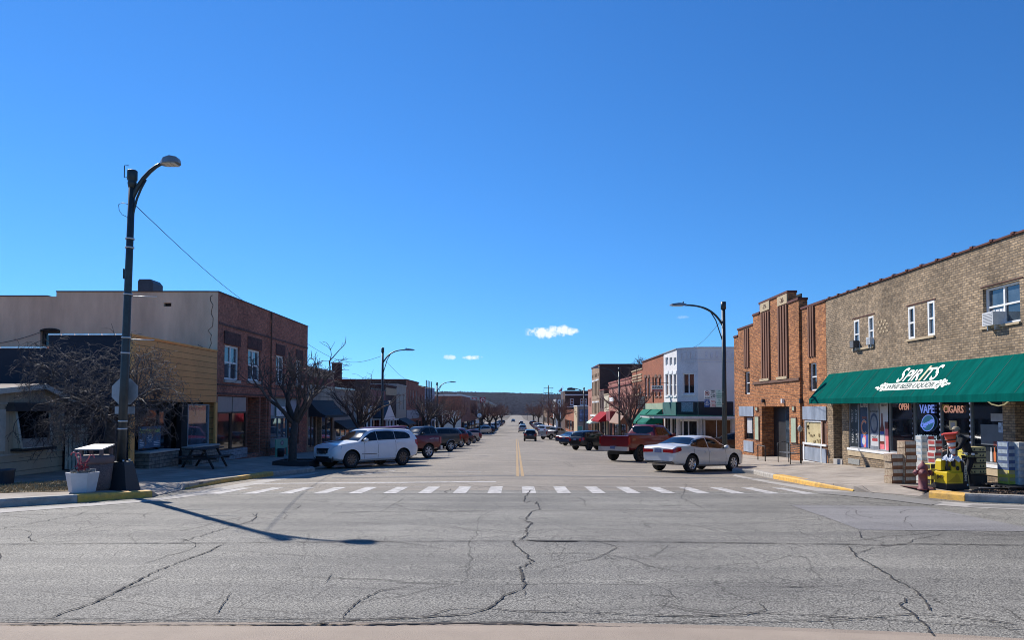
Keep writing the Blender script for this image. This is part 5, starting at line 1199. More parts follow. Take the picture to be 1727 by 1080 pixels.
# ================================================================ VEHICLES
TYRE = mat('tyre_rubber', (.018, .018, .018), rough=.85, var=.2); RIMA = mat('rim_alloy', (.5, .5, .52), rough=.3, metal=.8, var=.1); RIMB = mat('rim_dark', (.03, .03, .032), rough=.35, metal=.5)
CGL = mat('car_glass', (.005, .006, .007), rough=.05, var=.2, spec=.45); CHR = mat('chrome_trim', (.6, .6, .62), rough=.15, metal=1, var=.05); PLS = mat('black_plastic', (.02, .02, .02), rough=.6)
TLR = mat('tail_lamp_red', (.35, .01, .012), rough=.15, var=.1, spec=.8); HLC = mat('head_lamp_clear', (.55, .57, .6), rough=.08, metal=.4, var=.1); PLT = mat('licence_plate', (.10, .13, .25), rough=.5, var=.4, vs=20)
CSEAM = mat('door_seam_dark', (.02, .02, .022), rough=.8)
BMP = mat('bumper_chrome_dull', (.55, .54, .53), rough=.3, metal=.55, var=.1)
def paint(n, c, metal=.0): return mat('car_paint_'+n, c, rough=.28, metal=metal, var=.04, coat=.5, spec=.4)
def cr(keys, x):
    """smooth interpolation of (x,v) keys"""
    xs = [k[0] for k in keys]; vs = [k[1] for k in keys]; n = len(xs)
    if x <= xs[0]: return vs[0]
    if x >= xs[-1]: return vs[-1]
    i = max(j for j in range(n-1) if xs[j] <= x)
    def sl(j):
        if j == 0 or j == n-1: return 0
        a = (vs[j]-vs[j-1])/(xs[j]-xs[j-1]); b = (vs[j+1]-vs[j])/(xs[j+1]-xs[j])
        return 0 if a*b <= 0 else 2*a*b/(a+b)
    h = xs[i+1]-xs[i]; t = (x-xs[i])/h; m0, m1 = sl(i)*h, sl(i+1)*h
    return (2*t**3-3*t*t+1)*vs[i] + (t**3-2*t*t+t)*m0 + (-2*t**3+3*t*t)*vs[i+1] + (t**3-t*t)*m1
SPEC = {
 'suv': dict(L=4.82, W=1.94, wb=2.92, wx=(-1.42, 1.50), r=.385, bot=.30,
   belt=[(-2.41, 1.08), (-2.3, 1.24), (-1, 1.21), (.9, 1.15), (1.3, 1.14), (2.0, 1.06), (2.3, .95), (2.41, .78)],
   roof=[(-2.41, 1.09), (-2.34, 1.28), (-2.2, 1.58), (-2.0, 1.70), (-.6, 1.76), (.1, 1.74), (.4, 1.67), (1.15, 1.19), (1.3, 1.15), (2.0, 1.07), (2.3, .96), (2.41, .79)],
   bk=[(-2.41, .55), (-2.2, .42), (-1, .30), (1.2, .30), (2.1, .36), (2.41, .48)],
   w=[(-2.41, .80), (-2.3, .91), (-2.1, .95), (-1, .97), (1.4, .97), (2.0, .94), (2.3, .84), (2.41, .66)], top=.68, cab=(-2.15, .95),
   win=[(-1.88, 1.30, 1.44), (-1.7, 1.27, 1.58), (-.62, 1.24, 1.65), (.1, 1.22, 1.63), (.38, 1.20, 1.56), (.98, 1.17, 1.22)], ws=(.42, 1.10), rw=(-2.31, -2.2), pillars=(-.95, .08)),
 'sedan': dict(L=4.85, W=1.85, wb=2.78, wx=(-1.42, 1.36), r=.35, bot=.24,
   belt=[(-2.42, .92), (-2.3, 1.02), (-1.6, 1.04), (-1, .98), (.8, .92), (1.2, .95), (1.9, .86), (2.25, .74), (2.42, .58)],
   roof=[(-2.42, .93), (-2.3, 1.04), (-1.75, 1.07), (-1.55, 1.10), (-.85, 1.38), (-.3, 1.46), (.2, 1.44), (1.15, .99), (1.25, .96), (1.9, .87), (2.25, .75), (2.42, .59)],
   bk=[(-2.42, .45), (-2.2, .32), (-1, .24), (1.2, .22), (2.1, .26), (2.42, .36)],
   w=[(-2.42, .76), (-2.34, .85), (-2.15, .89), (-1, .925), (1.3, .92), (1.9, .88), (2.2, .76), (2.42, .52)], top=.64, cab=(-1.55, .9),
   win=[(-1.45, 1.05, 1.1), (-1.15, 1.02, 1.24), (-.7, .99, 1.34), (-.2, .98, 1.39), (.25, .96, 1.34), (.95, .94, 1.0)], ws=(.28, 1.10), rw=(-1.5, -.9), pillars=(-.35,)),
 'crossover': dict(L=4.4, W=1.82, wb=2.66, wx=(-1.33, 1.33), r=.35, bot=.28,
   belt=[(-2.2, .98), (-2.1, 1.08), (-1, 1.05), (.8, .98), (1.2, 1.0), (1.8, .92), (2.1, .78), (2.2, .62)],
   roof=[(-2.2, .99), (-2.12, 1.12), (-1.85, 1.50), (-1.5, 1.58), (-.4, 1.64), (.2, 1.60), (1.1, 1.06), (1.2, 1.02), (1.8, .93), (2.1, .79), (2.2, .63)],
   bk=[(-2.2, .5), (-2.0, .38), (-1, .28), (1.2, .28), (2.0, .34), (2.2, .45)],
   w=[(-2.2, .68), (-2.0, .87), (-1, .91), (1.3, .91), (1.8, .86), (2.1, .72), (2.2, .55)], top=.66, cab=(-1.95, .85),
   win=[(-1.75, 1.16, 1.42), (-1.5, 1.12, 1.50), (-.5, 1.06, 1.54), (.15, 1.04, 1.50), (.95, 1.0, 1.06)], ws=(.3, 1.05), rw=(-2.1, -1.88), pillars=(-.75, .1)),
 'van': dict(L=5.1, W=1.98, wb=3.05, wx=(-1.5, 1.55), r=.35, bot=.26,
   belt=[(-2.55, 1.05), (-1, 1.05), (1.2, 1.0), (2.0, .95), (2.4, .82), (2.55, .6)],
   roof=[(-2.55, 1.06), (-2.5, 1.6), (-2.3, 1.74), (-.6, 1.78), (.6, 1.74), (1.6, 1.1), (2.0, .97), (2.4, .83), (2.55, .62)],
   bk=[(-2.55, .45), (-2.2, .32), (-1, .27), (1.2, .27), (2.1, .3), (2.55, .4)],
   w=[(-2.55, .86), (-2.2, .97), (-1, .99), (1.5, .98), (2.2, .88), (2.55, .6)], top=.78, cab=(-2.4, 1.3),
   win=[(-2.2, 1.14, 1.56), (-1.0, 1.1, 1.62), (.5, 1.06, 1.58), (1.3, 1.04, 1.12)], ws=(.7, 1.5), rw=(-2.53, -2.48), pillars=(-1.1, .2)),
}
def truckspec(L, W, r, cab0, cab1, hood, wx, rail=1.25, h=1.9, bot=.5):
    a = -L/2; z = L/2
    return dict(L=L, W=W, wx=wx, r=r, bot=bot,
      belt=[(a, rail-.02), (a+.1, rail), (cab0, rail+.02), (cab1, rail-.02), (hood, rail-.06), (z-.35, rail-.12), (z-.08, rail-.22), (z, rail-.4)],
      roof=[(a, rail-.01), (a+.1, rail+.005), (cab0-.05, rail+.01), (cab0, rail+.08), (cab0+.12, h-.06), (cab0+.35, h), (cab1-.85, h-.02), (cab1-.68, h-.08), (cab1, rail+.03), (hood, rail-.03), (z-.35, rail-.1), (z-.08, rail-.21), (z, rail-.39)],
      bk=[(a, bot+.1), (a+.3, bot), (0, bot-.03), (z-.5, bot-.05), (z, bot+.02)],
      w=[(a, W/2-.06), (a+.15, W/2-.01), (cab0, W/2), (hood, W/2), (z-.3, W/2-.05), (z-.05, W/2-.14), (z, W/2-.24)], top=W/2-.27, cab=(cab0, cab1-.1),
      win=[(cab0+.2, rail+.07, h-.16), (cab0+.4, rail+.06, h-.12), (cab1-.9, rail+.04, h-.13), (cab1-.75, rail+.03, h-.2), (cab1-.15, rail+.02, rail+.08)], ws=(cab1-.66, cab1-.04), rw=(cab0+.0, cab0+.1), pillars=((cab0+cab1)/2-.2,), bed=(a+.12, cab0-.12, rail))
SPEC['pickup'] = truckspec(5.85, 2.0, .42, -.75, 1.35, 1.5, (-1.95, 1.85), rail=1.32, h=1.93, bot=.55)
SPEC['pickup_long'] = truckspec(5.9, 2.02, .43, -.55, 1.4, 1.5, (-1.9, 1.9), rail=1.38, h=2.0, bot=.62)
def rounded(mb, c, s, b=.02): mb.box((c[0]-s[0]/2, c[1]-s[1]/2, c[2]-s[2]/2), (c[0]+s[0]/2, c[1]+s[1]/2, c[2]+s[2]/2))
def make_car(name, kind, pm, rim=RIMA, spokes=5, label=None, group=None, cat='car', detail=True, plate=True, curl=0, lamps=None, extra=None, lod=0):
    s = SPEC[kind]; root = empty(name, (0, 0, 0), label, cat, group, local=True); root['_k'] = 1
    L = s['L']; xs = np.linspace(-L/2, L/2, 46 if not lod else 24); M_ = 11
    cab0, cab1 = s['cab']
    def section(x):
        zb = cr(s['bk'], x); zB = cr(s['belt'], x); zR = max(cr(s['roof'], x), zB+.004); w = cr(s['w'], x); g = min(1, max(0, (zR-zB)/.35))
        wt = w*.93*(1-g) + s['top']*g*(w/cr(s['w'], 0)); crown = (.05*(1-g)+.035)*(0 if ('bed' in s and x < cab0) else 1)
        h = zB-zb
        return [(0, zb), (w*.86, zb), (w*.965, zb+h*.10), (w*.995, zb+h*.34), (w*1.0, zb+h*.62), (w*.985, zb+h*.84), (w*.95, zB), (w*.95+(wt*1.03-w*.95)*.55, zB+(zR-zB)*.55), (wt*1.0, zR-.045*(g+.25)), (wt*.86, zR-.0*g), (0, zR+crown*.6)]
    secs = [section(x) for x in xs]
    V = []; Fc = []
    for x, sc in zip(xs, secs):
        for (y, z) in sc: V.append((x, y, z))
        for (y, z) in sc[-2:0:-1]: V.append((x, -y, z))
    P = 2*M_-2
    for i in range(len(xs)-1):
        for k in range(P): Fc.append((i*P+k, i*P+(k+1) % P, (i+1)*P+(k+1) % P, (i+1)*P+k))
    Fc.append(tuple(range(P))[::-1]); Fc.append(tuple((len(xs)-1)*P+k for k in range(P)))
    body = MB().add(V, Fc, True).build('body', pm, root)
    body.data.materials.append(PLS)
    # wheel wells
    if not lod:
        cb = MB(); R_ = s['r']+.065
        for wx in s['wx']:
            for sg in (-1, 1): cb.lathe((wx, sg*(s['W']/2+.2), s['r']+.01), [(R_, 0), (R_, .55)], n=28, smooth=False, axis=(0, -sg, 0))
            if kind.startswith('pickup') and False: pass
        if 'bed' in s:
            b0, b1, rl = s['bed']; cb.box((b0, -s['W']/2+.14, rl-.42), (b1, s['W']/2-.14, rl+.4))
        cut = cb.build('cut', PLS, root); md = body.modifiers.new('b', 'BOOLEAN'); md.operation = 'DIFFERENCE'; md.object = cut; md.solver = 'EXACT'
        try: md.material_mode = 'TRANSFER'
        except Exception: pass
        bpy.context.view_layer.update(); dg = bpy.context.evaluated_depsgraph_get(); me = bpy.data.meshes.new_from_object(body.evaluated_get(dg)); body.modifiers.clear(); body.data = me; bpy.data.objects.remove(cut)
    me = body.data
    bm = bmesh.new(); bm.from_mesh(me); 
    for e in bm.edges: 
        if len(e.link_faces) == 2 and e.calc_face_angle(0) > R(38): e.smooth = False
    bm.to_mesh(me); bm.free()
    def surf_y(x, z):
        sc = section(x); 
        for (a, b) in zip(sc[5:9], sc[6:10]):
            if a[1] <= z <= b[1]: return a[0] + (b[0]-a[0])*(z-a[1])/max(1e-6, b[1]-a[1])
        for (a, b) in zip(sc[1:6], sc[2:7]):
            if a[1] <= z <= b[1]: return a[0] + (b[0]-a[0])*(z-a[1])/max(1e-6, b[1]-a[1])
        return sc[8][0]
    def top_z(x, y):
        sc = section(x)[7:]; y = abs(y)
        for (a, b) in zip(sc[:-1], sc[1:]):
            if b[0] <= y <= a[0]: return a[1] + (b[1]-a[1])*(a[0]-y)/max(1e-6, a[0]-b[0])
        return sc[0][1]
    # side glass
    tk0 = kind.startswith('pickup')
    wn = s['win']; lo = [(k[0], k[1]) for k in wn]; hi = [(k[0], k[2]) for k in wn]
    cuts = [wn[0][0]] + sorted(s['pillars']) + [wn[-1][0]]
    for sg in (1, -1):
        mb = MB()
        for i in range(len(cuts)-1):
            gp = .03 if tk0 or kind in ('sedan', 'van') else .012; a = cuts[i] + (gp if i else 0); b = cuts[i+1] - (gp if i < len(cuts)-2 else 0); X_ = frange(a, b, .12); V = []; Fc = []
            for x in X_:
                z0, z1 = float(np.interp(x, *zip(*lo))), float(np.interp(x, *zip(*hi)))
                for j in range(4):
                    z = z0 + (z1-z0)*j/3; V.append((x, sg*(surf_y(x, z)+.008), z))
            for q in range(len(X_)-1):
                for j in range(3): Fc.append((q*4+j, q*4+j+1, q*4+5+j, q*4+4+j))
            mb.add(V, Fc, True)
        mb.build('side_window', CGL, root)
    for (nm, (a, b)) in (('windscreen', s['ws']), ('rear_window', s['rw'])):
        mb = MB(); V = []; Fc = []; nn = 7; X_ = frange(a, b, .09) if b-a > .09 else [a, (a+b)/2, b]
        steep = nm == 'rear_window' and abs(b-a) < .35
        for x in X_:
            hw = (surf_y(x, top_z(x, .5)-.06))*.9 if not steep else surf_y(x, min(cr(s['roof'], x)-.05, s['belt'][0][1]+.3))*.88
            for j in range(nn):
                y = hw*(-1+2*j/(nn-1)); V.append((x + (.014 if nm == 'windscreen' else -.014), y, top_z(x, y)+.012))
        for i in range(len(X_)-1):
            for j in range(nn-1): Fc.append((i*nn+j, i*nn+j+1, (i+1)*nn+j+1, (i+1)*nn+j))
        mb.add(V, Fc, True).build(nm, CGL, root)
    # seams, handles, sill
    if detail:
        mb = MB()
        ds = [cab1-.12] + list(s['pillars']) + [cab0+.25]
        for x in ds[:3]:
            for sg in (1, -1):
                z0 = cr(s['bk'], x)+.1; z1 = cr(s['belt'], x)-.01; V = []
                for j in range(6):
                    z = z0+(z1-z0)*j/5; V += [(x-.007, sg*(surf_y(x, z)+.003), z), (x+.007, sg*(surf_y(x, z)+.003), z)]
                mb.add(V, [(2*j, 2*j+1, 2*j+3, 2*j+2) for j in range(5)])
        mb.build('door_seam', CSEAM, root)
        for x in [p-.18 for p in (list(s['pillars'])+[cab1-.9])][:2] if kind != 'x' else []:
            for sg in (1, -1):
                z = cr(s['belt'], x)-.13; y = sg*(surf_y(x, z)+.02); MB().box((x-.1, y-.015, z-.02), (x+.1, y+.015, z+.015)).build('door_handle', pm, root)
        for sg in (1, -1):
            x = s['ws'][1]-.32; z = cr(s['belt'], x)+.09; y = surf_y(x, z)
            mr = MB().lathe((x, sg*(y+.13), z), [(.02, -.11), (.075, -.09), (.09, 0), (.07, .09), (.02, .11)], n=10, axis=(0, 1, 0)).build('mirror', pm, root)
            MB().box((x-.02, sg*(y-.02), z-.05), (x+.02, sg*(y+.08), z-.02)).build('mirror_arm', PLS, mr)
    # lamps
    zb_ = s['belt'][0][1]; w_ = s['w'][0][1]; xr = -L/2; xf = L/2; zf = s['belt'][-2][1]
    tk = kind.startswith('pickup')
    for sg in (1, -1):
        if tk: MB().box((xr-.02, sg*(w_-.03), zb_-.45), (xr+.1, sg*(w_+.045), zb_-.04)).build('tail_lamp', TLR, root)
        else:
            z0, z1, l_, yi = (zb_-.15, zb_+.0, .36, .26) if kind == 'sedan' else (zb_-.22, zb_+.02, .26, .48)
            V = []; X_ = [xr+.001+l_*q/5 for q in range(6)]
            for q, x in enumerate(X_):
                zz1 = z1 + (cr(s['belt'], x)-zb_)*.8; zz0 = z0 + (zz1-z0)*(q/5)*.45
                V += [(x-.006, sg*(surf_y(x, zz0)+.010), zz0), (x-.006, sg*(surf_y(x, zz1-.01)+.010), zz1-.01)]
            tl = MB().add(V, [(2*j, 2*j+1, 2*j+3, 2*j+2) for j in range(5)]); yo = surf_y(xr, z0+.02)
            tl.prism([(xr-.014, sg*yi, z0+.02), (xr-.014, sg*(yo+.012), z0), (xr-.014, sg*(yo+.004), z1-.01), (xr-.014, sg*yi, z1-.02)], (.03, 0, 0)); tl.build('tail_lamp', TLR, root)
        wf_ = cr(s['w'], xf-.14)
        if tk: MB().box((xf-.22, sg*(wf_-.28), zf-.28), (xf-.03, sg*(wf_+.02), zf-.04)).build('headlight', HLC, root)
        else: MB().prism([(xf-.03, sg*wf_*.52, zf-.12), (xf-.06, sg*wf_*.52, zf-.01), (xf-.38, sg*cr(s['w'], xf-.38)*1.0, zf+.03), (xf-.34, sg*cr(s['w'], xf-.34)*1.01, zf-.09)], (0, 0, .02)).build('headlight', HLC, root)
    MB().box((xf-.05, -.42, zf-.26), (xf+.015, .42, zf-.04)).build('grille', PLS, root)
    bz = s['bk'][0][1]
    if tk:
        MB().box((xr-.14, -w_-.02, bz-.14), (xr+.02, w_+.02, bz+.07)).build('rear_bumper', BMP, root); MB().box((xr+.25, -.55, .38), (xf-.3, .55, bz+.02)).build('chassis', PLS, root); MB().box((xf-.06, -.8, bz-.1), (xf+.1, .8, bz+.13)).build('front_bumper', CHR, root)
        MB().box((xr-.01, -.12, zb_-.2), (xr+.0, .12, zb_-.12)).build('tailgate_handle', PLS, root)
        b0, b1, rl = s['bed']; MB().box((b0, -s['W']/2+.12, rl-.02), (b0+.0+(b1-b0)*.95, -s['W']/2+.16, rl+.03)).box((b0, s['W']/2-.16, rl-.02), (b0+(b1-b0)*.95, s['W']/2-.12, rl+.03)).build('bed_rail', PLS, root)
    else:
        MB().box((xr-.01, -w_*.9, bz-.1), (xr+.25, w_*.9, bz+.0)).build('rear_bumper', PLS, root); MB().box((xf-.1, -.5, s['bk'][-1][1]-.05), (xf+.01, .5, s['bk'][-1][1]+.07)).build('front_bumper', PLS, root)
    if plate: MB().box((xr-.03 if not tk else xr-.16, -.16, (bz+.32 if not tk else bz-.05)), (xr+.01, .16, (bz+.48 if not tk else bz+.1))).build('licence_plate', PLT, root)
    # wheels
    r = s['r']; wdt = .23
    for wx in s['wx']:
        for sg in (1, -1):
            c = (wx, sg*(s['W']/2-.02-wdt), r)
            wl = MB().lathe(c, [(r*.62, -.01), (r*.9, -.01), (r, .04), (r, wdt-.05), (r*.93, wdt), (r*.66, wdt), (r*.64, wdt-.05), (r*.6, wdt-.06)], n=26, axis=(0, sg, 0)).build('wheel', TYRE, root)
            rm = MB(); rm.lathe(c, [(r*.655, wdt-.09), (r*.655, wdt-.005), (r*.60, wdt-.005), (r*.59, wdt-.08)], n=24, axis=(0, sg, 0))
            rm.lathe(c, [(r*.14, wdt-.06), (r*.14, wdt-.02), (r*.05, wdt-.015)], n=10, axis=(0, sg, 0))
            if spokes:
                for q in range(spokes):
                    a = q*6.2832/spokes; n_ = 4; V = []
                    for j in range(n_+1):
                        rr = r*(.10+.52*j/n_); an = a + curl*j/n_; hw = r*(.05+.05*j/n_)*(5/spokes)**.5*1.3
                        d1 = Vector((math.cos(an), 0, math.sin(an))); d2 = Vector((-math.sin(an), 0, math.cos(an)))
                        for u_ in (-hw, hw):
                            p = Vector(c) + d1*rr + d2*u_; V += [(p.x, c[1]+sg*(wdt-.06), p.z), (p.x, c[1]+sg*(wdt-.022), p.z)]
                    Fq = []
                    for j in range(n_):
                        o = 4*j; Fq += [(o+1, o+3, o+7, o+5), (o, o+1, o+5, o+4), (o+2, o+3, o+7, o+6)]
                    rm.add(V, Fq)
            o = rm.build('rim', rim, root); o.parent = wl
            dk = MB().lathe(c, [(r*.64, wdt-.11), (r*.01, wdt-.11)], n=20, axis=(0, sg, 0)).build('hub_disc', PLS, root); dk.parent = wl
    if extra: extra(root, s, surf_y, section)
    return root
def place(root, x, y, heading, tilt=None):
    """heading: direction (dx,dy) of the front; rests on the sloping street"""
    d = Vector((heading[0], heading[1], 0)).normalized(); n = Vector((-d.y, d.x, 0)); e = 1.3
    zf, zr = G(x+d.x*e, y+d.y*e), G(x-d.x*e, y-d.y*e); zl, zrt = G(x+n.x*.8, y+n.y*.8), G(x-n.x*.8, y-n.y*.8)
    X = Vector((d.x*2*e, d.y*2*e, zf-zr)).normalized(); Yv = Vector((n.x*1.6, n.y*1.6, zl-zrt)).normalized(); Zv = X.cross(Yv).normalized(); Yv = Zv.cross(X)
    m = Matrix((X, Yv, Zv)).transposed().to_4x4(); m.translation = Vector((x, y, (zf+zr)/2+.0))
    root.matrix_world = m; root.location = m.translation; root.rotation_euler = m.to_euler(); return root
PW, PS, PR1, PR2, PBK, PDG, PNV, PSV = paint('white', (.80, .80, .80)), paint('silver_white', (.66, .655, .64), .15), paint('red', (.15, .004, .009)), paint('maroon', (.14, .01, .014)), paint('black', (.008, .008, .010)), paint('dark_grey', (.035, .037, .043)), paint('navy', (.02, .04, .085)), paint('silver', (.36, .37, .38), .4)
PCH = paint('champagne', (.34, .31, .28), .3)
dl = (-.66, -.75)
def jeep_extra(root, s, sy, sec):
    mb = MB()
    for sg in (1, -1): mb.box((-1.9, sg*.60-.02, 1.775), (.1, sg*.60+.02, 1.80))
    mb.build('roof_rail', PLS, root)
    mb = MB(); L2 = s['L']/2
    for i in range(7): mb.box((L2+.005, -.36+i*.105, .66), (L2+.03, -.30+i*.105, .82))
    mb.build('grille_slot', CHR, root)
    for sg in (1, -1):
        y = sg*(sy(.55, .62)+.006); MB().box((.15, y-.003, .60), (1.0, y+.003, .625)).build('door_badge', PLS, root)
        MB().lathe((L2-.2, sg*.68, .52), [(.0, .16), (.07, .15), (.08, 0)], n=10, axis=(1, 0, 0)).build('fog_lamp', PLS, root)
    MB().box((L2-.1, -.7, .30), (L2+.02, .7, .42)).build('lower_intake', PLS, root)
c1 = make_car('parked_suv', 'suv', PW, rim=mat('rim_grey', (.12, .12, .13), rough=.3, metal=.7), spokes=10, label='white sport utility vehicle parked at an angle, first in the row at the left kerb', cat='car', extra=jeep_extra)
place(c1, -6.95, 33.3, (-.66, -.75))
c = make_car('parked_suv', 'suv', PR2, label='dark red sport utility vehicle mostly hidden behind the white one at the left kerb', cat='car'); place(c, -7.75, 37.3, dl); c.scale = (1, 1, 1.06)
def f150_extra(root, s, sy, sec):
    for sg in (1, -1):
        y = sg*(sy(-2.3, 1.15)+.006); o = glyph('4x4 OFF ROAD', .11, mat('decal_white', (.6, .58, .56)), root, (-2.35, y, 1.13), (-sg, 0, 0), (0, 0, 1), name='decal', off=.002, ext=.001)
    MB().box((-.6, -.6, 1.93), (-.5, .6, 1.97)).build('brake_lamp', mat('amber_lamp', (.6, .3, .05)), root)
c = make_car('parked_pickup', 'pickup', PR1, label='red pickup truck parked between the white vehicle and the dark grey pickup', cat='pickup truck', extra=f150_extra, spokes=6); place(c, -7.2, 41.8, dl)
c = make_car('parked_pickup', 'pickup_long', PDG, label='dark grey pickup truck with chrome arch trim behind the red pickup on the left', cat='pickup truck', spokes=6, extra=lambda r_, s, a, b_: [MB().tube([(s['wx'][0]+math.cos(t*.3)*.51, sg*(s['W']/2+.005), s['r']+math.sin(t*.3)*.51) for t in range(0, 11)], .02, 5).build('arch_trim', CHR, r_) for sg in (1, -1)]); place(c, -7.1, 55.5, dl)
c = make_car('parked_suv', 'suv', PDG, label='tall dark sport utility vehicle behind the dark grey pickup on the left', cat='car'); place(c, -7.2, 63.5, dl); c.scale = (1.1, 1, 1.08)
c = make_car('parked_suv', 'suv', PR2, label='dark maroon sport utility vehicle half hidden beyond the dark grey pickup', cat='car', detail=False); place(c, -7.0, 69.0, dl); c.scale = (1.08, 1, 1.06)
c = make_car('parked_car', 'crossover', PDG, label='grey hatchback between the maroon vehicle and the silver pickup', cat='car', detail=False); place(c, -6.6, 76.5, dl)
c = make_car('parked_pickup', 'pickup', PSV, label='silver pickup truck near the end of the nearest left row', cat='pickup truck', detail=False); place(c, -7.3, 90.0, dl)
c = make_car('parked_car', 'crossover', PR1, label='small red car hidden behind the silver pickup on the left', cat='car', detail=False); place(c, -6.8, 100.0, dl)
# right hand row
def gmc_extra(root, s, sy, sec):
    MB().box((-.95, -.85, 1.42), (-.82, .85, 1.49)).build('bed_bar', ALU, root)
    glyph('Z71', .14, CHR, root, (-2.5, -(sy(-2.5, 1.15)+.005), 1.14), (1, 0, 0), (0, 0, 1), name='decal', off=.002, ext=.001)
dr_ = (.76, .65)
acc = make_car('parked_sedan', 'sedan', PS, rim=mat('rim_bright', (.62, .62, .64), rough=.25, metal=.7), spokes=7, curl=.5, label='silver white four door sedan parked at an angle by the right kerb', cat='car')
for sg in (1,): MB().box((-2.46, -.34, .28), (-2.40, .34, .30)).build('exhaust_trim', CHR, acc); MB().box((-2.455, -.7, .40), (-2.40, .7, .415)).build('bumper_chrome', CHR, acc)
place(acc, 7.55, 29.9, (.78, .62))
c = make_car('parked_pickup', 'pickup_long', PR1, rim=RIMB, spokes=6, label='red pickup truck with black wheels beside the silver white sedan', cat='pickup truck', extra=gmc_extra); place(c, 7.35, 40.0, (.72, .69))
c = make_car('parked_car', 'crossover', PBK, rim=RIMB, label='black crossover with red tail lamps beyond the red pickup on the right', cat='car'); place(c, 6.6, 61, dr_)
c = make_car('parked_sedan', 'sedan', PNV, label='dark blue sedan beside the black crossover on the right', cat='car'); place(c, 6.9, 77, dr_)
c = make_car('parked_sedan', 'sedan', PNV, label='second dark blue sedan, half hidden beyond the first on the right', cat='car', detail=False); place(c, 7.0, 85, dr_)
c = make_car('parked_pickup', 'pickup', PSV, label='silver pickup truck beside the walking man on the right', cat='pickup truck', detail=False); place(c, 6.3, 112, dr_)
c = make_car('parked_sedan', 'sedan', PBK, label='dark sedan on the side street in front of the white corner building', cat='car', detail=False); place(c, 15.6, 49.5, (1, -.1)); c.location.z += .1
# moving cars
c = make_car('moving_car', 'crossover', PBK, rim=RIMB, label='black crossover driving away in the middle of the street', cat='car'); place(c, 2.0, 101, (0, 1)); 
c = make_car('moving_van', 'van', PSV, label='silver minivan driving ahead of the black crossover', cat='van', detail=False); place(c, 1.55, 168, (0, 1))
far = {k: make_car('far_car', k[0], k[1], label='x', cat='car', detail=False, lod=1, plate=False) for k in (('crossover', PBK), ('sedan', PNV), ('suv', PCH), ('van', PW), ('sedan', PSV))}
used = set()
def farcar(k, x, y, hd, label, group=None, nm='far_car'):
    k = [q for q in far if q[0] == k[0] and q[1] == k[1]][0]; o = far[k]
    if k in used: o = copy_tree(o)
    used.add(k); o.name = nm; o['label'] = label
    if group: o['group'] = group
    place(o, x, y, hd); return o
farcar(('crossover', PBK), 1.9, 205, (0, 1), 'dark car ahead of the silver minivan in the middle of the street', nm='moving_car')
farcar(('crossover', PBK), 1.9, 262, (0, 1), 'small dark car farther off, directly above the minivan ahead', nm='moving_car')
farcar(('sedan', PNV), -1.3, 350, (0, -1), 'tiny dark car coming from the far end of the street', nm='moving_car')
gl_, gr_ = 'cars parked far down the left kerb', 'cars parked far down the right kerb'
farcar(('suv', PCH), -7.4, 152, dl, 'dark champagne vehicle first beyond the side street on the left', gl_)
farcar(('crossover', PBK), -6.7, 161, dl, 'dark vehicle with black roof second beyond the side street on the left', gl_)
farcar(('van', PW), -7.0, 208, dl, 'white van parked far down the left kerb', gl_)
farcar(('sedan', PNV), -6.9, 250, dl, 'dark car parked beyond the white van on the left', gl_)
farcar(('sedan', PSV), -6.6, 275, dl, 'pale car parked last but one far down the left kerb', gl_)
farcar(('crossover', PBK), -6.4, 300, dl, 'dark car parked last far down the left kerb', gl_)
for i, (k, y, lb) in enumerate(((('sedan', PSV), 124, 'silver sedan parked first beyond the silver pickup on the right'), (('van', PW), 153, 'white van parked just past the side street on the right'), (('sedan', PNV), 162, 'dark blue sedan parked past the white van on the right'), (('suv', PCH), 172, 'champagne vehicle parked past the blue sedan on the right'), (('crossover', PBK), 184, 'black vehicle parked in the middle of the far right row'), (('sedan', PSV), 197, 'pale sedan parked in the middle of the far right row'), (('suv', PCH), 214, 'champagne vehicle near the end of the far right row'), (('sedan', PNV), 236, 'dark sedan near the end of the far right row'), (('crossover', PBK), 275, 'dark vehicle parked last in the far right row'))):
    farcar(k, 7.0, y, (.6, .8), lb, gr_)
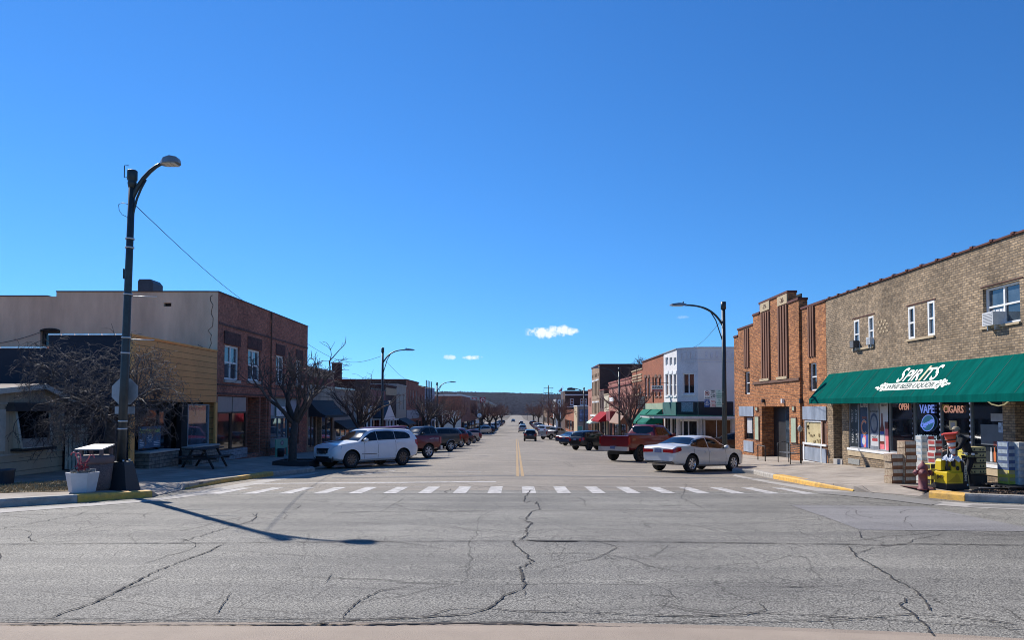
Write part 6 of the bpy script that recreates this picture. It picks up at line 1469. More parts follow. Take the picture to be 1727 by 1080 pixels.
# ================================================================ STREET FURNITURE AND TREES
def lamp_post(px_base, X, ztop, side, label, r0=.11, big=False, arm_r=2.4, y=None, head_z=None, sign=False, lean=0):
    Y = y if y else X*F/(px_base-VX); z0 = SW(X, Y); t = empty('street_lamp', (X, Y, z0), label, 'street lamp', 'street lamps along the street')
    zt = EYE+ztop; n = 8
    MB().tube([(X, Y, z0), (X+lean*.5, Y, (z0+zt)/2), (X+lean, Y, zt)], [r0, r0*.88, r0*.72], 12).build('pole', STEEL, t)
    sg = -1 if X > 0 else 1; xt = X+lean; hz = EYE + head_z if head_z else zt+.5
    P0 = Vector((xt+sg*.05, Y, zt-.75)); P3 = Vector((xt+sg*arm_r, Y, hz)); pts = []
    for i in range(13):
        a = i/12; b0 = P0; b1 = P0+Vector((sg*.35, 0, (hz-P0.z)*.75)); b2 = P3-Vector((sg*arm_r*.45, 0, .0)); pts.append(b0*(1-a)**3+b1*3*a*(1-a)**2+b2*3*a*a*(1-a)+P3*a**3)
    MB().tube(pts, [.05]*8+[.042]*5, 8).build('arm', STEEL, t)
    q = pts[6]; MB().tube([Vector((xt+sg*.05, Y, zt-1.5)), pts[3]-Vector((0, 0, .22)), pts[5]-Vector((-sg*.0, 0, .02))], .028, 6).build('brace', STEEL, t)
    h = MB(); V = []; dx = sg
    prof = [(-.05, .06, .05), (.1, .12, .09), (.3, .17, .10), (.62, .15, .06), (.72, .08, .02)]
    for (l, w_, hh) in prof: V += [P3+Vector((dx*l, -w_, -.02)), P3+Vector((dx*l, w_, -.02)), P3+Vector((dx*l, w_*.6, hh)), P3+Vector((dx*l, -w_*.6, hh))]
    Fc = []
    for i in range(len(prof)-1):
        for k in range(4): Fc.append((4*i+k, 4*i+(k+1) % 4, 4*i+4+(k+1) % 4, 4*i+4+k))
    Fc += [(0, 1, 2, 3), (16, 19, 18, 17)]; hd = h.add(V, Fc).build('lamp_head', mat('lamp_head_grey', (.26, .27, .28), rough=.4, metal=.3), t)
    l_ = MB().box(P3+Vector((dx*.12, -.11, -.045)), P3+Vector((dx*.6, .11, -.021))).build('lens', mat('lamp_lens', (.6, .6, .56), rough=.2), t); l_.parent = hd
    MB().lathe(P3+Vector((dx*.1, 0, .09)), [(.03, 0), (.03, .08)], n=8).build('photo_sensor', STEEL, t)
    MB().tube([(xt, Y, zt-.02), (xt, Y, zt+.32)], r0*1.0, 10).build('cap_can', STEEL, t)
    MB().lathe((X, Y, z0), [(r0*2, 0), (r0*2, .12), (r0*1.3, .2)], n=10).build('base', STEEL, t)
    return t, Vector((xt, Y, zt))
# near left lamp (traced)
Yl = 17.5; bx = PY(203, 800, Yl).x; ztp = PY(223, 306, Yl); hp = PY(285, 272, Yl)
z0 = G(bx, Yl)+.1; t = empty('street_lamp', (bx, Yl, z0), 'tall dark street lamp on a flared black base by the white planter', 'street lamp', 'street lamps along the street')
def lx(z): return bx + (ztp.x-bx)*(z-z0)/(ztp.z-z0)
MB().tube([(lx(z), Yl, z) for z in (z0+.5, 2.5, 5, ztp.z)], [.105, .095, .085, .075], 14).build('pole', STEEL, t)
mb = MB(); V = []
for (hw, zz) in ((.33, z0-.03), (.215, z0+.62), (.19, z0+.70)): V += [(bx+a*hw, Yl+b_*hw, zz) for a, b_ in ((-1, -1), (1, -1), (1, 1), (-1, 1))]
mb.add(V, [(i*4+k, i*4+(k+1) % 4, i*4+4+(k+1) % 4, i*4+4+k) for i in range(2) for k in range(4)]+[(8, 9, 10, 11)]); mb.build('flared_base', mat('black_base', (.012, .014, .018), rough=.6), t)
for a, b_ in ((-1, -1), (1, -1), (1, 1), (-1, 1)): MB().lathe((bx+a*.14, Yl+b_*.14, z0+.7), [(.025, 0), (.025, .05)], n=8).build('bolt', ALU, t)
P = [PY(px, py, Yl) for px, py in ((221, 342), (225, 330), (232, 316), (242, 301), (253, 289), (263, 281), (272, 276))]
MB().tube(P, [.05, .055, .055, .052, .05, .045, .04], 10).build('arm', STEEL, t)
MB().tube([PY(px, py, Yl) for px, py in ((222, 372), (227, 350), (231, 335), (238, 318), (246, 303))], .028, 6).build('brace', STEEL, t)
h = MB(); V = []; rows_ = []
e0, e1 = PY(272, 275, Yl), PY(303, 272, Yl); dv = (e1-e0)
for (l, w_, up) in ((0, .07, .04), (.2, .17, .10), (.55, .2, .13), (.9, .16, .09), (1, .08, .02)):
    c = e0+dv*l; V += [c+Vector((0, -w_, -.05)), c+Vector((0, w_, -.05)), c+Vector((0, w_*.7, up)), c+Vector((0, -w_*.7, up))]
Fc = [(4*i+k, 4*i+(k+1) % 4, 4*i+4+(k+1) % 4, 4*i+4+k) for i in range(4) for k in range(4)]+[(0, 1, 2, 3), (16, 19, 18, 17)]
hd = h.add(V, Fc).build('lamp_head', mat('lamp_head_grey', (.26, .27, .28), rough=.4, metal=.3), t)
c = e0+dv*.52; l_ = MB()
for i in (-1, 0, 1): l_.box(c+Vector((i*.11-.045, -.15, -.072)), c+Vector((i*.11+.045, .15, -.052)))
q = l_.build('lens', mat('lamp_lens', (.6, .6, .56), rough=.2), t); q.parent = hd
MB().tube([ztp-Z*.05, ztp+Z*.05, ztp+Z*.08], [.085, .09, .09], 10).build('collar', STEEL, t)
MB().lathe(ztp-Z*.16, [(.085, 0), (.105, .1), (.105, .14), (.09, .16), (.12, .2), (.12, .42), (.10, .44)], n=14).build('cap_can', STEEL, t)
ws_ = MB(); ws_.tube([ztp+Vector((-.12, 0, .1)), ztp+Vector((-.2, 0, .1)), ztp+Vector((-.2, 0, .4)), ztp+Vector((-.1, 0, .4))], .012, 5); ws_.build('cable_loop', BLACK, t)
MB().box(PY(207.5, 470, Yl-.05), PY(213, 455, Yl+.1)).build('control_box', STEEL, t)
mb = MB(); mb.tube([PY(px, py, Yl) for px, py in ((219, 345), (206, 342), (200, 345), (201, 355), (206, 362), (214, 366), (218, 370))], .008, 4); mb.build('loose_cable', BLACK, t)
for (py, x0_, x1_) in ((500, 219, 264), (573, 216, 260)):
    MB().tube([PY(x0_, py, Yl), PY(x1_, py+.8, Yl)], .013, 6).build('banner_rod', ALU, t)
mb = MB()
for py in (404, 419, 498, 571, 597, 712, 725):
    p_ = PY(0, py, Yl); mb.lathe((lx(p_.z), Yl, p_.z), [(.108, 0), (.108, .035)], n=12)
mb.build('steel_band', ALU, t)
# signs on the back of the pole
sY = Yl+.22; c = PY(210.5, 661, sY); rr = .325; oc = [c+Vector((math.cos((k+.5)*math.pi/4)*rr/math.cos(math.pi/8)*1.0, 0, math.sin((k+.5)*math.pi/4)*rr/math.cos(math.pi/8))) for k in range(8)]
SGB = mat('sign_back_grey', (.34, .35, .37), rough=.45, metal=.5, var=.12, vs=8)
sg_ = empty('traffic_sign', c, 'grey back of an octagonal stop sign strapped behind the nearest left lamp', 'sign'); MB().prism(oc, (0, .01, 0)).build('plate', SGB, sg_); MB().box(c+Vector((-.03, -.12, -.25)), c+Vector((.03, -.002, .25))).build('bracket', STEEL, sg_)
MB().box(c+Vector((-.02, -.11, .22)), c+Vector((-.001, -.001, .26))).build('clamp', ALU, sg_)
c = PY(210.5, 692.5, sY); p2 = MB().box((c.x-.25, sY, c.z-.09), (c.x+.25, sY+.008, c.z+.09)).build('sign_plate', SGB); tag(p2, 'grey back of a small rectangular plate below the octagonal sign', 'sign')
# other lamps
lamp_post(1221.5, 9.55, 4.55, 'R', 'street lamp by the cluster of parking signs, nearest on the right', arm_r=1.75, head_z=4.72, r0=.12)
lamp_post(645, -9.7, 4.05, 'L', 'second street lamp on the left, beside the bare tree behind the white vehicle', arm_r=1.6, head_z=4.2)
lamp_post(737, -9.6, 2.75, 'L', 'third street lamp on the left, before the white metal clad shop', arm_r=1.6, head_z=3.1)
lamp_post(1044.5, 9.6, 3.4, 'R', 'street lamp before the pink brick shop on the right', arm_r=1.9, head_z=3.7)
lamp_post(985, 9.5, 2.5, 'R', 'street lamp beyond the red awning on the right', arm_r=1.6, head_z=2.7)
for i, (Y, X) in enumerate(((155, 9.5), (200, -9.5), (240, 9.5), (330, -9.5))):
    lamp_post(0, X, 7.2-(EYE-0)+G(X, Y)-.4, 'R', ('street lamp just past the side street on the right', 'street lamp far down the left kerb', 'street lamp far down the right kerb', 'last tiny street lamp far down the left kerb')[i], y=Y, r0=.13)
# street name box on the mast
mb = empty('hanging_sign', (6.5, 95, EYE+2.6), 'dark rectangular sign hung from a mast above the far right kerb', 'sign'); c = PY(963.5, 657, 96)
MB().box((c.x-.55, 96, c.z-.13), (c.x+.55, 96.1, c.z+.13)).build('panel', BLACK, mb); MB().tube([(c.x+.5, 96.05, c.z), (c.x+1.1, 96.8, c.z+.02), PY(984, 660, 98.5)], .04, 6).build('arm', STEEL, mb)
# sign cluster on the right lamp
cY = 32.35; pts = {}
def spanel(px0, px1, yt, yb, m, label, lines, border=None):
    a, b_ = PY(px0, yt, cY), PY(px1, yb, cY); t = empty('parking_sign', ((a.x+b_.x)/2, cY, b_.z), label, 'sign', 'regulation signs on the right lamp post')
    MB().box((a.x+.004, cY, b_.z+.004), (b_.x-.004, cY+.012, a.z-.004)).build('plate', m, t); w_ = b_.x-a.x; h_ = a.z-b_.z; cx = (a.x+b_.x)/2
    if border: 
        mb = MB(); 
        for q in ((.02, .03, .02, .98), (.97, .98, .02, .98)): mb.box((a.x+w_*q[0], cY-.004, b_.z+h_*q[2]), (a.x+w_*q[1], cY-.001, b_.z+h_*q[3]))
        mb.box((a.x+w_*.03, cY-.004, b_.z+h_*.02), (a.x+w_*.97, cY-.001, b_.z+h_*.03)).box((a.x+w_*.03, cY-.004, b_.z+h_*.97), (a.x+w_*.97, cY-.001, b_.z+h_*.98)); mb.build('border', border, t)
    for (s_, v, sz, mm) in lines: glyph(s_, sz, mm, t, (cx, cY, b_.z+h_*v), (1, 0, 0), Z, off=.003, ext=.001, bold=.002)
    return t, cx, a, b_
SW_ = mat('sign_white', (.66, .66, .64), rough=.4, var=.05); SBL = mat('sign_blue', (.015, .06, .24), rough=.4); SGN = mat('sign_green_ink', (.02, .20, .13), rough=.4); SRD = mat('sign_red_ink', (.45, .03, .03), rough=.4); SPG = mat('sign_pale_green', (.48, .60, .54), rough=.4)
t, cx, a, b_ = spanel(1188, 1197, 658.5, 673, SW_, 'white sign with a crossed circle, top left of the sign cluster', [('TRUCKS', .06, .065, INK)])
mb = MB(); cc = Vector((cx, cY-.006, b_.z+.25)); mb.tube([cc+Vector((math.cos(i*.524)*.095, 0, math.sin(i*.524)*.095)) for i in range(13)], .012, 5); mb.tube([cc+Vector((-.065, 0, .065)), cc+Vector((.065, 0, -.065))], .01, 5); mb.build('symbol', SRD, t)
MB().box(cc+Vector((-.05, -.001, -.02)), cc+Vector((.05, .002, .03))).build('truck_symbol', INK, t)
spanel(1197.5, 1207, 658, 673, SW_, 'white sign reading speed limit 20, top middle of the sign cluster', [('SPEED', .82, .07, INK), ('LIMIT', .64, .07, INK), ('20', .14, .22, INK)], INK)
spanel(1207.5, 1218, 658, 673, SPG, 'pale green sign with arrow and parking hours, top right of the sign cluster', [('P', .76, .1, SGN), ('2 HOUR', .52, .065, SGN), ('PARKING', .3, .06, SGN), ('8AM-5PM', .1, .05, SGN)])
spanel(1188, 1197, 673.5, 687, SBL, 'blue sign with white lettering, bottom left of the sign cluster', [('SNOW ROUTE', .8, .035, SW_), ('NO', .62, .06, SW_), ('PARKING', .42, .05, SW_), ('2 INCH', .2, .05, SW_)])
spanel(1197.5, 1207, 673.5, 687, SW_, 'white sign reading NO PARKING in red, bottom middle of the sign cluster', [('NO', .6, .11, SRD), ('PARKING', .4, .052, SRD), ('HERE', .12, .09, SRD)], SRD)
spanel(1207.5, 1218, 673.5, 687, SPG, 'pale green sign with small green lettering, bottom right of the sign cluster', [('2', .7, .12, SGN), ('HOUR', .48, .07, SGN), ('PARKING', .26, .055, SGN)])
mb = MB(); 
for py in (662, 682): mb.tube([PY(1188, py, cY+.03), PY(1220, py, cY+.1)], .015, 5)
tag(mb.build('sign_rail', ALU), 'pair of thin rails holding the sign cluster to the right lamp', 'bracket')
# cables
def cable(a, b_, sag, label, r_=.012, name='overhead_cable'):
    pts = [a.lerp(b_, i/14) - Z*sag*math.sin(math.pi*i/14) for i in range(15)]
    o = MB().tube(pts, r_, 4, caps=False).build(name, BLACK); tag(o, label, 'cable', 'overhead cables')
cable(PY(230, 348, Yl), PX(415, 511, XL), .12, 'thin cable from the nearest left lamp to the dark brick building')
cable(PY(1217, 540, 32.5), PY(1168, 587, 56), .2, 'thin cable from the right lamp to the white corner building')
cable(PY(518, 580, 46), PY(643, 601, 51.6), .8, 'sagging cable from the dark brick building to the second left lamp')
cable(PY(650, 608, 51.6), PX(694, 644, XL), .3, 'cable from the second left lamp to the tall dark brick building', .015)
cable(PY(738, 653, 84), PX(700, 648, XL), .3, 'short cable from the third left lamp to the tall brick building', .02)
cable(PY(1047, 628, 65), PX(1066, 637, XR), .3, 'cable from the lamp before the pink shop to the striped brick shop', .02)
cable(PY(0, 579, 31.3), PY(70, 560, 31.3), .05, 'cable along the beige side wall on the left', .012)
cable(PX(334, 582, XL), PX(364, 592, XL), .05, 'loose cable above the gold timber front', .012)
# hanging shop signs on the right
t = empty('hanging_sign', PY(1108.8, 651, 60.5), 'white over dark red hanging shop sign below the orange brick parapet', 'sign'); a, b_ = PY(1099.5, 650.5, 60.5), PY(1118, 661.5, 60.5); h_ = a.z-b_.z
MB().box((a.x, 60.5, b_.z), (b_.x, 60.6, a.z)).build('panel', WHITE, t); MB().box((a.x+.02, 60.485, b_.z+.01), (b_.x-.02, 60.499, b_.z+h_*.4)).build('red_strip', PRED, t)
glyph('U-HAUL', .26, INK, t, ((a.x+b_.x)/2, 60.5, b_.z+h_*.55), (1, 0, 0), Z, bold=.008); glyph('RENTALS', .13, SW_, t, ((a.x+b_.x)/2, 60.49, b_.z+h_*.12), (1, 0, 0), Z)
MB().tube([(a.x-.3, 60.55, a.z+.2), (13.1, 60.55, a.z+.2)], .025, 6).build('bracket', BLACK, t); MB().tube([(a.x+.2, 60.55, a.z+.2), (a.x+.2, 60.55, a.z)], .012, 4).tube([(b_.x-.2, 60.55, a.z+.2), (b_.x-.2, 60.55, a.z)], .012, 4).build('hanger', BLACK, t)
Yh = 63.0; t = empty('hanging_sign', PY(1080.5, 691, Yh), 'black and white shaped wooden shop sign with a heart, hanging before the bare tree', 'sign'); a, b_ = PY(1072.5, 667.5, Yh), PY(1088.5, 690.5, Yh); w_ = b_.x-a.x; h_ = a.z-b_.z
sh = [(0, 0), (1, 0), (1, .9), (.85, 1.0), (.65, .94), (.5, 1.04), (.35, .94), (.15, 1.0), (0, .9)]; MB().prism([(a.x+w_*x, Yh, b_.z+h_*z) for x, z in sh], (0, .08, 0)).build('board', BLACK, t)
mb = MB(); 
for (z0_, z1_) in ((.60, .9), (.34, .56), (.06, .28)): mb.box((a.x+w_*.1, Yh-.012, b_.z+h_*z0_), (b_.x-w_*.1, Yh-.001, b_.z+h_*z1_))
mb.build('painted_field', mat('sign_cream', (.42, .40, .37)), t); MB().lathe((a.x+w_*.4, Yh-.02, b_.z+h_*.75), [(.09, 0), (.09, .006)], n=8, axis=(0, 1, 0)).build('heart', BLACK, t)
glyph('antiques', .22, BLACK, t, (a.x+w_*.5, Yh-.012, b_.z+h_*.39), (1, 0, 0), Z); glyph('& gifts', .18, BLACK, t, (a.x+w_*.5, Yh-.012, b_.z+h_*.11), (1, 0, 0), Z)
MB().tube([(a.x-.2, Yh, a.z+.18), (13.05, Yh, a.z+.18)], .03, 6).build('bracket', BLACK, t); MB().tube([(a.x, Yh, a.z+.15), (a.x, Yh, b_.z-.3)], .02, 5).build('side_bar', BLACK, t)
# far red signs and clock
def polesign(px, py, w_px, h_px, Y, label, ring=False, zg=None):
    c = PY(px, py, Y); w_ = w_px*Y/F; h_ = h_px*Y/F; g = G(c.x, Y); t = empty('pole_sign', (c.x, Y, g), label, 'sign')
    MB().box((c.x-w_/2, Y, c.z-h_/2), (c.x+w_/2, Y+.4, c.z+h_/2)).build('panel', mat('sign_red_panel', (.42, .02, .03)), t); MB().tube([(c.x, Y+.2, g), (c.x, Y+.2, c.z-h_/2)], .12, 8).build('post', STEEL, t)
    if ring: MB().tube([(c.x+math.cos(i*.5236)*h_*.3, Y-.03, c.z+math.sin(i*.5236)*h_*.3) for i in range(13)], h_*.09, 6).build('ring_mark', WHITE, t)
    else: glyph('706', h_*.85, WHITE, t, (c.x, Y, c.z-h_*.3), (1, 0, 0), Z, off=.03, bold=.02)
polesign(800, 672.7, 7.5, 3.6, 225, 'small red sign with pale numbers above the left roofs'); polesign(814, 675, 9, 9, 225, 'square red sign with a white ring above the far left trees', True)
c = PY(808.5, 701.5, 150); g = G(c.x, 150); t = empty('street_clock', (c.x, 150, g), 'round white street clock on a dark post beyond the side street on the left', 'clock')
MB().tube([(c.x, 150, g), (c.x, 150, c.z-.3)], .12, 8).build('post', BLACK, t); MB().lathe((c.x, 149.8, c.z), [(.62, 0), (.62, .4)], n=20, axis=(0, 1, 0)).build('case', BLACK, t); MB().lathe((c.x, 149.74, c.z), [(.48, 0), (.48, .05)], n=20, axis=(0, 1, 0)).build('dial', WHITE, t)
MB().box((c.x-.02, 149.7, c.z-.02), (c.x+.02, 149.73, c.z+.34)).build('hand', BLACK, t); MB().box((c.x, 149.7, c.z-.02), (c.x+.22, 149.73, c.z+.02)).build('hand', BLACK, t)
MB().box((c.x-.75, 149.9, c.z-1.6), (c.x+.05, 149.95, c.z-.9)).build('sign_plate', SW_, t)
# utility poles on the right, flag
def upole(px, ytop, Y, label, arms=2):
    c = PY(px, ytop, Y); g = G(c.x, Y); t = empty('utility_pole', (c.x, Y, g), label, 'utility pole', 'utility poles down the right side'); WD = mat('pole_wood', (.09, .07, .055))
    MB().tube([(c.x, Y, g), (c.x, Y, c.z)], [.17, .12], 8).build('pole', WD, t)
    for i in range(arms): MB().box((c.x-1.3, Y-.1, c.z-.9-i*1.3), (c.x+1.3, Y+.05, c.z-.75-i*1.3)).build('crossarm', WD, t)
    return c
a = upole(925, 650, 190, 'tallest wooden utility pole with crossarms on the right'); b_ = upole(916, 668, 245, 'second wooden utility pole past the tallest one'); c3 = upole(899, 676, 330, 'third thin utility pole near the far end of the street', 1); upole(889, 682, 430, 'smallest utility pole at the far end of the street', 1)
for p, q in ((a, b_), (b_, c3)):
    for dx in (-1.1, 1.1): cable(p+Vector((dx, 0, -.7)), q+Vector((dx, 0, -.7)), 1.0, 'power line between the far wooden utility poles', .02, 'power_line')
c = PY(948, 651, 186); t = empty('flag_pole', (c.x, 186, G(c.x, 186)), 'thin white flag pole with a small striped flag above the far right roofs', 'flag')
MB().tube([(c.x, 186, G(c.x, 186)), (c.x, 186, c.z)], .06, 6).build('pole', WHITE, t)
fl = [c+Vector((0, 0, -.4)), c+Vector((-.35, .1, -.75)), c+Vector((-.85, -.05, -1.35)), c+Vector((-.75, 0, -1.75)), c+Vector((-.35, .1, -1.5)), c+Vector((0, 0, -1.6))]
mb = MB().prism([fl[0], fl[1], fl[4], fl[5]], (0, .02, 0)); mb.build('canton', mat('flag_blue', (.03, .05, .2)), t); MB().prism([fl[1], fl[2], fl[3], fl[4]], (0, .02, 0)).build('stripes', mat('flag_red_white', (.6, .5, .5), var=.6, vs=3, c2=(.5, .05, .05), stretch=(.2, 1, 3)), t)
# ---------------------------------------------------------------- trees
BARK = mat('bark_dark', (.062, .048, .042), rough=.95, var=.35, vs=9, bump=.8, bs=20); TWIG = mat('twig_grey_brown', (.105, .08, .072), rough=.9, var=.3, vs=3); BUD = mat('twig_reddish', (.16, .085, .075), rough=.9, var=.3, vs=3)
def grow(tw, th, p, d, L, r, lvl, rg, spread, up, droop, minr, maxl, kids):
    n = 4 if lvl < 2 else 3; pts = [p]; rs = [r]; dd = d.normalized()
    for i in range(n):
        dd = (dd + Vector((rg.gauss(0, 1), rg.gauss(0, 1), rg.gauss(0, 1)))*(.12+.05*lvl) + Z*(up if lvl < 4 else up*.4) - Z*droop*(lvl >= 2)*(.25+.2*lvl)).normalized()
        pts.append(pts[-1]+dd*L/n); rs.append(max(minr*.8, r*(1-.36*(i+1)/n)))
    (tw if lvl < 2 else th).tube(pts, rs, 8 if lvl == 0 else (6 if lvl < 2 else (4 if lvl < 3 else 3)), caps=lvl < 2)
    if lvl >= maxl: return
    k = kids[min(lvl, len(kids)-1)]
    for i in range(k):
        t = 1 if i == 0 else rg.uniform(.35, 1); j = min(n-1, int(t*n)); q = pts[j].lerp(pts[j+1], t*n-j) if t < 1 else pts[-1]
        ax = dd.orthogonal().normalized(); ax.rotate(Matrix.Rotation(rg.uniform(0, 6.28), 3, dd)); nd = (dd + ax*spread*rg.uniform(.5, 1.25)).normalized()
        grow(tw, th, q, nd, L*rg.uniform(.6, .85), max(minr, rs[-1]*.97 if t >= 1 else rs[j]*rg.uniform(.5, .7)), lvl+1, rg, spread, up, droop, minr, maxl, kids)
def tree(name, base, h_trunk, r0, seed, label, group=None, limbs=6, L=1.6, maxl=4, kids=(3, 3, 3, 3), spread=.55, up=.06, droop=0, minr=.006, tilt=(0, 0), m=TWIG, flat=.9, cat='tree', lf=.46):
    rg = random.Random(seed); t = empty(name, base, label, cat, group); tw, th = MB(), MB(); b0 = Vector(base)
    top = b0 + Vector((tilt[0], tilt[1], h_trunk)); mid = b0.lerp(top, .5)+Vector((tilt[0]*-.3, 0, 0))
    tw.tube([b0-Z*.05, b0+Z*.15, mid, top], [r0*1.5, r0*1.1, r0*.95, r0*.9], 10)
    for i in range(limbs):
        a = 6.283*(i+rg.random()*.6)/limbs; d = Vector((math.cos(a)*flat, math.sin(a)*flat, .75 if droop == 0 else .62))
        grow(tw, th, top-Z*rg.random()*h_trunk*.2, d, L*rg.uniform(.8, 1.15), r0*lf, 1, rg, spread, up, droop, minr, maxl, kids)
    if not th.v: th = tw
    tw.build('trunk', BARK, t, fix=False); th.build('crown', m, t, fix=False); return t
gt = 'bare street trees'
ty = 21.6; c = PY(187, 700, ty)
tree('weeping_tree', (c.x, ty, SW(c.x, ty)-.05), 2.05, .17, 5, 'weeping bare tree with drooping twigs behind the nearest left lamp', limbs=11, L=1.15, maxl=6, kids=(3, 4, 3, 3, 3), spread=.8, up=.05, droop=.12, minr=.0068, flat=1.45, lf=.36, m=mat('twig_grey', (.075, .064, .064), rough=.8, var=.35, vs=3))
Ys = 31.6; c = PY(494, 700, Ys)
tree('street_tree', (c.x, Ys, SW(c.x, Ys)), 2.0, .17, 11, 'forked bare tree in a low box planter before the dark brick building', gt, limbs=7, L=1.32, maxl=5, kids=(3, 3, 3, 3), spread=.46, up=.11, tilt=(.1, 0), minr=.011, flat=.72, lf=.62)
for (px, Y, s_, sd_, lb) in ((606, 47, .85, 12, 'bare tree behind the white vehicle, left of the second street lamp'), (719, 79, 1.05, 13, 'bare tree beside the third street lamp on the left'), (746, 97, 1.0, 14, 'bare tree just past the third street lamp on the left'), (766, 112, 1.0, 15, 'bare tree before the white fronted shop on the left'), (1062, 58.5, .98, 21, 'bare tree on the right pavement in front of the pink brick shop')):
    X = (px-VX)/F*Y; tree('street_tree', (X, Y, SW(X, Y)), 2.3*s_, .2*s_, sd_, lb, gt, limbs=8, L=1.6*s_, maxl=5, kids=(3, 4, 3, 2), spread=.44, up=.11, flat=.72, lf=.55, minr=.011 if Y < 70 else .016, m=TWIG if px < 740 else BUD)
fg = 'bare trees far down the street'
for i, (px, Y, s_, lb) in enumerate(((943, 135, 1.35, 'reddish bare tree beside the walking man, far right'), (826, 165, 1.2, 'bare tree beyond the street clock on the left'), (836, 205, 1.3, 'bare tree far down the left kerb beyond the white van'), (846, 260, 1.4, 'bare tree near the far end of the left row'), (812, 185, 1.4, 'bare tree behind the street clock'), (933, 215, 1.3, 'bare tree between the far right shops'), (908, 250, 1.4, 'bare tree beside the second utility pole'), (900, 320, 1.5, 'bare tree near the far right utility poles'))):
    X = (px-VX)/F*Y; tree('street_tree', (X, Y, G(X, Y)), 2.2*s_, .24*s_, 40+i, lb, fg, limbs=8, L=1.7*s_, maxl=4, kids=(3, 4, 4, 3), spread=.45, up=.10, flat=.7, minr=.03, m=BUD)
# trees behind roofs on the right
c = PY(1083, 607, 95); tree('roof_line_tree', (c.x, 95, 3.2), 2.6, .2, 70, 'bare tree top showing above the roofs behind the orange brick shop', limbs=7, L=1.3, maxl=4, kids=(3, 4, 3), minr=.02)
# far woods: individual crowns left/right of the far road
wb = MB(); rg = random.Random(77)
for i in range(260):
    Y = rg.uniform(380, 900); px = rg.uniform(560, 1230); 
    if 846 < px < 900 and Y < 700: continue
    X = (px-VX)/F*Y
    if abs(X) < 14: continue
    g = G(X, Y); hgt = rg.uniform(6, 11)
    wb.tube([(X, Y, g), (X+rg.gauss(0, .3), Y, g+hgt*.6)], [.2, .12], 4)
    for k in range(26):
        a = rg.random()*6.28; rad = rg.uniform(.5, 3.2); z1 = g+hgt*rg.uniform(.55, 1)
        p0 = Vector((X, Y, g+hgt*rg.uniform(.25, .55))); p1 = Vector((X+math.cos(a)*rad, Y+math.sin(a)*rad, z1)); t_ = Vector((rg.gauss(0, .12), 0, .08)); wb.add([p0, p0+t_, p1], [(0, 1, 2)])
tag(wb.build('far_woods', mat('far_wood_twigs', (.085, .07, .066), rough=1, var=.4, vs=.05), fix=False), 'far bare woodland at the foot of the hill', 'woodland', kind='stuff')
# highway bridge rising to the left at the far end
def zz(px, py, Y): return PY(px, py, Y)
br = empty('bridge', zz(830, 700, 800), 'pale concrete highway bridge rising to the left at the far end of the street', 'bridge')
top = [(858, 699), (845, 690), (830, 682), (815, 675), (800, 670), (770, 664.5)]; Yb = [640, 600, 560, 520, 490, 440]
V = []; Fc = []
for (px, py), Y in zip(top, Yb):
    a = zz(px, py, Y); b2 = zz(px, py+ (1.2 + (858-px)*.05), Y); V += [a, a+Vector((2, 9, 0)), b2+Vector((2, 9, 0)), b2]
for i in range(5):
    for k in range(4): Fc.append((4*i+k, 4*i+(k+1) % 4, 4*i+4+(k+1) % 4, 4*i+4+k))
MB().add(V, Fc+[(0, 1, 2, 3), (20, 23, 22, 21)]).build('deck', mat('bridge_concrete', (.45, .42, .37)), br)
for (px, py), Y in list(zip(top, Yb))[1:]:
    a = zz(px, py, Y); MB().box((a.x-.2, Y+3, G(a.x, Y)-1), (a.x+1.4, Y+5, a.z-1)).build('pier', mat('bridge_concrete', (.45, .42, .37)), br)
ground_poly([], mat('embankment_grass', (.24, .17, .09), var=.2), 'embankment', 0, world=[(-6, 560), (14, 560), (40, 900), (-30, 900)], g=lambda x, y: G(x, y)+ (y-560)*.012+.3) if False else None
# ================================================================ SMALL THINGS
# ---- left corner: planter, litter bin, picnic table, tree box, boards
Yp = GS(138.5, 833).y+.2; c = PY(138.5, 832, Yp); z0 = SW(c.x, Yp)-.0; t = empty('planter', (c.x, Yp, z0), 'white tapered planter with candy canes and a red bow by the nearest left lamp', 'planter')
PLW = mat('planter_white', (.56, .55, .55), rough=.6, var=.07, vs=4, bump=.1)
hp_ = .47
mb = MB(); n = 6; V = []
for (rr, h) in ((.24, 0), (.27, .03), (.345, hp_), (.315, hp_), (.30, hp_-.08)): V += [(c.x+math.cos((k+.3)*6.283/n)*rr, Yp+math.sin((k+.3)*6.283/n)*rr, z0+h) for k in range(n)]
mb.add(V, [(i*n+k, i*n+(k+1) % n, (i+1)*n+(k+1) % n, (i+1)*n+k) for i in range(4) for k in range(n)]); mb.build('pot', PLW, t)
mb = MB(); mb.prism([(c.x+math.cos(k*6.283/12)*.245, Yp+math.sin(k*6.283/12)*.245, z0+hp_-.08) for k in range(12)], (0, 0, .05)); mb.build('soil', mat('soil_dark', (.05, .04, .035)), t)
mb = MB(); rg = random.Random(3)
for i in range(150):
    a = rg.random()*6.28; rr = rg.random()**.5*.24; p = Vector((c.x+math.cos(a)*rr, Yp+math.sin(a)*rr, z0+hp_-.03)); d = Vector((rg.gauss(0, .06), rg.gauss(0, .06), rg.uniform(.02, .1))); s_ = Vector((rg.gauss(0, .02), rg.gauss(0, .02), 0)); mb.add([p-s_, p+s_, p+d+s_, p+d-s_], [(0, 1, 2, 3)])
mb.build('dried_leaves', mat('leaf_grey', (.25, .24, .22), var=.5, vs=20), t, fix=False)
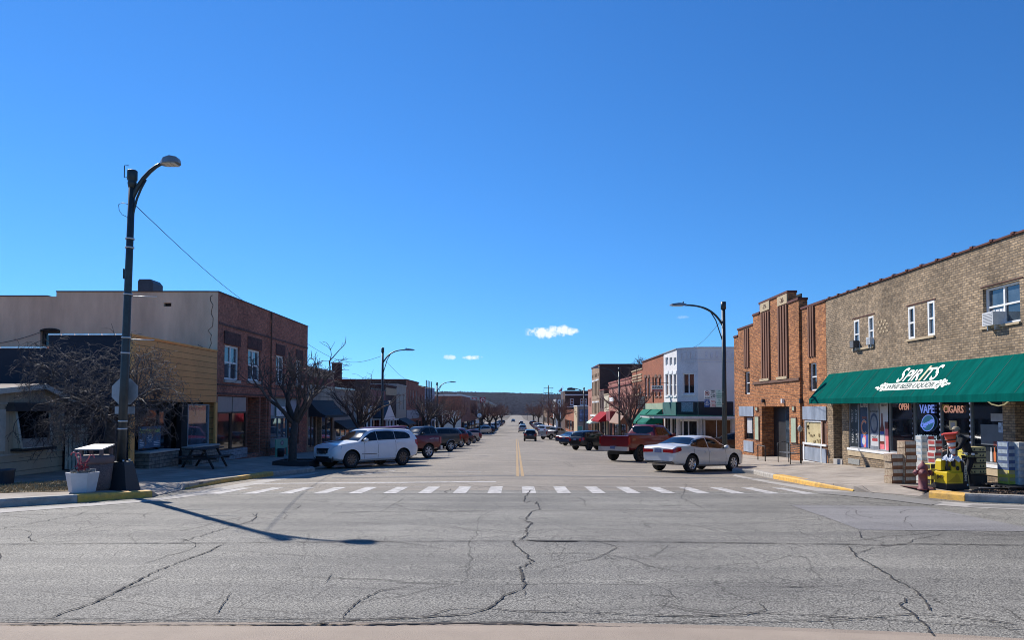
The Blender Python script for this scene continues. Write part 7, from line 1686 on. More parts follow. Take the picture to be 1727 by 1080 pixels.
for (dx, h, fl) in ((-.12, .86, -1), (.17, .80, 1), (-.02, .84, -1)):
    pts = [(c.x+dx*.3, Yp-.05, z0+hp_-.05), (c.x+dx*.6, Yp-.05, z0+hp_+.22), (c.x+dx, Yp-.05, z0+h)]
    pts += [(c.x+dx+fl*(.06-.06*math.cos(k*.55)), Yp-.05, z0+h+.06*math.sin(k*.55)) for k in range(1, 7)]
    MB().tube(pts, .012, 6).build('candy_cane', mat('candy_stripe', (.42, .14, .14), rough=.3, var=.8, vs=40, c2=(.5, .02, .03)), t)
mb = MB()
for i in range(34):
    p = Vector((c.x+rg.gauss(.02, .05), Yp-.08+rg.gauss(0, .03), z0+hp_+.06+abs(rg.gauss(0, .07)))); d = Vector((rg.gauss(0, .05), rg.gauss(0, .02), rg.gauss(.02, .05))); s_ = Vector((0, .01, .03)); mb.add([p, p+s_, p+d+s_, p+d], [(0, 1, 2, 3)])
mb.build('red_bow', mat('ribbon_red', (.22, .012, .018), rough=.4), t, fix=False)
Yb = GS(162, 829).y+.35; c = PY(161, 830, Yb); z0 = SW(c.x, Yb); t = empty('litter_bin', (c.x, Yb, z0), 'brown pebble faced litter bin with a white sloping lid behind the planter', 'litter bin')
PEB = mat('pebble_aggregate', (.17, .12, .105), rough=.9, var=.7, vs=55, bump=1, bs=60, c2=(.05, .035, .035)); 
mb = MB(); mb.lathe((c.x, Yb, z0), [(.28, 0), (.31, .05), (.37, .64)], n=16); mb.build('barrel', PEB, t); mb = MB().lathe((c.x, Yb, z0+.641), [(.38, 0), (.39, .04), (.39, .15), (.35, .19), (.3, .19)], n=16); mb.build('rim_band', mat('bin_brown', (.15, .10, .09)), t)
for a in (-.24, .24):
    for b_ in (-.2, .2): MB().box((c.x+a-.035, Yb+b_-.03, z0+.80), (c.x+a+.035, Yb+b_+.03, z0+.99)).build('lid_post', mat('bin_brown', (.15, .10, .09)), t)
MB().prism([(c.x-.36, Yb-.26, z0+.96), (c.x+.28, Yb-.26, z0+.96), (c.x+.28, Yb+.28, z0+1.05), (c.x-.22, Yb+.28, z0+1.05)], (0, 0, .03)).build('lid', mat('lid_white', (.40, .36, .33), rough=.5), t)
# picnic table
tz = 29.3; c = PX(395, 740, -11.9); 
def picnic():
    WD = mat('weathered_black_wood', (.03, .03, .034), rough=.8, var=.3); Y0, X0 = 27.3, -11.9; zg_ = SW(X0, Y0); t = empty('picnic_table', (X0, Y0, zg_), 'dark picnic table with benches in front of the gold studio and brick building', 'table')
    mb = MB(); 
    for i in range(4): mb.box((X0-.36+i*.19, Y0-.85, zg_+.72), (X0-.36+i*.19+.17, Y0+.85, zg_+.76))
    mb.build('tabletop', WD, t)
    for s_ in (-1, 1): MB().box((X0+s_*.62-.14, Y0-.85, zg_+.42), (X0+s_*.62+.14, Y0+.85, zg_+.46)).build('bench', WD, t)
    for e in (-.6, .6):
        mb = MB(); mb.tube([(X0-.2, Y0+e, zg_+.72), (X0-.6, Y0+e, zg_)], .045, 4).tube([(X0+.2, Y0+e, zg_+.72), (X0+.6, Y0+e, zg_)], .045, 4).box((X0-.7, Y0+e-.03, zg_+.34), (X0+.7, Y0+e+.03, zg_+.42)); mb.build('leg_frame', WD, t)
picnic()
# tree box planter
c = PY(497, 776, 31.5); X0 = c.x; zg_ = SW(X0, 31.6)
mb = MB(); a0, a1, b0, b1 = X0-.75, X0+.85, 30.8, 32.4
for q in ((a0, b0, a1, b0+.08), (a0, b1-.08, a1, b1), (a0, b0+.08, a0+.08, b1-.08), (a1-.08, b0+.08, a1, b1-.08)): mb.box((q[0], q[1], zg_-.1), (q[2], q[3], zg_+.24))
tag(mb.build('planter_box', mat('planter_dark', (.02, .021, .025), rough=.7)), 'low dark box planter round the forked bare tree', 'planter')
MB().box((a0+.08, b0+.08, zg_), (a1-.08, b1-.08, zg_+.16)).build('planting_soil', mat('soil_dark', (.05, .04, .035)), kind='structure')
# green bench sign board
a, b_ = PX(464, 742, -12.6), PX(483.5, 768, -12.6); t = empty('bench_board', (-12.6, (a.y+b_.y)/2, b_.z), 'mint green board with a dark oval emblem leaning against the grey shop front', 'sign')
MINT = mat('mint_paint', (.13, .36, .25), rough=.6, var=.12); MB().box((-12.6, a.y, b_.z+.42), (-12.55, b_.y, a.z)).build('board', MINT, t)
for y in (a.y+.02, b_.y-.12): MB().box((-12.6, y, b_.z), (-12.52, y+.1, b_.z+.42)).build('leg', MINT, t)
cc = Vector((-12.545, (a.y+b_.y)/2, (a.z+b_.z)/2+.25)); MB().prism([cc+Vector((0, math.cos(k*.524)*.26, math.sin(k*.524)*.13)) for k in range(12)], (.006, 0, 0)).build('emblem', NAVY, t); glyph('DELI', .15, PALT, t, cc+Vector((.006, 0, -.05)), (0, 1, 0), Z, off=.003, ext=.001)
# small things by the left walls
tag(MB().lathe((-12.5, 37.8, SW(-12.5, 37.8)), [(.2, 0), (.24, .3), (.26, .45)], n=12).build('plant_pot', BLACK), 'dark round pot beside the mint green board', 'pot')
c = PY(18, 812, 18.6); tag(MB().lathe((c.x-.28, 18.8, SW(c.x, 18.8)), [(.16, 0), (.19, .06), (.21, .36), (.23, .38), (.23, .42), (.2, .42)], n=14).build('round_pot', mat('pot_dark_blue', (.03, .04, .055))), 'dark round pot at the left edge by the kiosk house', 'pot')
a = PX(570, 733, -11.5); tag(MB().box((-11.6, a.y-.03, SW(-11.5, a.y)), (-11.1, a.y+.03, SW(-11.5, a.y)+1.0)).build('pavement_sign', mat('white_frame_board', (.4, .42, .45))), 'small white framed pavement board behind the white vehicle', 'sign')
# ---- right corner things
def hydrant():
    p = GS(1557, 826.5); Y = p.y; z0 = p.z; t = empty('fire_hydrant', (p.x, Y, z0), 'faded dark red fire hydrant on the corner before the stacked cases', 'fire hydrant')
    H = mat('hydrant_red', (.20, .055, .06), rough=.65, var=.25, vs=8)
    MB().lathe((p.x, Y, z0), [(.13, 0), (.13, .03), (.10, .04), (.10, .37), (.125, .38), (.125, .41), (.105, .42), (.11, .49), (.12, .50), (.10, .57), (.055, .62), (.04, .63), (.035, .67)], n=16).build('barrel', H, t)
    for (dx, dy, r_, l) in ((-1, 0, .055, .19), (1, 0, .055, .19), (-.5, -.86, .075, .18)):
        n = MB().lathe((p.x, Y, z0+.41), [(r_*.9, .05), (r_, l-.04), (r_*1.25, l-.04), (r_*1.25, l), (r_*.5, l+.01), (r_*.5, l+.04)], n=10, axis=(dx, dy, 0)).build('outlet', H, t)
hydrant()
CB = [mat('case_brown', (.24, .12, .07), rough=.8, var=.2, vs=8), mat('case_cream', (.55, .44, .30), rough=.7, var=.1, vs=16, c2=(.22, .14, .08)), mat('case_blue', (.34, .40, .44), rough=.6, var=.35, vs=9), mat('case_red', (.48, .07, .06), rough=.6, var=.3), mat('case_yellow', (.62, .52, .07), rough=.6, var=.15), mat('case_gold', (.50, .40, .18), rough=.6, var=.15), mat('case_white', (.55, .54, .50), rough=.6, var=.2, vs=9), mat('case_navy', (.07, .11, .22), rough=.6, var=.3), mat('case_dark', (.05, .042, .035), rough=.8)]
def case(px, py, Y, w_, h, d, mA, mB, label, group, rot=0.0, dots=None, mside=None):
    """a cardboard case of bottles: tray + printed face panels"""
    p = PY(px, py, Y) if Y > 0 else GS(px, py)+Vector((0, d/2, 0)); t = empty('bottle_case', p, label, 'case', group, local=True); t.location = p; t.rotation_euler = (0, 0, rot)
    bx_ = MB(); b = .008; x, y = w_/2, d/2
    V = [(-x, -y, 0), (x, -y, 0), (x, y, 0), (-x, y, 0), (-x, -y, h-b), (x, -y, h-b), (x, y, h-b), (-x, y, h-b), (-x+b, -y+b, h), (x-b, -y+b, h), (x-b, y-b, h), (-x+b, y-b, h)]
    bx_.add(V, [(0, 3, 2, 1), (8, 9, 10, 11)]+[(i, (i+1) % 4, 4+(i+1) % 4, 4+i) for i in range(4)]+[(4+i, 4+(i+1) % 4, 8+(i+1) % 4, 8+i) for i in range(4)]); bx_.build('carton', mA, t)
    pr = MB()
    if dots == 'panel': pr.box((-x*.88, -y-.003, h*.45), (x*.88, -y-.0005, h*.95)); pr.box((-x-.003, -y*.8, h*.35), (-x-.0005, y*.8, h*.92))
    elif dots == 'blocks':
        for i in range(3): pr.box((-x+.03+i*(w_-.04)/3, -y-.003, h*.22), (-x+.0+(i+.72)*(w_-.04)/3, -y-.0005, h*.8))
        pr.box((-x-.003, -y*.7, h*.3), (-x-.0005, y*.7, h*.8))
    elif dots == 'M':
        for cx in (-x*.5, x*.5):
            for s_ in (-1, 1): pr.prism([(cx+s_*.005, -y-.003, h*.35), (cx+s_*.06, -y-.003, h*.35), (cx+s_*.045, -y-.003, h*.82)], (0, .0025, 0))
        pr.box((-x, -y-.002, 0), (x, -y-.0005, h*.22))
    pr.build('print', mB, t)
    if mside: MB().box((-x-.004, -y+.004, .004), (-x-.001, y-.004, h-.01)).build('side_print', mside, t)
    return t
gA = 'brown and cream cases stacked beside the hydrant'
Yc = 19.4; zc = lambda px, py, Y=Yc: py
ht = .218
def stack(px, pyb, Y, n, w_, h, d, A, B, lab, grp, rot=0, dots='panel', jit=.012, ms=None):
    p0 = GS(px, pyb)+Vector((0, d/2, 0)); rg = random.Random(int(px*7)); nm = ['bottom', 'second', 'third', 'fourth', 'fifth', 'sixth', 'seventh', 'eighth', 'ninth']
    for i in range(n):
        t = case(px, pyb, Y, w_, h, d, A, B, lab % ('topmost' if i == n-1 else nm[i]+(' from the ground' if i else '')), grp, rot+rg.gauss(0, .02), dots, ms)
        t.location = p0+Vector((rg.gauss(0, jit), rg.gauss(0, jit), i*(h+.002)))
stack(1513.5, 816.5, 19.5, 4, .37, .198, .30, CB[0], CB[6], '%s brown and white case in the left stack beside the hydrant', gA, .22, ms=CB[1])
stack(1535.5, 816.5, 19.4, 6, .35, .192, .30, CB[0], CB[6], '%s brown and white case in the tall stack next to the hydrant', gA, .22, ms=CB[1])
stack(1562, 824, 19.7, 6, .36, .19, .3, CB[8], CB[4], '%s case low behind the hydrant', 'cases stacked behind the hydrant', .2, ms=CB[4]) if False else None
gB = 'blue cases stacked behind the hydrant'
stack(1565, 812.5, 20.2, 3, .42, .195, .30, CB[0], CB[6], '%s plain brown case under the blue ones behind the hydrant', gB, .2, ms=CB[6])
p = GS(1560.5, 812.5)
for k, px in enumerate((1560, 1571)):
    for i in range(4):
        t = case(px, 812.5, -1, .19, .172, .26, CB[2], CB[6] if k == 0 else CB[3], '%s pale blue case in the %s column behind the hydrant' % (('lowest', 'second', 'third', 'topmost')[i], ('left', 'right')[k]), gB, .1, 'panel'); t.location.z = p.z+.592+i*.174
gC = 'red and white cases stacked behind the yellow truck'
stack(1583, 815, 19.9, 7, .22, .165, .28, CB[6], CB[3], '%s red and white case behind the yellow pallet truck', gC, .2, 'panel')
gD = 'yellow cases between hydrant and pallet truck'
stack(1573, 821.5, 18.9, 3, .16, .19, .28, CB[4], CB[8], '%s bright yellow case between the hydrant and the pallet truck', gD, .2, 'panel')
gE = 'gold cases stacked right of the pallet truck'
p = PY(1648, 824, 18.3)
t = case(1651, 824, -1, .42, .32, .36, CB[8], CB[0], 'large dark carton under the gold cases right of the pallet truck', gE, .0, 'none'); zb2 = t.location.z+.33
for i in range(5):
    t = case(1648.5, 824, -1, .46, .135, .38, CB[5], CB[8], '%s gold case right of the pallet truck' % ('lowest', 'second', 'middle', 'fourth', 'topmost')[i], gE, .08, 'M', CB[4]); t.location.z = zb2+i*.137
gF = 'blue and white cases on the black pallet'
def pallet():
    Y = GS(1690, 830).y+.45; a, b_ = PY(1678, 826, Y), PY(1765, 830, Y); z0 = SW(a.x, Y); t = empty('pallet', ((a.x+b_.x)/2, Y, z0), 'flat black plastic pallet under the stacked cases at the right edge', 'pallet'); PB = mat('pallet_black', (.015, .015, .018), rough=.6)
    mb = MB(); n = 7
    for i in range(n): mb.box((a.x, Y-.5+i*.15, z0+.10), (b_.x, Y-.5+i*.15+.11, z0+.13))
    mb.build('deck', PB, t)
    for x in (a.x+.05, (a.x+b_.x)/2, b_.x-.15):
        for y in (Y-.48, Y-.02, Y+.42): MB().box((x, y, z0), (x+.14, y+.1, z0+.099)).build('foot', PB, t)
    return z0+.132
zp_ = pallet()
for k, (px, n, A, B, w_, nm) in enumerate(((1706, 6, CB[7], CB[2], .40, 'blue and navy'), (1719.5, 6, CB[6], CB[2], .42, 'white and pale blue'), (1738, 6, CB[6], CB[7], .36, 'white'))):
    for i in range(n):
        AA, BB, nn = A, B, nm
        if k == 0 and i < 2: AA, BB, nn = CB[4], CB[5], 'pale yellow'
        t = case(px, 829, -1, w_*.72, .165, .34, AA, BB, '%s case of the %s stack on the pallet, %s' % (('lowest', 'second', 'third', 'fourth', 'fifth', 'topmost')[i], ('left', 'middle', 'right')[k], nn), gF, .12, 'panel'); t.location.z = zp_+i*.167; t.location.y += .35-k*.1; t.location.x += .3
# pallet truck
def jack():
    p = GS(1607, 829.5); Y = p.y+.36; z0 = SW(p.x, Y); X0 = PY(1604, 829, Y).x; t = empty('pallet_truck', (X0, Y, z0), 'yellow and black electric pallet truck with a long tiller on the corner', 'pallet truck', local=True); t.location = (X0, Y, z0); t.rotation_euler = (0, 0, R(8)); t.scale = (.66, .62, .86)
    YL = mat('truck_yellow', (.62, .44, .015), rough=.4, var=.1, coat=.3)
    # local x right, y away
    V = []
    def hull(name, m, rows):
        mb = MB(); V = []; n = 4
        for (z, x0, x1, y0, y1) in rows: V += [(x0, y0, z), (x1, y0, z), (x1, y1, z), (x0, y1, z)]
        Fc = [(i*4+k, i*4+(k+1) % 4, i*4+4+(k+1) % 4, i*4+4+k) for i in range(len(rows)-1) for k in range(4)]+[(0, 3, 2, 1), tuple((len(rows)-1)*4+k for k in range(4))]
        return mb.add(V, Fc).build(name, m, t)
    hull('skirt', BLACK, [(.03, -.42, .42, -.36, .36), (.06, -.45, .44, -.38, .38), (.21, -.45, .42, -.38, .36)])
    hull('hood', YL, [(.212, -.45, .20, -.37, .3), (.50, -.43, .20, -.36, .3), (.53, -.38, .20, -.30, .28), (.56, -.16, .20, -.30, .28), (.80, -.12, .18, -.26, .25), (.86, -.08, .15, -.2, .22)])
    hull('hood_top', YL, [(.56, -.42, -.18, -.05, .28), (.80, -.40, -.2, -.03, .26), (.86, -.36, -.22, .0, .24)])
    hull('side_cover', BLACK, [(.212, .201, .43, -.385, .33), (.50, .201, .40, -.37, .32), (.84, .19, .27, -.28, .26), (.88, .17, .24, -.24, .24)])
    MB().tube([(.42, -.39, .05), (.40, -.385, .4), (.30, -.32, .75), (.24, -.26, .88)], .012, 5).build('side_stripe', mat('stripe_gold', (.5, .4, .2)), t)
    MB().prism([(-.40, -.375, .26), (.12, -.375, .24), (.05, -.372, .40), (-.04, -.37, .5), (-.12, -.37, .40)], (0, -.008, 0)).build('moulding', mat('truck_yellow_deep', (.42, .29, .01), rough=.5), t)
    glyph('J647T', .13, INK, t, (-.455, -.05, .34), (0, -1, 0), Z, off=.004, ext=.002, bold=.003)
    glyph('HYSTER', .125, mat('brand_cream', (.7, .66, .5)), t, (.335, -.382, .50), (.0, 0, 1), (-1, 0, 0), off=.006, ext=.002, bold=.004)
    MB().lathe((.36, -.385, .17), [(.03, 0), (.03, .006)], n=10, axis=(0, -1, 0)).build('badge', WHITE, t)
    MB().tube([(-.22, -.1, .55), (-.27, -.16, .70), (-.18, -.12, .95), (-.10, -.05, 1.22)], [.05, .045, .04, .04], 8).build('tiller', BLACK, t)
    MB().tube([(-.28, -.05, 1.18), (-.15, -.1, 1.26), (.02, -.1, 1.26), (.12, -.05, 1.18)], .025, 6).build('handle_loop', BLACK, t)
    MB().box((-.26, -.2, .56), (-.02, -.02, .66)).build('tiller_base', BLACK, t); MB().box((-.14, -.30, .66), (-.03, -.22, .84)).build('black_pocket', BLACK, t)
    MB().lathe((.03, -.31, .62), [(.06, 0), (.06, .03)], n=10, axis=(0, -1, 0)).build('round_cap', BLACK, t)
    for x in (-.2, .25): MB().box((x-.08, .36, .04), (x+.08, 1.3, .09)).build('fork', BLACK, t)
    return X0, Y, z0
jx, jy, jz = jack()
t = empty('load_backrest', (jx+.55, jy, jz), 'flat black plate lying on the pavement right of the pallet truck', 'plate'); MB().box((jx+.55, jy-.1, jz+.01), (jx+1.25, jy+.25, jz+.06)).build('plate', BLACK, t); MB().box((jx+.6, jy-.12, jz+.06), (jx+1.2, jy-.09, jz+.075)).build('edge', ALU, t)
# plastic sheet
mb = MB(); rg = random.Random(8); V = []; nn = 12
c0 = PY(1604, 776, jy-.05)
for i in range(nn+1):
    for j in range(nn+1):
        u_, v_ = i/nn-.5, j/nn-.5; V.append((c0.x+u_*.4+rg.gauss(0, .012), jy-.05+v_*.4+rg.gauss(0, .012), c0.z-.02+.16*math.cos(u_*3)*math.cos(v_*3)+rg.gauss(0, .022)))
mb.add(V, [(i*(nn+1)+j, i*(nn+1)+j+1, (i+1)*(nn+1)+j+1, (i+1)*(nn+1)+j) for i in range(nn) for j in range(nn)])
tag(mb.build('plastic_wrap', mat('clear_wrap', (.55, .57, .62), rough=.15, var=.3, vs=12), fix=False), 'crumpled clear plastic wrap lying on top of the yellow pallet truck', 'plastic wrap')
# upside down cone
a, b_ = PY(1609, 776, jy-.12), PY(1602, 733, jy-.12); ax = (b_-a).normalized(); Lc = (b_-a).length; t = empty('traffic_cone', a, 'orange traffic cone standing upside down on the pallet truck', 'traffic cone')
ORG = mat('cone_orange', (.75, .10, .03), rough=.45, var=.1); RW = mat('cone_reflective', (.62, .6, .58), rough=.4)
cr_ = lambda f_: .022+.105*f_
for (f0, f1, m_, nm) in ((0, .22, ORG, 'tip'), (.22, .44, RW, 'white_band'), (.44, .52, ORG, 'orange_band'), (.52, .68, RW, 'white_band'), (.68, 1.0, ORG, 'body')):
    MB().lathe(a, [(cr_(f0), Lc*f0+.0006), (cr_(f1), Lc*f1)], n=18, axis=ax).build(nm, m_, t)
MB().lathe(a, [(.10, Lc-.14), (.128, Lc-.14), (.13, Lc-.12), (.11, Lc-.12)], n=18, axis=ax).build('dark_ring', BLACK, t)
s1 = ax.orthogonal().normalized(); s2 = ax.cross(s1); q = a+ax*Lc; MB().prism([q+s1*x*.155+s2*y*.155 for x, y in ((-1, -.7), (-.7, -1), (.7, -1), (1, -.7), (1, .7), (.7, 1), (-.7, 1), (-1, .7))], ax*.03).build('base_plate', mat('cone_base_red', (.50, .04, .03), rough=.5), t)
# ---- metal stand and bicycle rack by the theatre
px0 = 1343; Y0 = 31.0; X0 = 11.9; z0 = SW(X0, Y0); t = empty('metal_bench', (X0, Y0, z0), 'thin dark metal bench with hooped ends outside the theatre entrance', 'bench')
mb = MB()
for y in (Y0-.7, Y0+.7): mb.tube([(X0-.25, y, z0), (X0-.25, y, z0+.85), (X0+.0, y, z0+.92), (X0+.22, y, z0+.85), (X0+.22, y, z0)], .02, 6)
mb.build('end_hoop', BLACK, t); mb = MB()
for i in range(7): mb.tube([(X0-.22+i*.07, Y0-.7, z0+.45), (X0-.22+i*.07, Y0+.7, z0+.45)], .012, 4)
mb.build('seat', BLACK, t); mb = MB()
for i in range(5): mb.tube([(X0+.22, Y0-.7, z0+.5+i*.08), (X0+.22, Y0+.7, z0+.5+i*.08)], .012, 4)
mb.build('backrest', BLACK, t)
tag(MB().tube([(11.6, 33.2, SW(11.6, 33)), (11.6, 33.2, SW(11.6, 33)+.7), (11.6, 34.2, SW(11.6, 33)+.7), (11.6, 34.2, SW(11.6, 33))], .025, 8).build('bicycle_rack', BLACK), 'single dark hoop rack left of the metal bench', 'rack')
X1, Y1 = 12.2, 30.6; z1 = SW(X1, Y1); t = empty('lantern_post', (X1, Y1, z1), 'short dark lantern post behind the metal bench', 'lamp')
MB().tube([(X1, Y1, z1), (X1, Y1, z1+1.35)], .02, 6).build('post', BLACK, t); MB().lathe((X1, Y1, z1+1.35), [(.03, 0), (.09, .05), (.10, .18), (.04, .26), (.01, .3)], n=10).build('lantern', mat('lantern_glass', (.35, .34, .3), rough=.3), t)
# ================================================================ PEOPLE
SKIN = mat('skin', (.42, .24, .17), rough=.55, var=.08, vs=12)
def skin_body(name, joints, edges, m, parent, sub=2):
    """joints: {name:(pos,radius)}; body grown by a Skin modifier and baked"""
    ks = list(joints); me = bpy.data.meshes.new(name); me.from_pydata([joints[k][0] for k in ks], [(ks.index(a), ks.index(b)) for a, b in edges], []); o = bpy.data.objects.new(name, me); col.objects.link(o)
    md = o.modifiers.new('s', 'SKIN'); 
    for i, k in enumerate(ks):
        rr = joints[k][1]; rr = rr if isinstance(rr, tuple) else (rr, rr); o.data.skin_vertices[0].data[i].radius = rr
    o.data.skin_vertices[0].data[0].use_root = True; md.use_smooth_shade = True
    s_ = o.modifiers.new('u', 'SUBSURF'); s_.levels = sub; s_.render_levels = sub
    bpy.context.view_layer.update(); me2 = bpy.data.meshes.new_from_object(o.evaluated_get(bpy.context.evaluated_depsgraph_get())); bpy.data.objects.remove(o)
    for p in me2.polygons: p.use_smooth = True
    me2.materials.clear(); me2.materials.append(m); o = bpy.data.objects.new(name, me2); col.objects.link(o); o.parent = parent; o['_w'] = (0., 0., 0.); return o
def head(parent, c, r_, yaw, m_hair, cap=None):
    """face towards local direction yaw"""
    bm = bmesh.new(); bmesh.ops.create_icosphere(bm, subdivisions=3, radius=1); Mx = Matrix.Rotation(yaw, 4, 'Z')
    for v in bm.verts:
        p = v.co.copy(); x, y, z = p; 
        x2 = x*.98; y2 = y*.78; z2 = z*1.22
        if z < -.1: y2 *= 1-.28*(-z-.1); x2 = x*(.98-.18*(-z-.1))
        if x > .8 and abs(y) < .25 and -.35 < z < .12: x2 += .16*(1-abs(y)/.25)*(1-abs(z+.15)/.3 if abs(z+.15) < .3 else 0)   # nose
        if x > .7 and .05 < z < .28 and .12 < abs(y) < .5: x2 -= .07   # eye sockets
        if x > .7 and -.62 < z < -.5 and abs(y) < .3: x2 -= .04
        if abs(abs(y)-.97) < .1 and abs(x) < .22 and abs(z) < .25: y2 *= 1.14   # ears
        v.co = Mx @ Vector((x2, y2, z2))*r_ + Vector(c)
    me = bpy.data.meshes.new('head'); bm.to_mesh(me); bm.free(); me.materials.append(SKIN)
    for p in me.polygons: p.use_smooth = True
    o = bpy.data.objects.new('head', me); col.objects.link(o); o.parent = parent; o['_w'] = (0., 0., 0.)
    # eyes and mouth
    for s_ in (-1, 1):
        q = Mx @ Vector((.90, .30*s_, .16))*r_ + Vector(c); MB().lathe(q, [(.11*r_, -.06*r_), (.13*r_, .0), (.06*r_, .07*r_)], n=8, axis=Mx @ Vector((1, 0, 0))).build('eye', INK, o).parent = o
    q = Mx @ Vector((.86, 0, -.56))*r_ + Vector(c); e = Mx @ Vector((0, 1, 0))*.28*r_; MB().tube([q-e, q+e], .05*r_, 5).build('mouth', mat('lips', (.30, .12, .1)), o).parent = o
    h = MB(); V = []; n = 14
    rows_ = [(1.30, .02), (1.22, .55), (.95, .86), (.5, 1.04), (.1, 1.07)] if not cap else [(1.36, .02), (1.30, .55), (1.05, .88), (.6, 1.05), (.38, 1.10)]
    for (z, rr) in rows_:
        for k in range(n):
            a = 6.283*k/n; V.append(Mx @ Vector((math.cos(a)*rr*.98-.04, math.sin(a)*rr*.84, z))*r_ + Vector(c))
    Fc = [(i*n+k, i*n+(k+1) % n, (i+1)*n+(k+1) % n, (i+1)*n+k) for i in range(len(rows_)-1) for k in range(n)]+[tuple(range(n))]
    h.add(V, Fc, True); hb = h.build('cap' if cap else 'hair', cap or m_hair, parent)
    if cap:
        V = []
        for k in range(-4, 5):
            a = k*.2; V += [Mx @ Vector((math.cos(a)*1.0, math.sin(a)*.84, .45))*r_ + Vector(c), Mx @ Vector((math.cos(a*.8)*1.62, math.sin(a*.8)*.95, .34))*r_ + Vector(c)]
        V2 = [v+Vector((0, 0, .008)) for v in V]; k = 9; q = MB().add(V, [(2*i, 2*i+1, 2*i+3, 2*i+2) for i in range(8)]).add(V2, [(2*i, 2*i+1, 2*i+3, 2*i+2) for i in range(8)]).build('brim', cap, parent); q.parent = hb
        hm = MB(); V = []
        for (z, rr) in ((.42, 1.03), (.0, 1.02), (-.3, .9)):
            for j in range(9):
                a = math.pi/2+.25+j*(math.pi-.5)/8; V.append(Mx @ Vector((math.cos(a)*rr, math.sin(a)*rr*.82, z))*r_ + Vector(c))
        hm.add(V, [(i*9+j, i*9+j+1, (i+1)*9+j+1, (i+1)*9+j) for i in range(2) for j in range(8)], True).build('hair', m_hair, parent)
    return o
def hand(parent, wrist, dirv, palmn, r_=.009, curl=.5, side=1):
    """palm with five separate bent fingers"""
    w_ = Vector(wrist); d = Vector(dirv).normalized(); n = Vector(palmn).normalized(); s_ = d.cross(n).normalized()*side
    J = {'a': (tuple(w_), (.026, .019)), 'b': (tuple(w_+d*.045), (.036, .016)), 'c': (tuple(w_+d*.085), (.036, .014))}
    E = [('a', 'b'), ('b', 'c')]; hm = skin_body('hand', J, E, SKIN, parent, 1)
    for i, L in enumerate((.070, .078, .073, .058)):
        o = w_+d*.08+s_*(.027-.018*i); P = [o]; dd = d.copy()
        for k in range(3):
            dd = (dd+n*curl*(.45+.25*k)).normalized(); P.append(P[-1]+dd*L*(.44, .32, .24)[k])
        f_ = MB().tube(P, [r_, r_*.95, r_*.85, r_*.6], 6).build('finger', SKIN, parent)
    o = w_+d*.03+s_*.032; d2 = (d*.6+s_*.7+n*.3).normalized(); P = [o, o+d2*.035, o+d2*.035+(d+n*.6).normalized()*.03]; MB().tube(P, [r_*1.2, r_*1.05, r_*.7], 6).build('thumb', SKIN, parent)
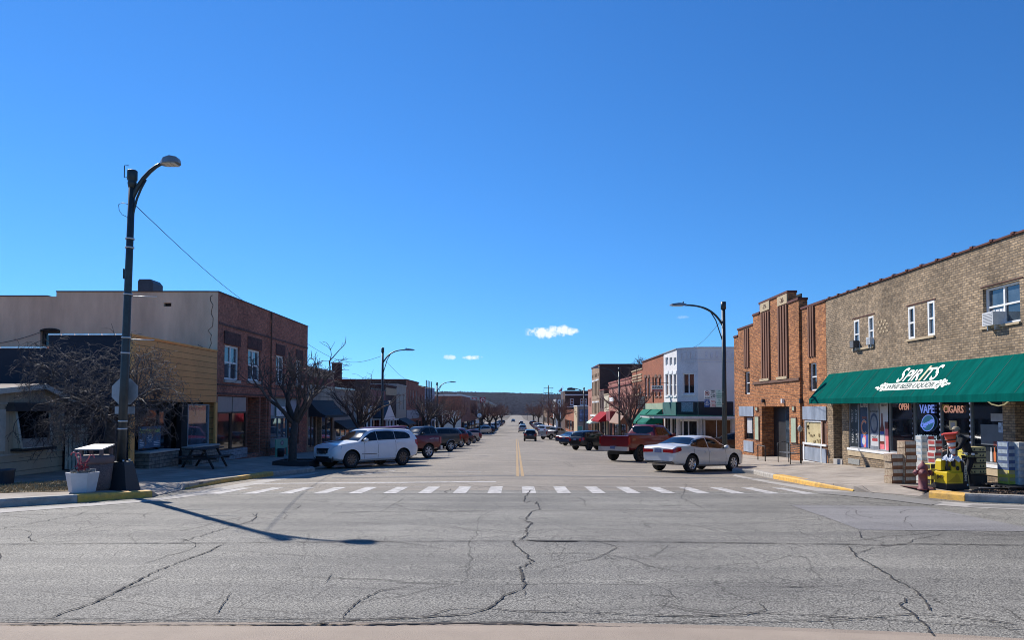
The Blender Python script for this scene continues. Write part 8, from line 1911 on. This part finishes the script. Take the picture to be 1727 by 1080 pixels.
def worker():
    Yw = jy+.62; p = PY(1632, 821, Yw); z0 = SW(p.x, Yw); t = empty('person', (p.x, Yw, z0), 'man in black shirt and trousers with a tan cap leaning over the pallet truck', 'person', local=True); t.location = (p.x, Yw, z0); t.rotation_euler = (0, 0, R(-18)); t.scale = (.90, .96, .885)
    CL = mat('black_cotton', (.010, .010, .012), rough=.9, var=.3); TR = mat('black_trousers', (.012, .012, .014), rough=.9, var=.3)
    # facing -x (left in the picture) and a little towards the camera, bent forward
    sh = Vector((-.13, 0, 1.36)); hp = Vector((.07, 0, .92))
    J = {'pelvis': (tuple(hp), (.17, .125)), 'waist': (tuple(hp.lerp(sh, .35)+Vector((.0, 0, .01))), (.155, .115)), 'chest': (tuple(hp.lerp(sh, .75)+Vector((.02, 0, .01))), (.185, .13)), 'neckb': (tuple(sh+Vector((.0, 0, .05))), (.10, .085)), 'neck': (tuple(sh+Vector((-.05, 0, .13))), .055),
         'shl': (tuple(sh+Vector((.01, .19, -.01))), .075), 'ell': (tuple(sh+Vector((-.12, .26, -.27))), .052), 'shr': (tuple(sh+Vector((.01, -.19, -.01))), .075), 'elr': (tuple(sh+Vector((-.13, -.24, -.27))), .052)}
    E = [('pelvis', 'waist'), ('waist', 'chest'), ('chest', 'neckb'), ('neckb', 'neck'), ('neckb', 'shl'), ('shl', 'ell'), ('neckb', 'shr'), ('shr', 'elr')]
    skin_body('shirt', J, E, CL, t)
    L = {'pelvis': (tuple(hp+Vector((0, 0, -.0))), (.165, .125)), 'hl': (tuple(hp+Vector((.0, .10, -.10))), .10), 'kl': (tuple(Vector((.0, .12, .48))), .068), 'al': (tuple(Vector((.10, .13, .10))), .05), 'hr': (tuple(hp+Vector((0, -.10, -.10))), .10), 'kr': (tuple(Vector((-.03, -.13, .48))), .068), 'ar': (tuple(Vector((.02, -.14, .10))), .05)}
    skin_body('trousers', L, [('pelvis', 'hl'), ('hl', 'kl'), ('kl', 'al'), ('pelvis', 'hr'), ('hr', 'kr'), ('kr', 'ar')], TR, t)
    bl = [hp+Vector((math.cos(a*.5236)*.175, math.sin(a*.5236)*.185, .05)) for a in range(13)]; MB().tube(bl, .018, 6).build('belt', BLACK, t)
    for a in (7.6, 9.2): MB().box(hp+Vector((math.cos(a*.5236)*.19-.035, math.sin(a*.5236)*.2-.012, .02)), hp+Vector((math.cos(a*.5236)*.19+.035, math.sin(a*.5236)*.2+.012, .075))).build('belt_pouch', WHITE, t)
    for s_, a in ((1, L['al'][0]), (-1, L['ar'][0])):
        x, y, _ = a; MB().prism([(x+.07, y-.045, 0), (x-.19, y-.045, 0), (x-.2, y-.045, .04), (x-.08, y-.045, .09), (x-.02, y-.045, .14), (x+.07, y-.045, .13)], (0, .09, 0)).build('shoe', BLACK, t)
    for s_, el in ((1, J['ell'][0]), (-1, J['elr'][0])):
        e = Vector(el); w_ = e+Vector((-.24, -.03*s_, -.02)); skin_body('sleeve', {'a': (tuple(e+Vector((.02, 0, .03))), .052), 'b': (tuple(e.lerp(w_, .4)), .047), 'c': (tuple(w_), .034)}, [('a', 'b'), ('b', 'c')], CL, t, 2); hand(t, w_, (-1, 0, -.15), (0, 0, -1), side=s_)
    hc = Vector(J['neck'][0])+Vector((-.07, 0, .10)); head(t, hc, .098, math.pi+.25, mat('hair_brown', (.06, .04, .03)), cap=mat('cap_tan', (.30, .25, .17), rough=.85, var=.2))
worker()
def walker():
    Y = 104.0; p = PY(938, 742, Y); z0 = G(p.x, Y); t = empty('person', (p.x, Y, z0), 'man in a black jacket and tan trousers walking towards the far right cars', 'person', local=True); t.location = (p.x, Y, z0)
    CL = mat('black_jacket', (.012, .012, .014), rough=.9); TR = mat('tan_trousers', (.30, .25, .19), rough=.9)
    J = {'p': ((0, 0, .95), (.16, .12)), 'w': ((0, 0, 1.12), (.16, .12)), 'c': ((0, 0, 1.36), (.20, .135)), 'n': ((0, 0, 1.5), (.08, .08)), 'a': ((-.22, 0, 1.42), .07), 'b': ((-.28, -.1, 1.16), .055), 'd': ((-.27, -.02, .93), .042), 'e': ((.22, 0, 1.42), .07), 'f': ((.28, .1, 1.16), .055), 'g': ((.27, .22, .95), .042)}
    skin_body('jacket', J, [('p', 'w'), ('w', 'c'), ('c', 'n'), ('c', 'a'), ('a', 'b'), ('b', 'd'), ('c', 'e'), ('e', 'f'), ('f', 'g')], CL, t)
    L = {'p': ((0, 0, .93), (.155, .12)), 'l': ((-.1, 0, .84), .095), 'k': ((-.1, .16, .48), .07), 'm': ((-.1, .0, .08), .05), 'r': ((.1, 0, .84), .095), 's': ((.1, -.1, .48), .07), 't': ((.1, -.28, .1), .05)}
    skin_body('trousers', L, [('p', 'l'), ('l', 'k'), ('k', 'm'), ('p', 'r'), ('r', 's'), ('s', 't')], TR, t)
    for x, y in ((-.1, .0), (.1, -.28)): MB().prism([(x-.045, y-.08, 0), (x-.045, y+.2, 0), (x-.045, y+.2, .05), (x-.045, y+.05, .11), (x-.045, y-.08, .11)], (.09, 0, 0)).build('shoe', BLACK, t)
    head(t, (0, .03, 1.66), .10, math.pi/2, mat('hair_brown', (.06, .04, .03)))
    hand(t, (-.27, -.02, .91), (0, .05, -1), (1, 0, 0), side=1); hand(t, (.27, .22, .93), (0, .1, -1), (-1, 0, 0), side=-1)
walker()
# ================================================================ AIR
hz = MB().box((-7000, -70, -40), (7000, 3500, 90)).build('haze', None, loc=(0, 0, 0), kind='stuff')
hm = bpy.data.materials.new('air_haze'); hm.use_nodes = True; t = hm.node_tree; t.nodes.clear()
pv = N(t, 'ShaderNodeVolumePrincipled', i_Density=0.000025); pv.inputs['Color'].default_value = (.75, .86, 1, 1); pv.inputs['Anisotropy'].default_value = 0.3
ov = N(t, 'ShaderNodeOutputMaterial'); t.links.new(pv.outputs[0], ov.inputs['Volume']); hz.data.materials.append(hm)
for o in bpy.data.objects:
    if '_w' in o: del o['_w']
